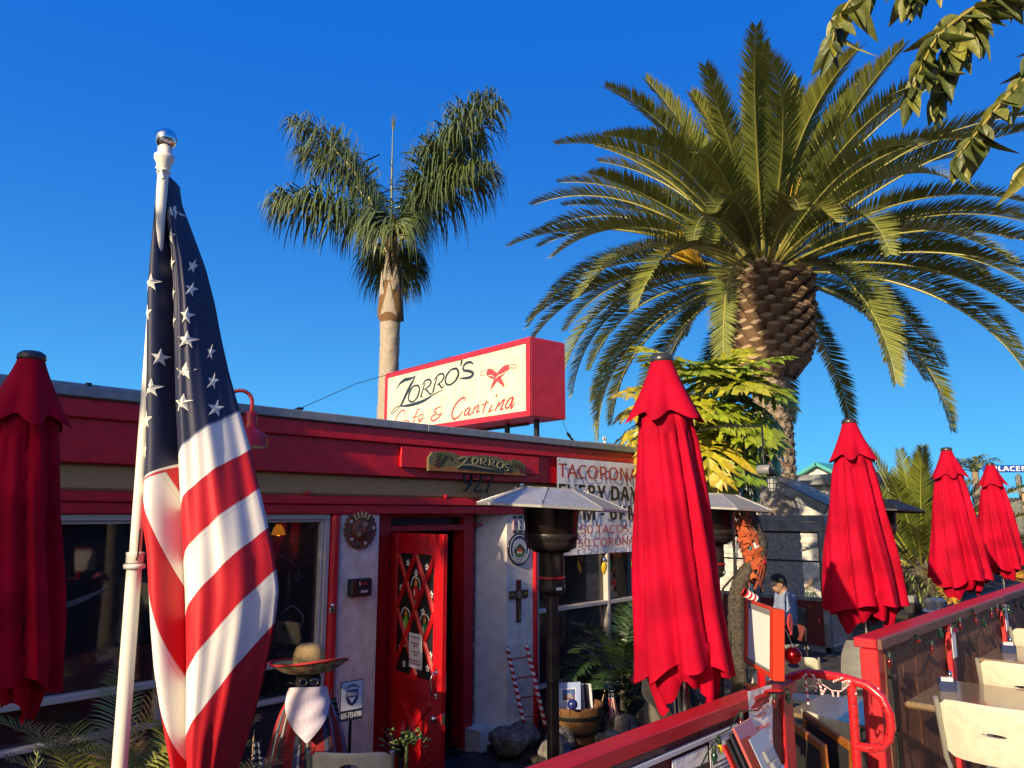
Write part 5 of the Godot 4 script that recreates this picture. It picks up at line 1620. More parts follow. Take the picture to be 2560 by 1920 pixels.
func date_palm():
	rg.seed = 41
	var at := Vector3(14.0, 0, -.72)
	var o := thing("date_palm", "huge spreading date palm with pineapple shaped trunk top", "palm tree", at)
	# trunk with diamond scars
	var g := G.new()
	var rows := []
	for i in 181:
		var y := 4.95 * i / 180.0
		var ln := PackedVector3Array()
		var r0 := .36 - .02 * y / 5.0 + .05 * exp(-y * 2.0)
		for j in 96:
			var a := TAU * j / 96
			var u := a / TAU * 13.0
			var v := y * 6.4
			var row := floorf(v)
			var du := fposmod(u + .5 * fposmod(row, 2.0), 1.0) - .5
			var dv := v - row - .5
			var q := absf(du) * 1.1 + absf(dv) * .9
			ln.append(Vector3(cos(a), 0, sin(a)) * (r0 + .022 * smoothstep(.58, .30, q) - .012 * smoothstep(.5, .62, q) + .008 * dv) + Vector3(0, y, 0))
		rows.append(ln)
	g.grid(rows, true)
	part(o, "trunk", g, M.bark)
	# wound string lights on the trunk
	for k in 2:
		g = G.new()
		g.col = [Color(.30, .02, .02), Color(.015, .02, .015)][k]
		var p := []
		for i in 260:
			var f := i / 259.0
			var a: float = f * TAU * [4.0, 10.0][k] + k
			var y: float = [2.4, 2.3][k] + f * [1.2, 2.0][k] + .02 * sin(a * 3)
			p.append(Vector3(cos(a), 0, sin(a)) * .392 + Vector3(0, y, 0))
		g.tube(p, .006, 4)
		part(o, "wrapped_light_cord", g, M.any)
	# the swelling head of cut leaf bases
	g = G.new(); g.lathe([[.34, 4.75], [.50, 4.82], [.62, 5.0], [.68, 5.4], [.74, 6.0], [.78, 6.4], [.70, 6.75], [.40, 7.1], [.1, 7.2]], 28)
	part(o, "head_core", g, M.dark_bark)
	var n := 0
	for i in 210:
		var y := 4.83 + 1.95 * i / 210.0
		var a := i * 2.39996
		var R := lerpf(.56, .73, smoothstep(4.8, 5.4, y)) if y < 5.4 else lerpf(.73, .80, (y - 5.4) / 1.4)
		if y < 4.98: R = .46 + (y - 4.83) * .8
		var w := .115 * (1.05 if y < 6 else .9)
		var h := .085
		var len := .13 + .06 * rg.randf()
		g = G.new()
		# local: x across, y up, z outwards
		var b := Basis(Vector3(-sin(a), 0, cos(a)), UP, Vector3(cos(a), 0, sin(a)))
		var c := b * Vector3(0, 0, R) + Vector3(0, y, 0)
		var tilt := b * Basis(Vector3.RIGHT, -.55 - .25 * rg.randf())
		var q := .75 + .5 * rg.randf()
		g.col = Color(.30, .19, .115) * q
		var back := []
		var front := []
		for e in [[-1, 0], [-.5, .62], [0, .8], [.5, .62], [1, 0], [.5, -.5], [0, -.65], [-.5, -.5]]:
			back.append(c + tilt * Vector3(e[0] * w * 1.15, e[1] * h * 1.3, -.09))
			front.append(c + tilt * Vector3(e[0] * w, e[1] * h, len))
		for k in 8: g.quad(back[k], back[(k + 1) % 8], front[(k + 1) % 8], front[k], (back[k] + front[k]) * .5 - c)
		g.col = Color(.42, .31, .20) * q
		var mid := c + tilt * Vector3(0, 0, len + .012)
		for k in 8: g.ftri(mid, front[k], front[(k + 1) % 8], b.z)
		fastpart(o, "leaf_base", n, g.mesh(), M.any_rough)
		n += 1
	# fronds, from upright in the heart to drooping at the rim
	var NF := 126
	for i in NF:
		var f := (i + .5) / NF
		var a := i * 2.39996 + .25 * rg.randf()
		var el := lerpf(1.47, -.22, pow(f, .95)) + .10 * rg.randfn()
		var L := lerpf(3.25, 4.7, smoothstep(0.0, .40, f)) * (.9 + .16 * rg.randf()) 
		var dr := lerpf(.35, 1.18, sin(PI * .5 * pow(f, .8))) * (.8 + .4 * rg.randf())
		g = G.new()
		var yel := maxf(0, rg.randfn() * .25)
		frond(g, Vector3(cos(a) * (.22 + .38 * f), 6.78 + .35 * (1 - f), sin(a) * (.22 + .38 * f)), a, el, L, dr, {"n": 128, "ll": .47, "lw": .031, "v": .6, "fwd": 1.0, "start": .15, "r": .035, "sway": .25 * rg.randfn(),
			"ca": Color(.08, .108, .03), "cb": Color(.19 + .12 * yel, .205 + .08 * yel, .042), "stalk": Color(.30, .29, .08)})
		part(o, "frond", g, M.leaf)
	# orange flower sprays
	for k in [[Vector3(-.45, 7.25, .55), Vector3(.15, 1, .05), 1.25], [Vector3(-1.2, 6.8, -.6), Vector3(-.5, .5, -.5), .8]]:
		g = G.new()
		for i in 70:
			var d: Vector3 = (k[1] + Vector3(rg.randfn(), rg.randfn() * .5, rg.randfn()) * .22).normalized()
			var p0: Vector3 = k[0] + d * .25 * rg.randf()
			var p1: Vector3 = p0 + d * k[2] * (.5 + .4 * rg.randf())
			var p2: Vector3 = p1 + (d + Vector3(rg.randfn() * .3, -.1, rg.randfn() * .3)).normalized() * .22
			g.col = Color(.46, .26, .015).lerp(Color(.55, .36, .03), rg.randf())
			g.tube([p0, p1, p2], [.010, .009, .005], 4, false)
		part(o, "flower_spray", g, M.leaf_matt)

func split_leaf(g: G, L: float, cA: Color, cB: Color):
	# a deeply cut leaf lying along +x, its face towards +y, drooping at the tip
	var N := 7
	var zy := func(x: float, z: float) -> float: return -.38 * x * x / L - .55 * z * z / L + .12 * absf(z)
	g.col = Color(.34, .40, .08)
	var mid := []
	for i in 9: mid.append(Vector3(L * i / 8.0, zy.call(L * i / 8.0, 0.0) + .006, 0))
	var rad := []
	for i in 9: rad.append(.011 * (1 - .85 * i / 8.0))
	g.tube(mid, rad, 5, false)
	for s: float in [-1.0, 1.0]:
		for i in N:
			var t := (i + .3) / N
			var x0 := L * (t * .92)
			var ang := lerpf(-.55, 1.12, pow(t, .9))
			var ln := L * .78 * sin(PI * clampf(.30 + .62 * t, 0, 1)) * (.85 + .3 * rg.randf())
			var w0 := L / N * .46
			var d := Vector2(sin(ang), cos(ang) * s)
			var nrm := Vector2(d.y, -d.x) * s
			var K := 6
			var prevA := Vector2(x0 - w0, 0)
			var prevB := Vector2(x0 + w0, 0)
			for k in range(1, K + 1):
				var f := float(k) / K
				var wd: float = w0 * [.72, .80, .95, .78, .60, .0][k - 1] * (.85 + .3 * rg.randf())
				var c := Vector2(x0, 0) + d * ln * f + Vector2(.03 * L * sin(f * 6 + i), 0)
				var A := c - Vector2(d.y * s, -d.x * s) * wd
				var Bp := c + Vector2(d.y * s, -d.x * s) * wd
				var q := cA.lerp(cB, clampf(f * .8 + .4 * (rg.randf() - .5), 0, 1))
				g.col = q
				var up := func(p: Vector2) -> Vector3: return Vector3(p.x, zy.call(p.x, p.y) + .018 * sin(p.x * 40 + p.y * 23), p.y)
				if k < K: g.quad(up.call(prevA), up.call(prevB), up.call(Bp), up.call(A), UP)
				else: g.ftri(up.call(prevA), up.call(prevB), up.call(c), UP)
				if k == 3 or k == 4:
					g.ftri(up.call(A), up.call(prevA), up.call(A - Vector2(d.y * s, -d.x * s) * w0 * .7 + d * ln * .10), UP)
					g.ftri(up.call(Bp), up.call(prevB), up.call(Bp + Vector2(d.y * s, -d.x * s) * w0 * .7 + d * ln * .10), UP)
				prevA = A; prevB = Bp

func philodendron():
	rg.seed = 52
	var o := thing("tree_philodendron", "tree philodendron with large yellow green split leaves beside the patio room", "plant", Vector3(9.25, 0, .77))
	var g := G.new()
	var path := [Vector3(0, 0, 0), Vector3(0, .9, 0), Vector3(.04, 1.35, .05), Vector3(.22, 1.75, .24), Vector3(.16, 2.12, .19), Vector3(.06, 2.45, .10), Vector3(-.05, 2.86, -.05), Vector3(-.12, 3.25, -.12)]
	var rows := []
	for i in 110:
		var f := i / 109.0 * 6.999
		var k := int(f)
		var p: Vector3 = path[k].cubic_interpolate(path[mini(k + 1, 7)], path[maxi(k - 1, 0)], path[mini(k + 2, 7)], f - k)
		var ln := PackedVector3Array()
		for j in 22:
			var a := TAU * j / 22
			var u := a / TAU * 5 + .5 * fposmod(floorf(p.y * 9), 2)
			var du := fposmod(u, 1.0) - .5
			var dv := fposmod(p.y * 9, 1.0) - .5
			var e := sqrt(du * du + dv * dv)
			ln.append(p + Vector3(cos(a), 0, sin(a)) * (.098 + .014 * smoothstep(.48, .34, e) - .010 * smoothstep(.2, .1, e)))
		rows.append(ln)
	g.grid(rows, true)
	part(o, "trunk", g, M.dark_bark)
	for q in [[Vector3(-.1, 2.2, .02), Vector3(.02, 1.5, .02), Vector3(-.14, .5, -.05)], [Vector3(-.02, 2.2, .03), Vector3(.0, 1.4, .0), Vector3(.05, .4, .1)], [Vector3(.1, 1.6, .1), Vector3(-.12, 1.3, -.1), Vector3(-.25, .3, -.2)]]:
		g = G.new(); g.tube([q[0], (q[0] + q[1]) * .5 + Vector3(.01, 0, .0), q[1], q[2]], .016, 6)
		part(o, "aerial_root", g, M.black_matt)
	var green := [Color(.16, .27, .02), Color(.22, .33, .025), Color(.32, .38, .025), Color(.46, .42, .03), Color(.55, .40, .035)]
	# leaves round the crown; right of the picture is (.68,.73), towards the camera is (-.73,.68)
	var R := Vector3(.679, 0, .734)
	var Tc := Vector3(-.734, 0, .679)
	var spots := []
	for i in 60:
		var a := i * 2.39996
		var v := 1.0 - 1.8 * (i + .5) / 60.0
		var d := Vector3(cos(a) * sqrt(1 - v * v * .8), v, sin(a) * sqrt(1 - v * v * .8))
		spots.append(d)
	for i in spots.size():
		var d: Vector3 = spots[i]
		var root := Vector3(-.12, 3.1 + .25 * rg.randf(), -.12)
		var side := d.dot(R)
		var tip := root + Vector3(d.x * .66, d.y * .66 + .26, d.z * .66) * (.75 + .35 * rg.randf())
		tip += R * (-.10 - .12 * maxf(0, side)) + Vector3(0, .10 * maxf(0, side), 0)
		g = G.new()
		g.col = Color(.26, .32, .05)
		var bend := root.lerp(tip, .5) + Vector3(0, .12, 0)
		g.tube([root, bend, tip], [.016, .013, .010], 5, false)
		var lf := part(o, "petiole", g, M.leaf_matt)
		g = G.new()
		var L := .54 + .24 * rg.randf()
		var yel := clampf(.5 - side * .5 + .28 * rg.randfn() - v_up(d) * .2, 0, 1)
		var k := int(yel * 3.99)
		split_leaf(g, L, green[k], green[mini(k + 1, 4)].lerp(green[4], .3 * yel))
		var ox := (d + Vector3(0, -.45, 0) + .3 * Tc).normalized()
		var upv := (d * .5 + UP * .6 + Tc * .35).normalized()
		var oz := ox.cross(upv).normalized()
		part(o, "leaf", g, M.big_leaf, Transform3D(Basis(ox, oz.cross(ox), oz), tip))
	# what is tied to the trunk
	g = G.new()
	for i in 260:
		var f := rg.randf()
		var y := 1.35 + .95 * f
		var q := clampf((y - .9) / 2.0 * 7.0, 0, 6.99)
		var base := Vector3(.14 + .06 * sin(f * 6), y, .14 + .05 * sin(f * 5))
		var a := rg.randf() * TAU
		var p := base + Vector3(cos(a), 0, sin(a)) * (.115 + .03 * rg.randf())
		var t := Vector3(-sin(a) * .06, .07 * rg.randfn(), cos(a) * .06)
		g.col = Color(.30, .045, .012).lerp(Color(.38, .09, .03), rg.randf())
		g.quad(p - t, p - t * .4 + Vector3(0, .05, 0), p + t, p + t * .4 - Vector3(0, .045, 0), Vector3(cos(a), 0, sin(a)))
	one("mesh_ribbon", "orange red mesh ribbon wound around the philodendron trunk", "ribbon", g, M.any_cloth, Vector3(9.25, 0, .77))
	var orn := [[Vector3(9.36, 1.82, 1.02), .055, Color(.62, .62, .68), "white round ornament on the ribbon wound trunk"], [Vector3(9.44, 1.62, 1.08), .038, Color(.30, .01, .015), "upper red bauble hanging beside the ribbon wound trunk"], [Vector3(9.38, 1.55, 1.04), .036, Color(.30, .01, .015), "lower red bauble hanging beside the ribbon wound trunk"]]
	for q in orn:
		var b := thing("bauble", q[3], "ornament", q[0], 0, "baubles on the trunk")
		g = G.new(); g.col = q[2]; g.ball(Vector3.ZERO, Vector3.ONE * q[1], 18)
		part(b, "ball", g, M.any_gloss)
		g = G.new(); g.tube([Vector3(0, q[1] - .003, 0), Vector3(0, q[1] + .014, 0), Vector3(-.03, q[1] + .06, -.03)], [.010, .009, .002], 8)
		part(b, "hook_cap", g, M.chrome)
	var cn := thing("striped_ornament", "red and white striped ornament low on the wound trunk", "ornament", Vector3(9.27, 1.22, .95))
	g = G.new(); stripes(g, Vector3(-.06, .05, -.06), Vector3(.05, -.05, .06), .055, 7)
	part(cn, "candy_roll", g, M.any)
	# caged lamp hung on a conduit from the roof corner
	o = thing("caged_lamp", "glass wall lamp in a wire cage before the palm trunk", "lamp", Vector3(7.5, 2.60, 2.07))
	g = G.new(); g.tube([Vector3(-.05, .12, 0), Vector3(-.05, .50, 0), Vector3(.3, .58, -.6), Vector3(.95, .55, -2.1)], .012, 6)
	part(o, "conduit", g, M.iron)
	g = G.new(); g.lathe([[.0, .06], [.05, .06], [.05, -.06], [.0, -.06]], 14, Vector3(-.05, .06, 0), Basis(Vector3.RIGHT, PI / 2)); g.tube([Vector3(-.04, .07, 0), Vector3(.02, .075, 0), Vector3(.05, .05, .0)], .03, 8)
	part(o, "junction_box", g, M.grey_frame)
	g = G.new(); g.lathe([[.0, .07], [.045, .065], [.05, .03], [.05, .0], [.0, .0]], 16, Vector3(.06, 0, .02))
	part(o, "socket", g, M.iron)
	g = G.new(); g.lathe([[.037, -.002], [.039, -.12], [.028, -.15], [.0, -.16]], 18, Vector3(.06, 0, .02))
	part(o, "glass_jar", g, M.jar)
	g = G.new()
	for y in [-.02, -.07, -.12]: g.lathe([[.045, y], [.049, y - .003], [.045, y - .006]], 20, Vector3(.06, 0, .02))
	for i in 8:
		var a := TAU * i / 8
		g.tube([Vector3(.06 + cos(a) * .046, 0, .02 + sin(a) * .046), Vector3(.06 + cos(a) * .047, -.13, .02 + sin(a) * .047), Vector3(.06 + cos(a) * .02, -.17, .02 + sin(a) * .02)], .003, 4)
	part(o, "wire_cage", g, M.iron)

func v_up(d: Vector3) -> float:
	return d.y

func planting():
	rg.seed = 61
	# low feather leaved cycads under the left window
	for k in [[Vector3(1.70, .3, 1.16), "bright feather leaved fern palm between umbrella and flagpole", 15, .95], [Vector3(2.12, .3, 1.22), "feather leaved fern palm half hidden behind the flag", 13, .9], [Vector3(1.95, .3, .55), "dark fern palm against the left window behind the flagpole", 11, 1.05]]:
		var o := thing("fern_palm", k[1], "fern", k[0], 0, "fern palms under the left window")
		for i in int(k[2]):
			var g := G.new()
			var a := i * 2.4 + rg.randf() * .4
			var f := i / float(k[2])
			var dry := rg.randf() < .18
			frond(g, Vector3(cos(a) * .03, .12, sin(a) * .03), a, lerpf(1.45, .45, f) + .1 * rg.randfn(), k[3] * (.75 + .4 * rg.randf()), 1.05, {"n": 34, "ll": .17, "lw": .011, "v": .35, "hang": .35, "fwd": .5, "start": .22, "r": .007, "segs": 3, "mess": .06,
				"ca": Color(.16, .18, .04) if not dry else Color(.22, .13, .05), "cb": Color(.20, .22, .05) if not dry else Color(.25, .15, .06), "stalk": Color(.24, .24, .07)})
			part(o, "frond", g, M.leaf)
		var t := G.new(); t.lathe([[.09, 0], [.08, .08], [.05, .14], [.0, .15]], 12)
		part(o, "trunk", t, M.dark_bark)
	# upright succulents
	var ss := [[1.33, 1.06, .80], [1.40, 1.10, .72], [1.47, 1.20, .70], [1.55, 1.18, .62], [1.62, 1.22, .66], [1.30, 1.2, .55], [1.44, 1.3, .5], [1.24, 1.0, .6]]
	for i in ss.size():
		var s: Array = ss[i]
		var o := thing("succulent_stem", ["tallest spiky succulent stem below the shaded umbrella", "second tall succulent stem from the left, slightly bent", "bright succulent stem with wide pale leaves in the middle", "short dark succulent stem right of the bright one", "succulent stem nearest the fern palm", "low succulent stem at the front left", "low succulent stem at the very front", "dim succulent stem farthest left in shade"][i], "succulent", Vector3(s[0], .3, s[1]), 0, "succulents under the left window")
		var h: float = s[2]
		var lean := Vector3(.1 * rg.randfn(), 1, .1 * rg.randfn()).normalized()
		var g := G.new(); g.col = Color(.14, .14, .07); g.tube([Vector3.ZERO, lean * h], [.008, .005], 6)
		part(o, "stem", g, M.leaf_matt)
		g = G.new()
		for j in 44:
			var y := h * (.35 + .65 * j / 44.0)
			var a := j * 2.4
			var d := Vector3(cos(a), .25 + .9 * pow(j / 44.0, 3), sin(a)).normalized()
			g.col = Color(.13, .17, .07).lerp(Color(.2, .24, .10), rg.randf())
			var p := lean * y
			var l := .055 * (1.1 - .4 * j / 44.0)
			g.tube([p, p + d * l * .5 - Vector3(0, .004, 0), p + d * l + Vector3(0, .012, 0)], [.004, .005, .001], 4, false)
		part(o, "leaves", g, M.leaf)
	# dark bush of ferns with baubles inside the right window bay
	var o := thing("fern_bush", "dark bushy fern in front of the right window", "bush", Vector3(7.05, .05, .55))
	for i in 46:
		var g := G.new()
		var a := i * 2.4
		frond(g, Vector3(cos(a) * .06, .1 + .55 * rg.randf(), sin(a) * .06), a, lerpf(1.35, .1, i / 46.0) + .12 * rg.randfn(), .65 + .3 * rg.randf(), 1.1, {"n": 24, "ll": .17, "lw": .022, "v": .2, "hang": .3, "fwd": .45, "start": .12, "r": .006, "mess": .15,
			"ca": Color(.022, .045, .018), "cb": Color(.03, .06, .02), "stalk": Color(.05, .06, .02)})
		part(o, "frond", g, M.leaf)
	var tg := G.new(); tg.tube([Vector3(0, -.05, 0), Vector3(.02, .4, 0), Vector3(0, .75, 0)], [.03, .025, .01], 8)
	part(o, "stem", tg, M.dark_bark)
	for q in [[Vector3(6.72, .60, .95), .062, Color(.30, .08, .09), "dull red bauble hanging at the fern above the barrel"], [Vector3(6.0, .45, .72), .05, Color(.02, .03, .14), "dark blue bauble behind the heater pole"]]:
		var b := thing("bauble", q[3], "ornament", q[0])
		var g := G.new(); g.col = q[2]; g.ball(Vector3.ZERO, Vector3.ONE * q[1], 18)
		part(b, "ball", g, M.any_gloss)
		g = G.new(); g.tube([Vector3(0, q[1] - .003, 0), Vector3(0, q[1] + .015, 0), Vector3(.02, q[1] + .10, -.05)], [.010, .009, .002], 8)
		part(b, "hook_cap", g, M.chrome)
	var bb := thing("striped_bow", "red and white striped ribbon spray in the dark fern", "ribbon", Vector3(7.15, 1.0, .85))
	for i in 4:
		var g := G.new(); stripes(g, Vector3.ZERO, Vector3(.14 * cos(i * 1.5), .22 - .08 * i, .10 * sin(i * 1.5)), .012, 9)
		part(bb, "ribbon", g, M.any)
	# boulders
	var rk := [[5.80, .14, .30, .15, "pale boulder under the candy cane ladder"], [5.55, .16, .35, .17, "dark boulder at the foot of the pier"], [6.0, .10, .55, .16, "boulder left of the half barrel"], [6.75, .12, .72, .17, "flat boulder right of the half barrel"], [7.15, .12, .80, .14, "small boulder under the dark fern"], [7.5, .14, .82, .16, "light grey boulder at the right end of rock bed"], [5.75, .08, .72, .15, "dark boulder nearest the heater pole"], [6.35, .08, .92, .15, "front boulder below the half barrel"]]
	for q in rk:
		rg.seed = int(q[0] * 100)
		var g := G.new()
		var rows := []
		var ph := Vector3(rg.randf(), rg.randf(), rg.randf()) * 6.0
		for i in 11:
			var f := PI * i / 10.0
			var ln := PackedVector3Array()
			for j in 16:
				var a := TAU * j / 16
				var d := Vector3(sin(f) * cos(a), cos(f) * .75, sin(f) * sin(a))
				var r: float = q[3] * (1 + .14 * sin(d.x * 4 + ph.x) + .12 * sin(d.z * 5 + ph.y) + .10 * sin(d.y * 7 + ph.z) + .05 * sin(d.x * 13 + d.z * 11))
				ln.append(d * r)
			rows.append(ln)
		var br := .7 + .7 * rg.randf()
		g.col = Color(br, br, br * 1.03)
		g.grid(rows, true)
		one("boulder", q[4], "rock", g, M.rock, Vector3(q[0], q[1], q[2]), 0, "boulders along the cafe front")
	rg.seed = 67
	# spiky rosette and ground plants by the mannequin
	o = thing("spiky_plant", "dark spiky rosette at the foot of the white pier", "plant", Vector3(3.95, .0, .70))
	for i in 22:
		var g := G.new(); g.col = Color(.05, .07, .04)
		var a := i * 2.4
		var e := .3 + 1.1 * rg.randf()
		var d := Vector3(cos(a) * cos(e), sin(e), sin(a) * cos(e))
		var w := Vector3(-sin(a), 0, cos(a)) * .014
		var l := .28 + .12 * rg.randf()
		var p0 := Vector3(0, .42, 0)
		g.quad(p0 - w, p0 + w, p0 + d * l * .5 + w * .9, p0 + d * l * .5 - w * .9, UP); g.ftri(p0 + d * l * .5 + w * .9, p0 + d * l * .5 - w * .9, p0 + d * l - Vector3(0, .04, 0), UP)
		part(o, "leaf", g, M.leaf)
	var sg := G.new(); sg.tube([Vector3.ZERO, Vector3(0, .43, 0)], [.03, .022], 8)
	part(o, "stem", sg, M.dark_bark)
	for k in [[Vector3(2.62, .3, 1.25), "round leaved jade plant beside the flag foot"], [Vector3(2.95, .0, 1.3), "low leafy plant left of the white folding chair"], [Vector3(3.8, .0, .95), "low dark plant behind the white folding chair"]]:
		o = thing("jade_plant", k[1], "plant", k[0], 0, "low plants by the mannequin")
		var g := G.new(); g.col = Color(.10, .14, .05)
		var top: float = .62 - k[0].y
		g.tube([Vector3.ZERO, Vector3(0, top, 0)], [.02, .012], 6)
		part(o, "stem", g, M.leaf_matt)
		g = G.new()
		for i in 60:
			g.col = Color(.09, .14, .045).lerp(Color(.16, .2, .06), rg.randf())
			var d := Vector3(rg.randfn(), .6 + rg.randf(), rg.randfn()).normalized()
			g.ball(Vector3(0, top - .06, 0) + d * (.05 + .09 * rg.randf()) + Vector3(.05 * rg.randfn(), 0, .05 * rg.randfn()), Vector3(.022, .008, .015), 6, Basis(d.cross(UP).normalized(), rg.randf()))
		part(o, "leaves", g, M.leaf)

func near_branch():
	rg.seed = 71
	# a street tree stands just outside the picture; its drooping twigs hang into it
	var o := thing("street_tree", "street tree twigs with drooping compound leaves in the upper right corner", "tree", Vector3(4.2, .48, 5.6))
	var g := G.new(); g.tube([Vector3(0, 0, 0), Vector3(-.03, 1.5, .03), Vector3(-.1, 2.6, .0), Vector3(-.25, 3.6, -.1)], [.11, .095, .085, .06], 12)
	part(o, "trunk", g, M.bark)
	var R := Vector3(.679, 0, .734)
	var base := Vector3(-.2, 3.5, -.1)
	var eye := Vector3(0, 2.22, 5.5) - o.position
	# twig ends in world metres
	var tw := [[Vector3(3.0, 4.28, 5.05), Vector3(2.62, 4.12, 4.93), Vector3(2.36, 3.83, 4.78), Vector3(2.29, 3.66, 4.74)],
		[Vector3(3.1, 4.12, 5.2), Vector3(2.78, 3.92, 5.12), Vector3(2.56, 3.72, 4.98), Vector3(2.46, 3.50, 4.91)],
		[Vector3(3.1, 3.95, 5.3), Vector3(2.86, 3.70, 5.24), Vector3(2.68, 3.50, 5.12), Vector3(2.55, 3.30, 5.0)],
		[Vector3(3.1, 3.78, 5.4), Vector3(2.95, 3.60, 5.34), Vector3(2.80, 3.44, 5.24), Vector3(2.70, 3.27, 5.16)],
		[Vector3(3.0, 4.02, 5.05), Vector3(2.72, 3.84, 5.06), Vector3(2.60, 3.68, 5.0), Vector3(2.57, 3.52, 4.96)],
		[Vector3(3.05, 4.3, 5.2), Vector3(2.75, 4.12, 5.1), Vector3(2.55, 3.95, 4.96), Vector3(2.5, 3.86, 4.92)],
		[Vector3(3.2, 4.1, 5.4), Vector3(2.98, 3.95, 5.36), Vector3(2.84, 3.80, 5.28), Vector3(2.76, 3.66, 5.2)]]
	var lv := 0
	for t in tw:
		var p := []
		for k in 3:
			for f in 5:
				p.append(t[k].cubic_interpolate(t[k + 1], t[maxi(k - 1, 0)], t[mini(k + 2, 3)], f / 5.0) - o.position)
		p.append(t[3] - o.position)
		var st := [base, base.lerp(p[0], .5) + Vector3(0, .18, 0)] + p
		var rad := []
		for i in st.size(): rad.append(lerpf(.018, .0022, pow(float(i) / (st.size() - 1), .6)))
		g = G.new(); g.col = Color(.26, .22, .05); g.tube(st, rad, 6)
		part(o, "twig", g, M.leaf_matt)
		for i in range(1, p.size()):
			for s in 4:
				var d: Vector3 = (p[i] - p[i - 1]).normalized()
				var sd := d.cross(UP).normalized() * (1.0 if s % 2 else -1.0)
				var dir := (sd * (.35 + .4 * rg.randf()) + d * .35 + Vector3(0, -.75 + .25 * rg.randfn(), 0) + Vector3(rg.randfn(), .4 * rg.randfn(), rg.randfn()) * .34).normalized()
				var L := (.072 + .045 * rg.randf()) * (.75 if i > p.size() - 4 else 1.0)
				var W := L * .25
				var wv := dir.cross(Vector3(rg.randfn() * .5, .6, rg.randfn() * .5) + sd).normalized()
				var nv := wv.cross(dir).normalized()
				g = G.new()
				var y := rg.randf()
				var curl := .45 * rg.randfn()
				g.col = Color(.07, .10, .022).lerp(Color(.26, .26, .04), y * y)
				var rows := []
				for r in 9:
					var f := r / 8.0
					var w := W * sin(PI * pow(clampf(f * .94 + .03, 0, 1), .8))
					var c: Vector3 = p[i] + dir * (L * f) + Vector3(0, -.25 * L * f * f, 0) + nv * (L * curl * f * f)
					rows.append(PackedVector3Array([c - wv * w + nv * w * .5, c - wv * w * .55 + nv * w * .2, c, c + wv * w * .55 + nv * w * .2, c + wv * w + nv * w * .5]))
				g.grid(rows, false, [], 1, 1, UP)
				fastpart(o, "leaf", lv, g.mesh(), M.near_leaf)
				lv += 1
	# the rest of its crown, outside the picture
	g = G.new()
	for i in 500:
		g.col = Color(.07, .10, .025).lerp(Color(.16, .17, .04), rg.randf())
		leafclump(g, Vector3(2.3, 4.7, 1.5) + Vector3(rg.randfn() * .5, rg.randfn() * .35, rg.randfn() * .5), .15, 4, .05)
	var cr := part(o, "crown", g, M.near_leaf)
	g = G.new(); g.tube([Vector3(-.1, 2.8, 0), Vector3(1.0, 3.8, .6), Vector3(2.3, 4.7, 1.5)], [.06, .045, .01], 8)
	part(o, "limb", g, M.bark)

func small_flag(label: String, at: Vector3, stick: float, lean: Vector3, yaw: float, grp: String):
	var o := thing("small_flag", label, "flag", at, yaw, grp)
	var g := G.new()
	var top := lean.normalized() * stick
	g.tube([Vector3.ZERO, top, top + lean.normalized() * .05], [.004, .004, .001], 6)
	part(o, "stick", g, M.bone)
	# cloth hanging limp from the stick
	g = G.new()
	var rows := []
	var cols := []
	var H := .20
	for i in 41:
		var f := i / 40.0
		var ln := PackedVector3Array()
		var cl := []
		for j in 27:
			var u := j / 26.0
			var p := top * (1.0 - .02) + Vector3(.004 + u * (.03 + .10 * f), -f * .40, .012 * sin(u * 9 + f * 2) + .01)
			ln.append(p)
			var blue := f < .42 - .0 * u
			var c := Color(.012, .016, .05)
			if not blue: c = Color(.62, .6, .58) if int(u * 9) % 2 else Color(.35, .01, .02)
			if blue:
				var a := fposmod(f * 22, 2.0); var b := fposmod(u * 12 + (1.0 if int(f * 22) % 4 < 2 else 0.0), 2.0)
				if absf(a - 1) < .5 and absf(b - 1) < .5: c = Color(.55, .55, .55)
			cl.append(c)
		rows.append(ln); cols.append(cl)
	g.grid(rows, false, cols, 1, 1, Vector3(0, 0, 1))
	part(o, "cloth", g, M.any_cloth)
	return o

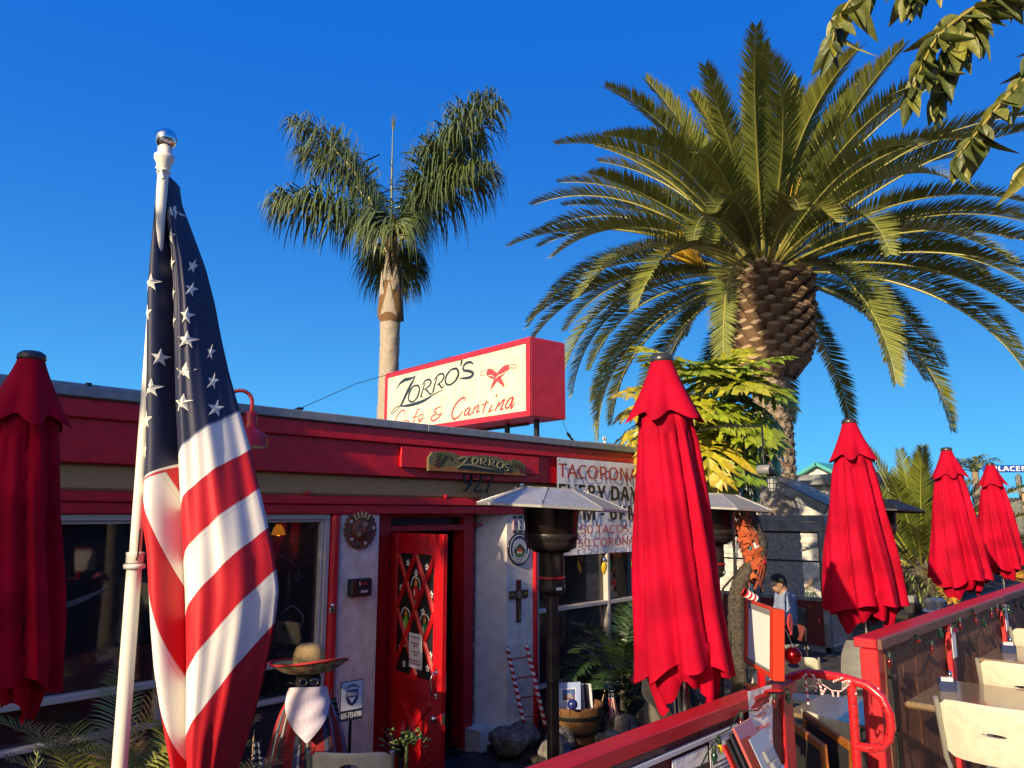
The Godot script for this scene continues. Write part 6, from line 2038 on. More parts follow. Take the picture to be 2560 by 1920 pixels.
func folding_chair(label: String, at: Vector3, yaw: float, grp := "white folding chairs", oval := true):
	var o := thing("folding_chair", label, "chair", at, yaw, grp)
	var g := G.new()
	# local +z is the way the sitter faces
	var bx := func(u: float, v: float, d: float) -> Vector3:
		return Vector3(u, .60 + v * cos(.28), -.20 - v * sin(.28) - .05 * (1.0 - pow(u / .23, 2)) + d)
	var N := 40
	var outer := []
	var inner := []
	for i in N:
		var a := TAU * i / N
		var c := Vector2(cos(a), sin(a))
		var k := 1.0 / pow(pow(absf(c.x) / .225, 8.0) + pow(absf(c.y) / .145, 8.0), 1.0 / 8.0)
		outer.append(Vector2(c.x * k, .145 + c.y * k))
		inner.append(Vector2(c.x * (.055 if oval else .05), (.20 if oval else .15) + c.y * (.028 if oval else .010)))
	for d in [0.0, .022]:
		var rws := []
		for e in 5:
			var ln := PackedVector3Array()
			for i in N:
				var q: Vector2 = inner[i].lerp(outer[i], e / 4.0)
				ln.append(bx.call(q.x, q.y, d - (.006 if e == 4 and d > 0 else (-.006 if e == 4 else 0.0))))
			rws.append(ln)
		var gg := G.new()
		gg.grid(rws, true)
		for k in gg.v.size():
			gg.n[k] = gg.n[k] if gg.n[k].z * (1.0 if d > 0 else -1.0) > 0 else -gg.n[k]
		for k in range(0, gg.v.size(), 3): g.tri(gg.v[k], gg.v[k + 1], gg.v[k + 2], gg.n[k], gg.n[k + 1], gg.n[k + 2])
	for i in N:
		var j := (i + 1) % N
		g.quad(bx.call(outer[i].x, outer[i].y, .006), bx.call(outer[j].x, outer[j].y, .006), bx.call(outer[j].x, outer[j].y, .016), bx.call(outer[i].x, outer[i].y, .016), Vector3(outer[i].x, outer[i].y - .14, 0))
		g.quad(bx.call(inner[i].x, inner[i].y, 0), bx.call(inner[j].x, inner[j].y, 0), bx.call(inner[j].x, inner[j].y, .022), bx.call(inner[i].x, inner[i].y, .022), -Vector3(inner[i].x, inner[i].y - .2, 0))
	part(o, "backrest", g, M.plastic)
	g = G.new()
	var rows := []
	for i in 9:
		var z := -.19 + .40 * i / 8.0
		var ln := PackedVector3Array()
		for j in 9:
			var x := (j - 4) / 4.0
			ln.append(Vector3(x * (.20 + .025 * sin(PI * i / 8.0)), .452 - .018 * (1 - x * x) * sin(PI * i / 8.0) - .02 * pow(i / 8.0, 4), z))
		rows.append(ln)
	g.grid(rows, false, [], 1, 1, UP)
	g.bx(-.195, .425, -.185, .195, .443, .19, .01)
	part(o, "seat", g, M.plastic)
	for s: float in [-1.0, 1.0]:
		g = G.new()
		g.tube([Vector3(s * .23, .88, -.29), Vector3(s * .228, .60, -.205), Vector3(s * .225, .42, -.06), Vector3(s * .222, .0, .26)], .0125, 8)
		part(o, "leg", g, M.chair_frame)
		g = G.new(); g.tube([Vector3(s * .205, .435, .12), Vector3(s * .205, .42, .02), Vector3(s * .205, .0, -.24)], .0115, 8)
		part(o, "leg", g, M.chair_frame)
	g = G.new(); g.tube([Vector3(-.225, .15, .146), Vector3(.225, .15, .146)], .009, 6); g.tube([Vector3(-.205, .12, -.17), Vector3(.205, .12, -.17)], .009, 6)
	part(o, "stretcher", g, M.chair_frame)
	return o

func table(label: String, at: Vector3, sx: float, sz: float, h: float, grp := "wood topped tables"):
	var o := thing("table", label, "table", at, 0, grp)
	var g := G.new(); g.bx(-sx / 2, h - .035, -sz / 2, sx / 2, h, sz / 2, .012)
	part(o, "tabletop", g, M.table)
	g = G.new(); g.tube([Vector3(0, .02, 0), Vector3(0, h - .036, 0)], .035, 12)
	part(o, "column", g, M.brushed)
	for a in 4:
		g = G.new(); g.box(Vector3(cos(a * PI / 2) * .16, .02, sin(a * PI / 2) * .16), Vector3(.32, .035, .05), Basis(UP, -a * PI / 2), .008)
		part(o, "foot", g, M.black_matt)
	return o

func entrance_things():
	rg.seed = 81
	# framed white board on a stand
	var a := Vector3(3.34, 0, 3.83)
	var b := Vector3(3.06, 0, 4.10)
	var ax := (b - a).normalized()
	var o := thing("board_stand", "white board in a red frame standing on the fence cap", "sign")
	o.transform = Transform3D(Basis(ax, UP, ax.cross(UP)), Vector3(a.x, 1.50, a.z))
	var L := (b - a).length()
	var tl := Basis(Vector3.RIGHT, -.06)
	var g := G.new()
	g.box(tl * Vector3(.008, .205, 0), Vector3(.016, .27, .03), tl, .002); g.box(tl * Vector3(L - .02, .205, 0), Vector3(.05, .275, .045), tl, .003)
	g.box(tl * Vector3(L / 2 - .01, .076, 0), Vector3(L - .066, .016, .03), tl, .002); g.box(tl * Vector3(L / 2 - .01, .335, -.004), Vector3(L - .066, .012, .02), tl, .002)
	g.box(tl * Vector3(L / 2, .205, -.012), Vector3(L - .05, .25, .006), tl)
	part(o, "frame", g, M.orange_red)
	g = G.new(); g.box(tl * Vector3(L / 2 - .015, .198, .002), Vector3(L - .075, .222, .006), tl, .001)
	part(o, "board", g, M.white)
	g = G.new(); g.box(tl * Vector3(L / 2 - .015, .318, .004), Vector3(L - .075, .022, .010), tl, .002)
	part(o, "clip_rail", g, M.grey_metal)
	g = G.new(); g.box(tl * Vector3(L / 2 - .015, .090, .004), Vector3(L - .075, .010, .012), tl, .001)
	part(o, "clip_rail", g, M.grey_metal)
	g = G.new(); g.bx(L / 2 - .018, .006, -.012, L / 2 + .018, .07, .012, .003); g.bx(L / 2 - .07, .0, -.06, L / 2 + .07, .006, .06, .002)
	part(o, "stand", g, M.red_gloss)
	o = thing("bauble", "large shiny red bauble hanging from the red board frame", "ornament", Vector3(3.135, 1.66, 4.135))
	g = G.new(); g.col = Color(.38, .008, .015); g.ball(Vector3.ZERO, Vector3.ONE * .034, 24)
	part(o, "ball", g, M.bauble_metal)
	g = G.new(); g.tube([Vector3(0, .033, 0), Vector3(0, .042, 0)], .008, 10); g.tube([Vector3(0, .04, 0), Vector3(-.012, .10, -.02)], .0015, 5)
	part(o, "hook_cap", g, M.chrome)
	g = G.new(); g.col = Color(.42, .02, .03); g.ribbon([-.02, .10, .012, -.03, .13, .02, -.012, .155, .016, -.005, .12, .014, -.015, .08, .01], .006)
	part(o, "ribbon", g, M.any_cloth)
	# bent pipe handrail
	o = thing("handrail", "red painted bent pipe handrail with worn paint at the entrance", "handrail", Vector3(3.5, 0, 0))
	g = G.new()
	g.tube([Vector3(0, 1.47, 3.90), Vector3(0, 1.505, 3.97), Vector3(0, 1.527, 4.03), Vector3(0, 1.53, 4.10), Vector3(0, 1.528, 4.20), Vector3(0, 1.51, 4.29), Vector3(0, 1.47, 4.345), Vector3(0, 1.41, 4.37), Vector3(0, 1.36, 4.372), Vector3(0, 1.31, 4.36), Vector3(0, 1.275, 4.325), Vector3(0, 1.262, 4.28), Vector3(0, 1.26, 4.23)], .0185, 14)
	part(o, "rail", g, M.red_pipe)
	g = G.new(); g.tube([Vector3(0, .48, 4.225), Vector3(0, 1.52, 4.225)], .0195, 14)
	part(o, "post", g, M.red_pipe)
	g = G.new(); g.lathe([[.0, .48], [.06, .48], [.06, .49], [.03, .495]], 16, Vector3(0, 0, 4.225))
	part(o, "flange", g, M.red_pipe)
	o = thing("candy_garland", "red and white striped garland twisted round the handrail", "garland", Vector3(3.5, 0, 0))
	for k in [[4.06, 6], [4.22, 9]]:
		for i in int(k[1]):
			g = G.new()
			var p := Vector3(.02 * rg.randfn(), 1.535 - .03 * rg.randf(), k[0] + .025 * rg.randfn())
			stripes(g, p, p + Vector3(.03 * rg.randfn(), .035 * rg.randfn() - .01, .03 * rg.randfn()), .0045, 8)
			part(o, "twist", g, M.any)
	g = G.new(); g.col = Color(.6, .45, .45)
	g.tube([Vector3(-.02, 1.53, 4.06), Vector3(-.026, 1.50, 4.10), Vector3(-.028, 1.475, 4.15), Vector3(-.028, 1.478, 4.19), Vector3(-.024, 1.51, 4.225)], .0025, 5)
	part(o, "cord", g, M.any)
	for i in 5:
		g = G.new()
		var p := Vector3(-.028, 1.495 - .02 * sin(i * .7), 4.10 + .026 * i)
		stripes(g, p, p + Vector3(-.005, -.028 + .012 * rg.randfn(), .012 * rg.randfn()), .0045, 6)
		part(o, "twist", g, M.any)
	# folded chalk board
	var c := Vector3(4.40, 0, 3.53)
	var d := Vector3(3.93, 0, 3.965)
	ax = (d - c).normalized()
	o = thing("chalkboard", "folded wooden chalkboard leaning at the fence gap", "chalkboard")
	o.transform = Transform3D(Basis(ax, UP, ax.cross(UP)), c + Vector3(0, .22, 0))
	L = (d - c).length()
	for k in 2:
		var t := Basis(Vector3.RIGHT, [.05, -.06][k])
		var off := Vector3(0, 0, [.0, -.045][k])
		g = G.new()
		for q in [[.02, .455, .04, .91], [L - .02, .455, .04, .91]]: g.box(off + t * Vector3(q[0], q[1], 0), Vector3(q[2], q[3], .026), t, .004)
		for q in [[L / 2, .89, L - .083, .04], [L / 2, .10, L - .083, .04]]: g.box(off + t * Vector3(q[0], q[1], 0), Vector3(q[2], q[3], .025), t, .004)
		part(o, "wood_frame", g, M.orange_wood)
		g = G.new(); g.box(off + t * Vector3(L / 2, .495, 0), Vector3(L - .081, .748, .012), t)
		part(o, "slate", g, M.black_matt)
	g = G.new(); g.tube([Vector3(L * .35, .93, -.02), Vector3(L * .65, .93, -.02)], .006, 6)
	part(o, "hinge", g, M.iron)
	# menu holder on the fence front
	o = thing("menu_holder", "clipboards and menus in a holder hung on the near fence", "menu holder")
	o.transform = Transform3D(Basis(UP, .12) * Basis(Vector3.RIGHT, -.5), Vector3(2.70, 1.12, 4.24))
	for k in 4:
		g = G.new(); g.col = [Color(.42, .03, .03), Color(.02, .02, .025), Color(.03, .03, .04), Color(.38, .09, .08)][k]
		g.box(Vector3(0, .17 + .012 * k, .0 + .022 * k), Vector3(.17, .34, .010), Basis(Vector3.RIGHT, .05), .002)
		part(o, "menu_cover", g, M.any_gloss)
	g = G.new(); g.box(Vector3(.0, .16, .10), Vector3(.165, .33, .004), Basis(Vector3.RIGHT, .05), .001)
	part(o, "clipboard", g, M.clip_blue)
	g = G.new(); g.box(Vector3(.01, .10, .1035), Vector3(.14, .20, .002), Basis(Vector3.RIGHT, .05))
	part(o, "sheet", g, M.white)
	g = G.new(); g.bx(-.035, .23, .105, .045, .27, .118, .004); g.bx(-.03, .20, .106, .04, .232, .124, .006)
	part(o, "clip", g, M.grey_metal)
	g = G.new(); g.col = Color(.2, .2, .3)
	for i in 8: g.box(Vector3(.0, .17 - i * .016, .1052 - (.07 - i * .016) * -.05 + .0), Vector3(.10 - .03 * (i % 3), .004, .001), Basis(Vector3.RIGHT, .05))
	part(o, "text_lines", g, M.any)
	g = G.new(); g.bx(-.10, -.02, -.02, .10, .0, .12, .003); g.bx(-.10, -.02, -.025, .10, .10, -.02, .002)
	part(o, "holder_tray", g, M.black)
	# dressed dummy in the bed
	o = thing("dressed_dummy", "dressed dummy with straw sombrero, pale bandana and striped red serape", "mannequin", Vector3(3.09, .30, .75), -.55)
	g = G.new(); g.tube([Vector3(0, 0, 0), Vector3(0, .62, 0)], .03, 8)
	part(o, "stand_post", g, M.worn_wood)
	g = G.new(); g.ball(Vector3(0, .80, 0), Vector3(.085, .11, .095), 18); g.tube([Vector3(0, .6, 0), Vector3(0, .75, 0)], [.05, .045], 10)
	part(o, "head", g, M.black_matt)
	var HT := Transform3D(Basis(Vector3.RIGHT, -.13), Vector3(0, .01, .11))
	g = G.new()
	var rows := []
	for i in 13:
		var f := i / 12.0
		var ln := PackedVector3Array()
		for j in 36:
			var q := TAU * j / 36
			var r := .105 + .155 * f
			var y := .845 + .075 * pow(f, 1.6) + .012 * sin(q * 2) * f
			ln.append(HT * Vector3(cos(q) * r, y, sin(q) * r))
		rows.append(ln)
	var cols := []
	for i in 13:
		var cl := []
		for j in 36:
			var q := rg.randf()
			cl.append(Color(.42, .36, .14) if q < .5 else (Color(.40, .05, .03) if q < .8 else Color(.12, .14, .06)))
		cols.append(cl)
	g.grid(rows, true, cols)
	part(o, "brim", g, M.any_cloth)
	g = G.new()
	var ring := []
	for j in 37: ring.append(rows[-1][j % 36] + Vector3(0, .004, 0))
	g.tube(ring, .008, 6, false)
	part(o, "brim_edge", g, M.red_trim)
	g = G.new(); g.lathe([[.118, .848], [.110, .92], [.104, .98], [.090, 1.02], [.055, 1.042], [.0, 1.046]], 28, HT.origin, HT.basis)
	part(o, "crown", g, M.straw)
	for s: float in [-1.0, 1.0]:
		g = G.new()
		var rp := []
		for i in 17: rp.append(Vector3(s * .036 + cos(TAU * i / 16) * .026, .812 + sin(TAU * i / 16) * .02, .098))
		g.tube(rp, .003, 6, false)
		part(o, "glasses_rim", g, M.chrome)
		g = G.new(); g.ball(Vector3(s * .036, .812, .096), Vector3(.025, .019, .004), 12)
		part(o, "lens", g, M.black)
	g = G.new()
	rows = []
	for i in 15:
		var f := i / 14.0
		var ln := PackedVector3Array()
		for j in 23:
			var u := (j - 11) / 11.0
			var wd := lerpf(1.6, .0, pow(f, 1.1))
			var q := u * wd
			var R := lerpf(.125, .19, sin(f * PI * .55))
			ln.append(Vector3(sin(q) * R, .785 - .33 * f - .025 * u * u * (1 - f), cos(q) * R + .010 * sin(f * 16 + u * 3) * (1 - f) + .02 * f))
		rows.append(ln)
	g.grid(rows, false, [], 1, 1, Vector3(0, 0, 1))
	part(o, "bandana", g, M.bandana)
	g = G.new()
	rows = []
	cols = []
	for i in 29:
		var f := i / 28.0
		var ln := PackedVector3Array()
		var cl := []
		for j in 120:
			var q := TAU * j / 120
			var R := lerpf(.07, .21, pow(f, .42)) + .05 * f
			R *= 1.0 + (.10 * sin(q * 7 + 1.3) + .06 * sin(q * 11)) * f
			ln.append(Vector3(cos(q) * R * 1.12, .70 - .02 * f - .62 * pow(f, 1.5) - .05 * absf(cos(q)) * f, sin(q) * R * .8))
			var bnd := fposmod(q * 7.2 + .3 * f, 6.0)
			var c2 := Color(.30, .018, .018)
			if bnd < .6: c2 = Color(.03, .03, .035)
			elif bnd < .75: c2 = Color(.5, .45, .4)
			elif bnd < 1.5: c2 = Color(.07, .09, .13)
			elif bnd < 1.6: c2 = Color(.5, .48, .45)
			elif bnd > 4.2 and bnd < 4.9: c2 = Color(.10, .02, .025)
			elif bnd > 4.9 and bnd < 5.1: c2 = Color(.45, .42, .4)
			elif bnd > 5.1 and bnd < 5.7: c2 = Color(.04, .04, .05)
			cl.append(c2)
		rows.append(ln); cols.append(cl)
	g.grid(rows, true, cols)
	part(o, "serape", g, M.any_cloth)
	small_flag("small flag on a stick beside the white pier sign", Vector3(3.33, .30, .70), .66, Vector3(-.02, 1, 0), -.6, "small flags stuck in the beds")
	small_flag("small flag on a stick at the edge of the large flag", Vector3(2.52, .30, 1.05), .60, Vector3(.02, 1, .0), -.6, "small flags stuck in the beds")
	small_flag("small flag hanging over the right side of the barrel", Vector3(6.55, .25, .62), .34, Vector3(.25, 1, .1), -.6, "small flags stuck in the beds")
	small_flag("tiny flag low in the jade plant by the big flag", Vector3(2.72, .36, 1.45), .30, Vector3(.05, 1, .0), -.6, "small flags stuck in the beds")
	# alarm company sign
	o = thing("yard_sign", "small alarm sign with phone number on a post by the pier", "sign", Vector3(3.60, 0, .55), .0)
	o.rotation.y = -.10
	g = G.new(); g.tube([Vector3(0, 0, -.012), Vector3(0, .72, -.012)], .012, 8)
	part(o, "post", g, M.iron)
	g = G.new(); g.bx(-.095, .72, -.005, .095, 1.0, 0, .002)
	part(o, "panel", g, M.navy_paint)
	g = G.new(); g.bx(-.088, .795, .0004, .088, .993, .002)
	part(o, "white_field", g, M.white)
	txt(o, "lettering", "805-773-6100", M.white, .17, .04, XF(Vector3(-.085, .738, .0005)), "Droid Sans", 700, .001)
	g = G.new()
	g.plate(PackedVector2Array([Vector2(-.05, .935), Vector2(.05, .935), Vector2(.052, .88), Vector2(.035, .84), Vector2(0, .82), Vector2(-.035, .84), Vector2(-.052, .88)]), .001, XF(Vector3(0, 0, .0022)))
	for q in [[-.06, .945, .006, 0, .965, .008, .06, .945, .006], [-.065, .94, .004, 0, .975, .004, .065, .94, .004]]: g.ribbon(q, .001, XF(Vector3(0, 0, .0022)))
	g.ribbon([0, .97, .006, 0, .985, .002], .001, XF(Vector3(0, 0, .0022)))
	part(o, "shield", g, M.violet_ink)
	txt(o, "lettering", "SENTINEL", M.white, .092, .028, XF(Vector3(-.046, .893, .0034)), "Droid Sans", 700, .001)
	g = G.new(); g.plate(PackedVector2Array([Vector2(-.03, .882), Vector2(.03, .882), Vector2(0, .842)]), .001, XF(Vector3(0, 0, .0034)))
	part(o, "beak_mark", g, M.white)

func seating():
	rg.seed = 91
	folding_chair("white folding chair with oval hand hole at the bottom, in dappled sun", Vector3(2.92, .05, 1.58), 2.32)
	table("street side table nearest the red end post", Vector3(5.06, .48, 4.36), .78, .58, .74)
	table("second street side table along the plank fence", Vector3(6.72, .48, 4.36), .78, .58, .75)
	table("third street side table at the right edge", Vector3(8.35, .48, 4.36), .78, .58, .75)
	folding_chair("nearest white folding chair, its back half in sun", Vector3(4.50, .48, 4.585), PI / 2, "white folding chairs", false)
	folding_chair("shaded white folding chair between first and second street table", Vector3(5.76, .48, 4.49), PI / 2, "white folding chairs", false)
	folding_chair("white folding chair at the third street table, farthest one", Vector3(7.42, .48, 4.36), PI / 2, "white folding chairs", false)
	for k in [[Vector3(5.14, 1.22, 4.17), "blue caddy with two glass shakers on the nearest table"], [Vector3(6.74, 1.23, 4.18), "blue caddy with two glass shakers on the second table"]]:
		var o := thing("shaker_caddy", k[1], "caddy", k[0], .3, "table caddies")
		var g := G.new(); g.bx(-.06, 0, -.045, .06, .055, -.041, .001); g.bx(-.06, 0, .041, .06, .055, .045, .001); g.bx(-.06, 0, -.041, -.056, .055, .041, .001); g.bx(.056, 0, -.041, .06, .055, .041, .001); g.bx(-.056, 0, -.041, .056, .004, .041)
		part(o, "tray", g, M.navy_plastic)
		for x in [-.005, .034]:
			g = G.new(); g.lathe([[.0, .005], [.018, .005], [.019, .05], [.012, .072]], 14, Vector3(x, 0, .018))
			var sh := part(o, "shaker", g, M.jar)
			g = G.new(); g.lathe([[.0125, .072], [.0135, .09], [.009, .098], [.0, .1]], 14, Vector3(x, 0, .018))
			part(o, "shaker_top", g, M.chrome)
		g = G.new(); g.col = Color(.6, .5, .55)
		for i in 5: g.bx(-.05 + i * .008, .006, -.03, -.045 + i * .008, .066 + .006 * (i % 2), .03)
		part(o, "sugar_packets", g, M.any)
	table("wood topped patio table seen through the fence gap", Vector3(6.30, 0, 3.14), .80, .62, .75)
	folding_chair("white folding chair in front of the patio table", Vector3(5.72, 0, 3.45), 1.2)
	folding_chair("white folding chair showing its round back over the near fence", Vector3(6.2, 0, 2.25), -2.4)
	folding_chair("white folding chair tilted beside the grey mesh chair", Vector3(7.75, 0, 2.15), 1.9)
	var o := thing("mesh_chair", "grey ribbed mesh chair back behind the red end post", "chair", Vector3(8.0, 0, 2.75), -1.2)
	var g := G.new()
	var rows := []
	for i in 15:
		var f := i / 14.0
		var ln := PackedVector3Array()
		for j in 11:
			var u := (j - 5) / 5.0
			ln.append(Vector3(u * (.24 - .07 * pow(f, 4)), .52 + .45 * f, -.2 - .1 * f + .05 * u * u + .010 * sin(f * 20 - u * u * 3)))
		rows.append(ln)
	g.grid(rows, false, [], 1, 1, Vector3(0, 0, 1))
	part(o, "backrest", g, M.grey_plastic)
	g = G.new(); g.bx(-.23, .42, -.2, .23, .46, .24, .015)
	part(o, "seat", g, M.grey_plastic)
	for q in [[-.2, -.18], [.2, -.18], [-.2, .2], [.2, .2]]:
		g = G.new(); g.tube([Vector3(q[0], .42, q[1]), Vector3(q[0] * 1.15, 0, q[1] * 1.2)], .016, 8)
		part(o, "leg", g, M.black_matt)
	# high black table with jugs behind the fence
	o = thing("service_stand", "tall black service stand behind the plank fence", "stand", Vector3(8.78, 0, 3.10))
	g = G.new(); g.bx(-.45, 1.20, -.25, .45, 1.24, .25, .01)
	part(o, "shelf_top", g, M.black_matt)
	for q in [[-.4, -.2], [.4, -.2], [-.4, .2], [.4, .2]]:
		g = G.new(); g.bx(q[0] - .02, 0, q[1] - .02, q[0] + .02, 1.199, q[1] + .02)
		part(o, "leg", g, M.black_matt)
	g = G.new(); g.bx(-.42, .5, -.22, .42, .53, .22)
	part(o, "lower_shelf", g, M.black_matt)
	o = thing("cutlery_box", "black box with grey napkins on the service stand", "box", Vector3(8.60, 1.24, 3.02))
	g = G.new(); g.bx(-.08, 0, -.06, .08, .10, .06, .008)
	part(o, "box", g, M.black)
	g = G.new(); g.bx(-.06, .101, -.04, .04, .17, .04, .008)
	part(o, "napkin_stack", g, M.grey_frame)
	o = thing("drink_jar", "clear jar half full of dark red drink on the stand", "jar", Vector3(8.72, 1.24, 3.15))
	g = G.new(); g.lathe([[.0, .0], [.05, .002], [.052, .11], [.04, .14], [.04, .15], [.0, .152]], 18)
	part(o, "glass", g, M.jar)
	g = G.new(); g.col = Color(.07, .008, .006); g.lathe([[.0, .006], [.047, .006], [.048, .10], [.0, .10]], 16)
	part(o, "drink", g, M.any)
	g = G.new(); g.tube([Vector3(0, .15, 0), Vector3(0, .175, 0)], .014, 8)
	part(o, "stopper", g, M.black)
	o = thing("plastic_tub", "pale translucent plastic tub next to the dark jar", "tub", Vector3(8.86, 1.24, 3.18))
	g = G.new(); g.lathe([[.0, .0], [.07, .0], [.075, .10], [.078, .105], [.0, .11]], 18)
	part(o, "tub", g, M.jar)
	g = G.new(); g.lathe([[.079, .105], [.08, .12], [.06, .135], [.0, .136]], 18)
	part(o, "lid", g, M.white)
	g = G.new()
	rows = []
	for i in 9:
		var ln := PackedVector3Array()
		for j in 11: ln.append(Vector3(j * .03, .02 + .03 * sin(i * 1.1 + j * .8) * sin(j * .5) - .004 * i, i * .025))
		rows.append(ln)
	g.grid(rows, false, [], 1, 1, UP)
	one("napkin_cloth", "crumpled white napkins on the black service stand", "napkin", g, M.white, Vector3(8.50, 1.26, 3.14))

func heater(label: String, at: Vector3, tilt: float, yaw: float, black := false):
	var o := thing("patio_heater", label, "heater", at, yaw, "standing patio heaters")
	var g := G.new(); g.lathe([[.0, 0], [.24, 0], [.24, .06], [.21, .08], [.19, .70], [.16, .78], [.04, .80]], 28)
	part(o, "tank_housing", g, M.bronze)
	g = G.new(); g.tube([Vector3(0, .79, 0), Vector3(0, 1.80, 0)], .036, 18)
	part(o, "pole", g, M.bronze)
	g = G.new(); g.lathe([[.036, 1.26], [.039, 1.261], [.039, 1.275], [.036, 1.276]], 18)
	part(o, "pole_joint", g, M.bronze)
	g = G.new(); g.lathe([[.036, 1.745], [.06, 1.755], [.078, 1.775], [.079, 1.80], [.075, 1.802], [.073, 1.99], [.12, 2.0]], 28)
	part(o, "control_housing", g, M.bronze)
	g = G.new(); g.lathe([[.0795, 1.777], [.0815, 1.778], [.0815, 1.799], [.0795, 1.80]], 28)
	part(o, "band", g, M.iron)
	g = G.new()
	g.box(Vector3(-.028, 1.7885, .0775) , Vector3(.035, .016, .002), Basis(UP, -.35))
	part(o, "label_strip", g, M.paper)
	g = G.new(); g.lathe([[.0755, 1.842], [.081, 1.843], [.082, 1.848], [.081, 1.853], [.0755, 1.854]], 28)
	part(o, "red_wire", g, M.red_gloss)
	g = G.new(); g.lathe([[.08, 1.99], [.10, 2.0], [.145, 2.02], [.152, 2.05], [.152, 2.065], [.162, 2.07], [.164, 2.10], [.160, 2.105]], 32)
	part(o, "burner_pan", g, M.bronze)
	g = G.new(); g.lathe([[.158, 2.106], [.170, 2.25], [.168, 2.275], [.08, 2.28]], 32)
	part(o, "emitter_screen", g, M.dark_screen)
	for i in 5:
		g = G.new(); g.ball(Vector3(cos(i * 1.26) * .166, 2.09, sin(i * 1.26) * .166), Vector3(.006, .006, .006), 8)
		part(o, "screw", g, M.chrome)
	# folded metal hood of eight panels round a flat top
	var hub := Vector3(0, 2.30, 0)
	var tb := Basis(Vector3(.734, 0, -.679).rotated(UP, -yaw).normalized(), tilt)
	var hm: Material = M.hood if not black else M.black
	for i in 8:
		var a0 := TAU * i / 8 + .2
		var a1 := TAU * (i + 1) / 8 + .2
		var p := [Vector3(cos(a0) * .19, .068, sin(a0) * .19), Vector3(cos(a1) * .19, .068, sin(a1) * .19), Vector3(cos(a1) * .46, -.035, sin(a1) * .46), Vector3(cos(a0) * .46, -.035, sin(a0) * .46)]
		g = G.new()
		var q := []
		for v in p: q.append(hub + tb * v)
		g.quad(q[0], q[1], q[2], q[3], UP)
		var dn := Vector3(0, -.004, 0)
		g.quad(q[0] + dn, q[1] + dn, q[2] + dn, q[3] + dn, -UP)
		g.quad(q[3], q[2], q[2] + Vector3(0, -.014, 0), q[3] + Vector3(0, -.014, 0), q[2])
		part(o, "hood_panel", g, hm)
		g = G.new(); g.tube([q[0] + Vector3(0, .002, 0), q[3] + Vector3(0, .002, 0)], .003, 5)
		part(o, "seam", g, hm)
		for f in [.12, .88]:
			g = G.new()
			var c: Vector3 = q[0].lerp(q[3], f) + Vector3(0, .004, 0)
			g.tube([c, c + Vector3(0, .012, 0)], .005, 6)
			if f < .5 and i % 2 == 0:
				for s: float in [-1.0, 1.0]: g.ball(c + Vector3(s * .010, .02, 0), Vector3(.006, .010, .003), 8)
			part(o, "wing_nut", g, M.chrome)
	g = G.new()
	var poly := PackedVector2Array()
	for i in 8: poly.append(Vector2(cos(TAU * i / 8 + .2), sin(TAU * i / 8 + .2)) * .192)
	g.plate(poly, .003, Transform3D(tb * Basis(Vector3.RIGHT, Vector3(0, 0, 1), UP), hub + tb * Vector3(0, .069, 0)))
	part(o, "hood_top", g, hm)

func heaters():
	heater("nearest bronze patio heater with pale metal hood in front of the banner", Vector3(3.61, 0, 2.48), .055, 0.0)
	heater("patio heater half hidden behind the largest umbrella", Vector3(5.42, 0, 2.57), .05, .3)
	heater("black hooded patio heater behind the middle umbrella", Vector3(8.50, 0, 2.80), .06, .1, true)

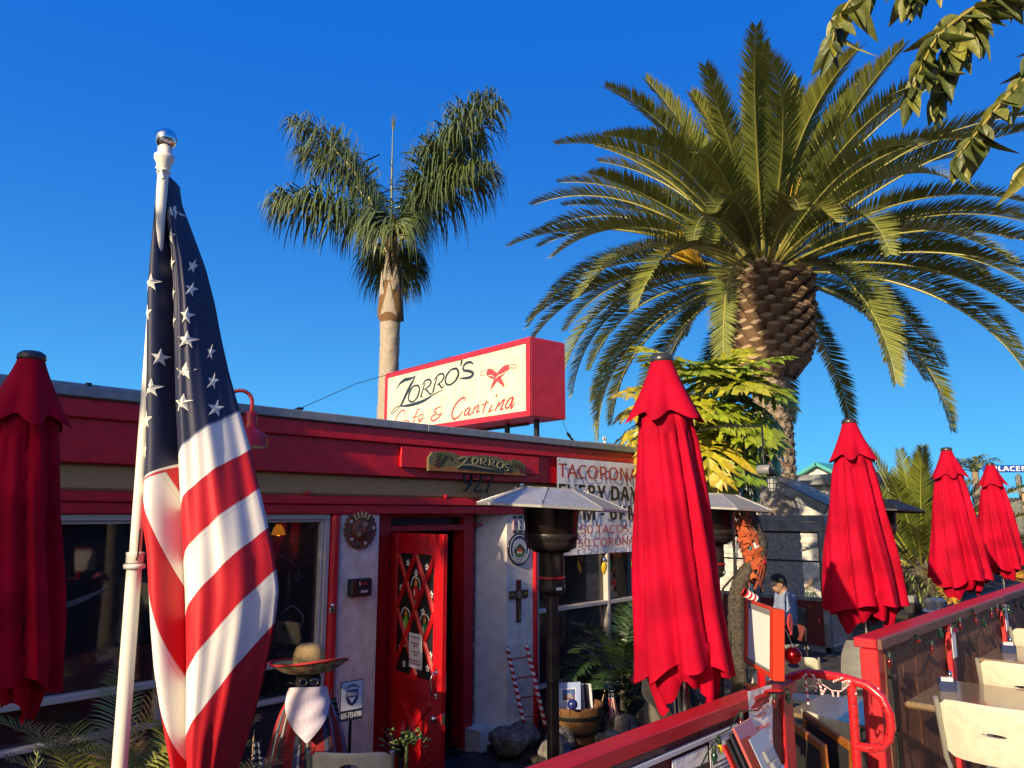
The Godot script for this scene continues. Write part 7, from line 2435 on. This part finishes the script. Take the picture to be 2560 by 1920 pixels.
func body(g: G, bones: Array, cell: float, K := 34.0):
	# one skin over tapered bones [a, b, ra, rb, colour]
	var lo := Vector3.INF
	var hi := -Vector3.INF
	for bn in bones:
		var m := maxf(bn[2], bn[3]) + .05
		for e in 2:
			lo = lo.min(bn[e] - Vector3.ONE * m); hi = hi.max(bn[e] + Vector3.ONE * m)
	var n := Vector3i(((hi - lo) / cell).ceil()) + Vector3i.ONE
	var acc := PackedFloat32Array(); acc.resize(n.x * n.y * n.z)
	var near := PackedByteArray(); near.resize(acc.size())
	var best := PackedFloat32Array(); best.resize(acc.size()); best.fill(1e9)
	for bi in bones.size():
		var b: Array = bones[bi]
		var A: Vector3 = b[0]
		var AB: Vector3 = b[1] - b[0]
		var l2 := maxf(AB.length_squared(), 1e-9)
		var m := maxf(b[2], b[3]) + .045
		var i0 := Vector3i(((A.min(b[1]) - Vector3.ONE * m - lo) / cell).floor()).clamp(Vector3i.ZERO, n - Vector3i.ONE)
		var i1 := Vector3i(((A.max(b[1]) + Vector3.ONE * m - lo) / cell).ceil()).clamp(Vector3i.ZERO, n - Vector3i.ONE)
		for z in range(i0.z, i1.z + 1):
			for y in range(i0.y, i1.y + 1):
				for x in range(i0.x, i1.x + 1):
					var p := lo + Vector3(x, y, z) * cell - A
					var t := clampf(p.dot(AB) / l2, 0, 1)
					var d: float = (p - AB * t).length() - lerpf(b[2], b[3], t)
					if d > .05: continue
					var k := x + n.x * (y + n.y * z)
					acc[k] += exp(-K * d)
					if d < best[k]:
						best[k] = d; near[k] = bi
	var idx := {}
	var vs := PackedVector3Array()
	var cs := []
	var st := [1, n.x, n.x * n.y]
	for z in n.z - 1:
		for y in n.y - 1:
			for x in n.x - 1:
				var k := x + n.x * (y + n.y * z)
				var sum := Vector3.ZERO
				var cnt := 0
				var c0 := acc[k] > 1.0
				var mixed := false
				for q in 8:
					if (acc[k + (q & 1) + ((q >> 1) & 1) * st[1] + ((q >> 2) & 1) * st[2]] > 1.0) != c0:
						mixed = true
						break
				if not mixed: continue
				for e in 12:
					var ax := e / 4
					var u := e % 4
					var c := Vector3i.ZERO
					c[(ax + 1) % 3] = u & 1; c[(ax + 2) % 3] = u >> 1
					var ka: int = k + c.x + c.y * st[1] + c.z * st[2]
					var kb: int = ka + st[ax]
					var fa := log(maxf(acc[ka], 1e-4)); var fb := log(maxf(acc[kb], 1e-4))
					if (fa > 0) == (fb > 0): continue
					var pp := Vector3(c); pp[ax] += fa / (fa - fb)
					sum += pp; cnt += 1
				idx[k] = vs.size()
				vs.append(lo + (Vector3(x, y, z) + sum / cnt) * cell)
				cs.append(bones[near[k]][4])
	var tris := []
	for z in range(1, n.z - 1):
		for y in range(1, n.y - 1):
			for x in range(1, n.x - 1):
				var k := x + n.x * (y + n.y * z)
				for ax in 3:
					if (acc[k] > 1.0) == (acc[k + st[ax]] > 1.0): continue
					var s1: int = st[(ax + 1) % 3]
					var s2: int = st[(ax + 2) % 3]
					var q := [k, k - s1, k - s1 - s2, k - s2]
					if not (idx.has(q[0]) and idx.has(q[1]) and idx.has(q[2]) and idx.has(q[3])): continue
					var w := [idx[q[0]], idx[q[1]], idx[q[2]], idx[q[3]]]
					if acc[k] <= 1.0: w.reverse()
					tris.append([w[0], w[1], w[2]]); tris.append([w[0], w[2], w[3]])
	var ns := PackedVector3Array(); ns.resize(vs.size())
	for t in tris:
		var m: Vector3 = (vs[t[1]] - vs[t[0]]).cross(vs[t[2]] - vs[t[0]])
		for q in t: ns[q] += m
	for t in tris:
		g.col = cs[t[0]]
		g.tri(vs[t[0]], vs[t[1]], vs[t[2]], ns[t[0]].normalized(), ns[t[1]].normalized(), ns[t[2]].normalized())

func hand(B: Array, w: Vector3, dir: Vector3, palm: Vector3, skin: Color):
	# palm, four bent fingers and a thumb, as bones
	var s := dir.cross(palm).normalized()
	for i in 4:
		var u := (i - 1.5) * .019
		B.append([w + dir * .01 + s * u * .6, w + dir * .085 + s * u, .016, .013, skin])
		var l: float = [.068, .078, .072, .058][i]
		var k := w + dir * .085 + s * u
		var k2 := k + (dir * .9 + palm * .3).normalized() * l * .5
		B.append([k, k2, .0095, .009, skin])
		B.append([k2, k2 + (dir * .6 + palm * .8).normalized() * l * .5, .009, .0075, skin])
	B.append([w + dir * .02 - s * .02, w + dir * .055 - s * .045 + palm * .015, .013, .011, skin])
	B.append([w + dir * .055 - s * .045 + palm * .015, w + dir * .085 - s * .05 + palm * .03, .011, .009, skin])

func head(par: Node, x: Transform3D, skin: Color, hair: Color, cap := Color.BLACK):
	var B := [[Vector3(0, .14, -.01), Vector3(0, .15, .01), .082, .080, skin], [Vector3(0, .07, .025), Vector3(0, .05, .05), .062, .05, skin], [Vector3(0, .035, .065), Vector3(0, .035, .07), .03, .028, skin],
		[Vector3(0, .115, .085), Vector3(0, .085, .105), .010, .014, skin], [Vector3(-.016, .08, .095), Vector3(.016, .08, .095), .010, .010, skin], [Vector3(-.022, .05, .088), Vector3(.022, .05, .088), .009, .009, skin * Color(.9, .7, .7)], [Vector3(-.035, .125, .07), Vector3(.035, .125, .07), .018, .018, skin],
		[Vector3(-.078, .11, .0), Vector3(-.082, .085, -.002), .013, .010, skin], [Vector3(.078, .11, .0), Vector3(.082, .085, -.002), .013, .010, skin], [Vector3(0, .05, -.015), Vector3(0, -.06, -.02), .056, .056, skin]]
	var g := G.new()
	body(g, B, .007, 70.0)
	var h := part(par, "head", g, M.any, x)
	for s: float in [-1.0, 1.0]:
		g = G.new(); g.col = Color(.5, .48, .45); g.ball(Vector3(s * .031, .108, .077), Vector3(.012, .008, .008), 10)
		g.col = Color(.02, .015, .01); g.ball(Vector3(s * .031, .108, .083), Vector3(.005, .005, .004), 8)
		part(h, "eye", g, M.any_gloss)
	g = G.new()
	body(g, [[Vector3(0, .15, -.03), Vector3(0, .165, -.005), .088, .085, hair], [Vector3(0, .10, -.055), Vector3(0, .05, -.055), .060, .045, hair], [Vector3(-.07, .13, -.01), Vector3(-.074, .10, -.01), .022, .012, hair], [Vector3(.07, .13, -.01), Vector3(.074, .10, -.01), .022, .012, hair]], .010, 60.0)
	part(h, "hair", g, M.any_rough)
	if cap != Color.BLACK:
		g = G.new(); g.col = cap
		g.lathe([[.102, .145], [.104, .165], [.099, .20], [.078, .235], [.04, .252], [.0, .256]], 22, Vector3(0, 0, -.005))
		part(h, "cap", g, M.any_cloth)
		g = G.new(); g.col = cap
		var rows := []
		for i in 5:
			var f := i / 4.0
			var ln := PackedVector3Array()
			for j in 9:
				var a := (j - 4) / 4.0 * .95
				ln.append(Vector3(sin(a) * .098, .150 - .012 * f - .012 * a * a, cos(a) * (.094 + .075 * f * cos(a))))
			rows.append(ln)
		g.grid(rows, false, [], 1, 1, UP)
		part(h, "cap_peak", g, M.any_cloth)

func people():
	rg.seed = 99
	var skin := Color(.30, .17, .11)
	var top := Color(.20, .26, .40)
	var pant := Color(.018, .018, .02)
	# seated, turned to the left of the picture and looking down
	var o := thing("person", "person in pale blue sweatshirt and dark cap seated before the patio room", "person", Vector3(11.40, 0, .43), atan2(-.73, -.68))
	var B := [[Vector3(0, .52, -.05), Vector3(0, .70, -.06), .135, .125, top], [Vector3(-.04, .72, -.05), Vector3(.04, .72, -.05), .12, .12, top], [Vector3(-.05, .88, -.05), Vector3(.05, .88, -.05), .125, .125, top], [Vector3(-.14, 1.0, -.04), Vector3(.14, 1.0, -.04), .075, .075, top], [Vector3(0, 1.0, -.04), Vector3(0, 1.10, -.01), .065, .055, skin],
		[Vector3(-.09, .50, -.04), Vector3(.09, .50, -.04), .12, .12, pant]]
	for s: float in [-1.0, 1.0]:
		B.append([Vector3(s * .19, 1.0, -.04), Vector3(s * .23, .74, .02), .066, .054, top])
		B.append([Vector3(s * .23, .74, .02), Vector3(s * .10, .70, .26), .052, .042, top])
		B.append([Vector3(s * .10, .70, .26), Vector3(s * .085, .70, .29), .032, .028, skin])
		B.append([Vector3(s * .10, .50, -.02), Vector3(s * .12, .50, .40), .088, .066, pant])
		B.append([Vector3(s * .12, .50, .40), Vector3(s * .12, .10, .38), .062, .045, pant])
		B.append([Vector3(s * .12, .06, .36), Vector3(s * .13, .045, .54), .042, .036, Color(.03, .03, .03)])
		hand(B, Vector3(s * .085, .70, .29), Vector3(-s * .35, -.05, .93).normalized(), Vector3(0, -1, 0), skin)
	var g := G.new()
	body(g, B, .0125)
	part(o, "body", g, M.any_cloth)
	head(o, Transform3D(Basis(Vector3.RIGHT, .42), Vector3(0, 1.10, .0)), skin, Color(.012, .009, .008), Color(.02, .026, .026))
	var c := thing("metal_chair", "dark metal chair under the seated person", "chair", Vector3(11.40, 0, .43), atan2(-.73, -.68))
	g = G.new(); g.bx(-.21, .355, -.22, .21, .385, .22, .01)
	part(c, "seat", g, M.black_matt)
	g = G.new(); g.bx(-.2, .60, -.26, .2, .85, -.24, .008)
	part(c, "backrest", g, M.grey_frame)
	for q in [[-.2, -.22], [.2, -.22], [-.2, .2], [.2, .2]]:
		g = G.new(); g.tube([Vector3(q[0], .86 if q[1] < 0 else .37, q[1] - (.04 if q[1] < 0 else 0.0)), Vector3(q[0], .36, q[1]), Vector3(q[0] * 1.08, 0, q[1] * 1.15)], .013, 8)
		part(c, "leg", g, M.black_matt)
	# standing behind the big umbrella
	top = Color(.012, .012, .014)
	pant = Color(.095, .085, .07)
	o = thing("person", "person in grey trousers and black jacket standing behind the largest umbrella", "person", Vector3(4.62, 0, 2.62), .2)
	B = [[Vector3(0, .95, 0), Vector3(0, 1.12, -.01), .13, .125, top], [Vector3(-.05, 1.25, 0), Vector3(.05, 1.25, 0), .125, .125, top], [Vector3(-.15, 1.42, -.01), Vector3(.15, 1.42, -.01), .07, .07, top], [Vector3(0, 1.42, -.01), Vector3(0, 1.52, 0), .06, .054, skin], [Vector3(-.08, .93, 0), Vector3(.08, .93, 0), .105, .105, pant]]
	for s: float in [-1.0, 1.0]:
		B.append([Vector3(s * .20, 1.42, -.01), Vector3(s * .26, 1.12, 0), .062, .05, top])
		B.append([Vector3(s * .26, 1.12, 0), Vector3(s * .24, .90, .12), .048, .038, top])
		B.append([Vector3(s * .24, .90, .12), Vector3(s * .235, .88, .14), .030, .026, skin])
		B.append([Vector3(s * .095, .92, 0), Vector3(s * .11, .50, .02), .095, .070, pant])
		B.append([Vector3(s * .11, .50, .02), Vector3(s * .12, .09, -.01), .066, .056, pant])
		B.append([Vector3(s * .12, .05, -.03), Vector3(s * .14, .04, .15), .042, .036, Color(.03, .03, .03)])
		hand(B, Vector3(s * .235, .88, .14), Vector3(0, -.7, .7).normalized(), Vector3(-s, 0, 0), skin)
	g = G.new()
	body(g, B, .0125)
	part(o, "body", g, M.any_cloth)
	head(o, Transform3D(Basis(Vector3.RIGHT, .1), Vector3(0, 1.53, 0)), skin, Color(.012, .009, .008))
	g = G.new(); g.col = Color(.015, .015, .017)
	for k in 3: g.tube([Vector3(-.2 - .01 * k, 1.2, .12), Vector3(-.26 - .02 * k, 1.0, .16), Vector3(-.30 - .02 * k, .82 + .03 * k, .18)], .007, 5)
	part(o, "lanyard", g, M.any)

func fan_palm(label: String, at: Vector3, h: float, r: float, seed_: int):
	rg.seed = seed_
	var o := thing("fan_palm", label, "palm tree", at, 0, "distant palms")
	var g := G.new(); g.tube([Vector3.ZERO, Vector3(.1, h * .5, 0), Vector3(0, h, 0)], [.28, .2, .17], 10)
	part(o, "trunk", g, M.bark)
	g = G.new()
	for i in 70:
		var d := Vector3(rg.randfn(), rg.randfn() * .85 + .12, rg.randfn()).normalized()
		var p := Vector3(0, h, 0) + d * r * .42
		var s := d.cross(UP).normalized()
		if s.length() < .1: s = Vector3.RIGHT
		var u := s.cross(d).normalized()
		g.col = Color(.10, .12, .035).lerp(Color(.20, .20, .06), rg.randf()) if d.y > -.35 else Color(.28, .22, .10)
		g.tube([Vector3(0, h, 0), p], .02, 4, false)
		for k in 11:
			var a := (k - 5) * .24
			var q := (d * cos(a) + s * sin(a)).normalized()
			var e := p + q * r * .55 + Vector3(0, -.12 * r * absf(sin(a)), 0)
			g.ftri(p + u * .02, p + q.cross(u) * .06 + q * r * .25, e, u)
			g.ftri(p - u * .02, p - q.cross(u) * .06 + q * r * .25, e, u)
	part(o, "crown", g, M.leaf_matt)

func far_things():
	rg.seed = 111
	# bushy low date palm
	var o := thing("low_date_palm", "low bushy palm with orange dead fronds behind the fourth umbrella", "palm tree", Vector3(18.4, 0, .45))
	var g := G.new(); g.lathe([[.3, 0], [.34, .4], [.40, .9], [.25, 1.3], [.0, 1.4]], 16)
	part(o, "trunk", g, M.dark_bark)
	for i in 46:
		g = G.new()
		var f := i / 46.0
		var a := i * 2.39996
		var dead := f > .86
		frond(g, Vector3(cos(a) * .15, .95 + .3 * (1 - f), sin(a) * .15), a, lerpf(1.52, .15, f) + .08 * rg.randfn(), 2.5 * (.85 + .25 * rg.randf()), lerpf(.35, 1.0, f), {"n": 52, "ll": .40, "lw": .034, "v": .45, "fwd": .8, "start": .16, "r": .028,
			"ca": Color(.07, .10, .022) if not dead else Color(.40, .20, .02), "cb": Color(.17, .19, .03) if not dead else Color(.48, .26, .03), "stalk": Color(.30, .30, .06) if not dead else Color(.45, .22, .02)})
		part(o, "frond", g, M.leaf)
	o = thing("oleander_bush", "pale leafy shrub in front of the low bushy palm", "bush", Vector3(16.1, 0, .95))
	g = G.new()
	for i in 300:
		var d := Vector3(rg.randfn() * .35, rg.randf(), rg.randfn() * .35)
		var p := Vector3(d.x, .2 + d.y * .9, d.z)
		var q := Vector3(rg.randfn(), .5 + rg.randf(), rg.randfn()).normalized() * .16
		var w := q.cross(UP).normalized() * .018
		g.col = Color(.10, .14, .04).lerp(Color(.20, .23, .07), rg.randf())
		g.quad(p, p + q * .5 + w, p + q, p + q * .5 - w, UP)
	part(o, "foliage", g, M.leaf)
	g = G.new()
	for i in 6: g.tube([Vector3(.05 * rg.randfn(), 0, .05 * rg.randfn()), Vector3(.2 * rg.randfn(), .9, .2 * rg.randfn())], .012, 5)
	part(o, "stems", g, M.dark_bark)
	# white house with teal roof edge
	o = thing("teal_edged_house", "white house with teal roof edge behind the low palm", "house", Vector3(31.0, 0, -7.0))
	g = G.new(); g.bx(0, 0, -3, 8, 2.2, 4)
	part(o, "wall", g, M.siding)
	g = G.new(); g.plate(PackedVector2Array([Vector2(-3, 2.2), Vector2(4, 2.2), Vector2(.5, 4.1)]), .05, Transform3D(Basis(Vector3(0, 0, 1), UP, Vector3(1, 0, 0)), Vector3(0, 0, 0)))
	part(o, "gable", g, M.siding)
	for s: float in [-1.0, 1.0]:
		g = G.new(); g.box(Vector3(4, 3.18, .5 + s * 1.85), Vector3(8.6, .14, 4.3), Basis(Vector3.RIGHT, s * .50), .02)
		part(o, "roof", g, M.teal)
	g = G.new(); g.bx(-.03, .9, -.5, .02, 1.8, .6, .01)
	var w := part(o, "window", g, M.white_frame)
	g = G.new(); g.bx(-.04, 1.0, -.4, -.035, 1.7, .5)
	part(w, "pane", g, M.black)
	fan_palm("distant round headed fan palm right of the palm trunk", Vector3(59.9, 0, -18.2), 4.35, .95, 121)
	rg.seed = 122
	o = thing("distant_feather_palm", "distant feathery palm between the two right umbrellas", "palm tree", Vector3(57.0, 0, -6.5))
	g = G.new(); g.tube([Vector3.ZERO, Vector3(0, 4.9, 0)], [.3, .2], 10)
	part(o, "trunk", g, M.bark)
	for i in 16:
		g = G.new()
		frond(g, Vector3(0, 4.9, 0), i * 2.4, 1.2 - i * .055, 1.9, 1.5, {"n": 26, "ll": .5, "lw": .06, "v": .1, "hang": .6, "r": .03, "ca": Color(.10, .12, .05), "cb": Color(.16, .17, .07), "mess": .2})
		part(o, "frond", g, M.leaf_matt)
	# street name sign
	o = thing("street_sign", "blue street name sign lettered PLACENT on a perforated post", "sign", Vector3(18.85, 0, 2.31))
	g = G.new(); g.bx(-.025, 0, -.025, .025, 3.04, .025, .004)
	part(o, "post", g, M.galv)
	g = G.new()
	for i in 50: g.bx(-.027, .9 + i * .04, -.008, -.0255, .916 + i * .04, .008)
	part(o, "post_holes", g, M.black)
	var R := Vector3(.679, 0, .734)
	var xs := Transform3D(Basis(R, UP, R.cross(UP)), Vector3(-.45, 3.06, -.48))
	var xr := Transform3D(Basis(R, UP, Vector3(-.734, 0, .679)), Vector3(-.43, 3.07, -.5))
	g = G.new(); g.box(xr * Vector3(.62, .075, 0), Vector3(1.34, .15, .006), xr.basis, .002)
	part(o, "name_plate", g, M.sign_blue)
	txt(o, "lettering", "PLACENTIA", M.white, 1.06, .10, Transform3D(xr.basis, xr * Vector3(.16, .028, .004)), "Droid Sans", 700, .002)
	g = G.new(); g.bx(-.07, 2.78, -.05, .07, 3.0, .05, .01)
	part(o, "bracket_box", g, M.galv)
	g = G.new(); g.box(Vector3(-.10, 2.1, -.14), Vector3(.012, .9, .30), Basis(UP, .3), .004)
	part(o, "back_plate", g, M.galv)
	# row of buildings and hedge far right
	o = thing("low_white_wall", "low white wall with teal stripe past the smallest umbrella", "wall", Vector3(14.5, 0, 3.0))
	g = G.new(); g.bx(0, 0, 0, 8, 1.45, .15, .01)
	part(o, "wall", g, M.siding)
	g = G.new(); g.bx(0, 1.10, .152, 8, 1.24, .16, .004); g.bx(-.008, 1.10, 0, -.002, 1.24, .15)
	part(o, "stripe", g, M.teal)
	o = thing("distant_hedge", "distant dark green trees along the horizon at right", "trees", Vector3(40, 0, 0))
	g = G.new()
	for i in 900:
		g.col = Color(.06, .08, .03).lerp(Color(.12, .13, .05), rg.randf())
		leafclump(g, Vector3(20 * rg.randf() - 5, rg.randf() * rg.randf() * 3.0, 22 * rg.randf() - 16), .5, 5, .22)
	part(o, "foliage", g, M.leaf_matt).set_meta("kind", "stuff")
	o.set_meta("kind", "stuff")
	g = G.new(); g.bx(8, 0, -4, 16, 3.4, 5)
	o = thing("tan_building", "low tan building between the distant palms", "building", Vector3(42, 0, 1.0))
	part(o, "wall", g, M.tan_stucco)
	g = G.new(); g.bx(7.8, 3.4, -4.2, 16.2, 3.6, 5.2)
	part(o, "roof", g, M.grey_frame)
	g = G.new(); g.bx(7.97, 1.2, -1, 8.01, 2.4, 1, .01)
	part(o, "window", g, M.black)

func street_side():
	# what stands across the street and down it: mirrored in the panes, shading the front
	rg.seed = 131
	var k := 0
	for p in [Vector3(-14, .3, 22), Vector3(-5, .3, 24), Vector3(4, .3, 22.5), Vector3(13, .3, 24), Vector3(22, .3, 22)]:
		var o := thing("street_tree_opposite", ["dark round tree across the street, first from left", "dark tree across the street, second from left", "dark tree across the street facing the door", "dark tree across the street, fourth from left", "dark tree across the street, last to the right"][k], "tree", p, 0, "trees across the street")
		var g := G.new(); g.tube([Vector3.ZERO, Vector3(.1, 1.5, 0), Vector3(0, 3.5, .1)], [.22, .17, .08], 8)
		part(o, "trunk", g, M.dark_bark)
		g = G.new()
		for i in 420:
			g.col = Color(.03, .05, .015).lerp(Color(.06, .08, .03), rg.randf())
			leafclump(g, Vector3(rg.randfn() * 1.7, 3.8 + rg.randfn() * 1.2, rg.randfn() * 1.7), .6, 6, .2)
		part(o, "crown", g, M.leaf_matt)
		k += 1
	var h := thing("facing_building", "long low building across the street", "building", Vector3(0, .3, 27))
	var g := G.new(); g.bx(-30, 0, 0, 40, 4.0, 8)
	part(h, "wall", g, M.tan_stucco)
	g = G.new(); g.bx(-30.5, 4.0, -.5, 40.5, 4.3, 8.5)
	part(h, "roof", g, M.grey_frame)
	for i in 12:
		g = G.new(); g.bx(-28 + i * 5.5, 1.0, -.05, -25.5 + i * 5.5, 2.4, .02, .01)
		part(h, "window", g, M.black)
	# garden tree at the left end of the cafe; its gaps dapple the beds
	var o := thing("garden_tree", "leafy garden tree at the left end of the cafe", "tree", Vector3(-6.5, 0, 2.0))
	g = G.new(); g.tube([Vector3.ZERO, Vector3(.1, 1.6, .1), Vector3(0, 3.4, -.1), Vector3(.1, 5.0, 0)], [.2, .16, .11, .04], 10)
	part(o, "trunk", g, M.bark)
	g = G.new()
	for i in 760:
		g.col = Color(.05, .08, .02).lerp(Color(.10, .13, .04), rg.randf())
		var c := Vector3(rg.randfn() * .8, clampf(5.1 + rg.randfn() * .85, 3.5, 6.35), clampf(-.85 + rg.randfn() * .45, -2.0, -.25))
		if i % 2 == 0: c = Vector3(rg.randfn() * .7, clampf(5.15 + rg.randfn() * .4, 4.4, 5.9), clampf(.98 + rg.randfn() * .28, .45, 1.35))
		leafclump(g, c, .18, 9, .11)
	part(o, "crown", g, M.leaf)
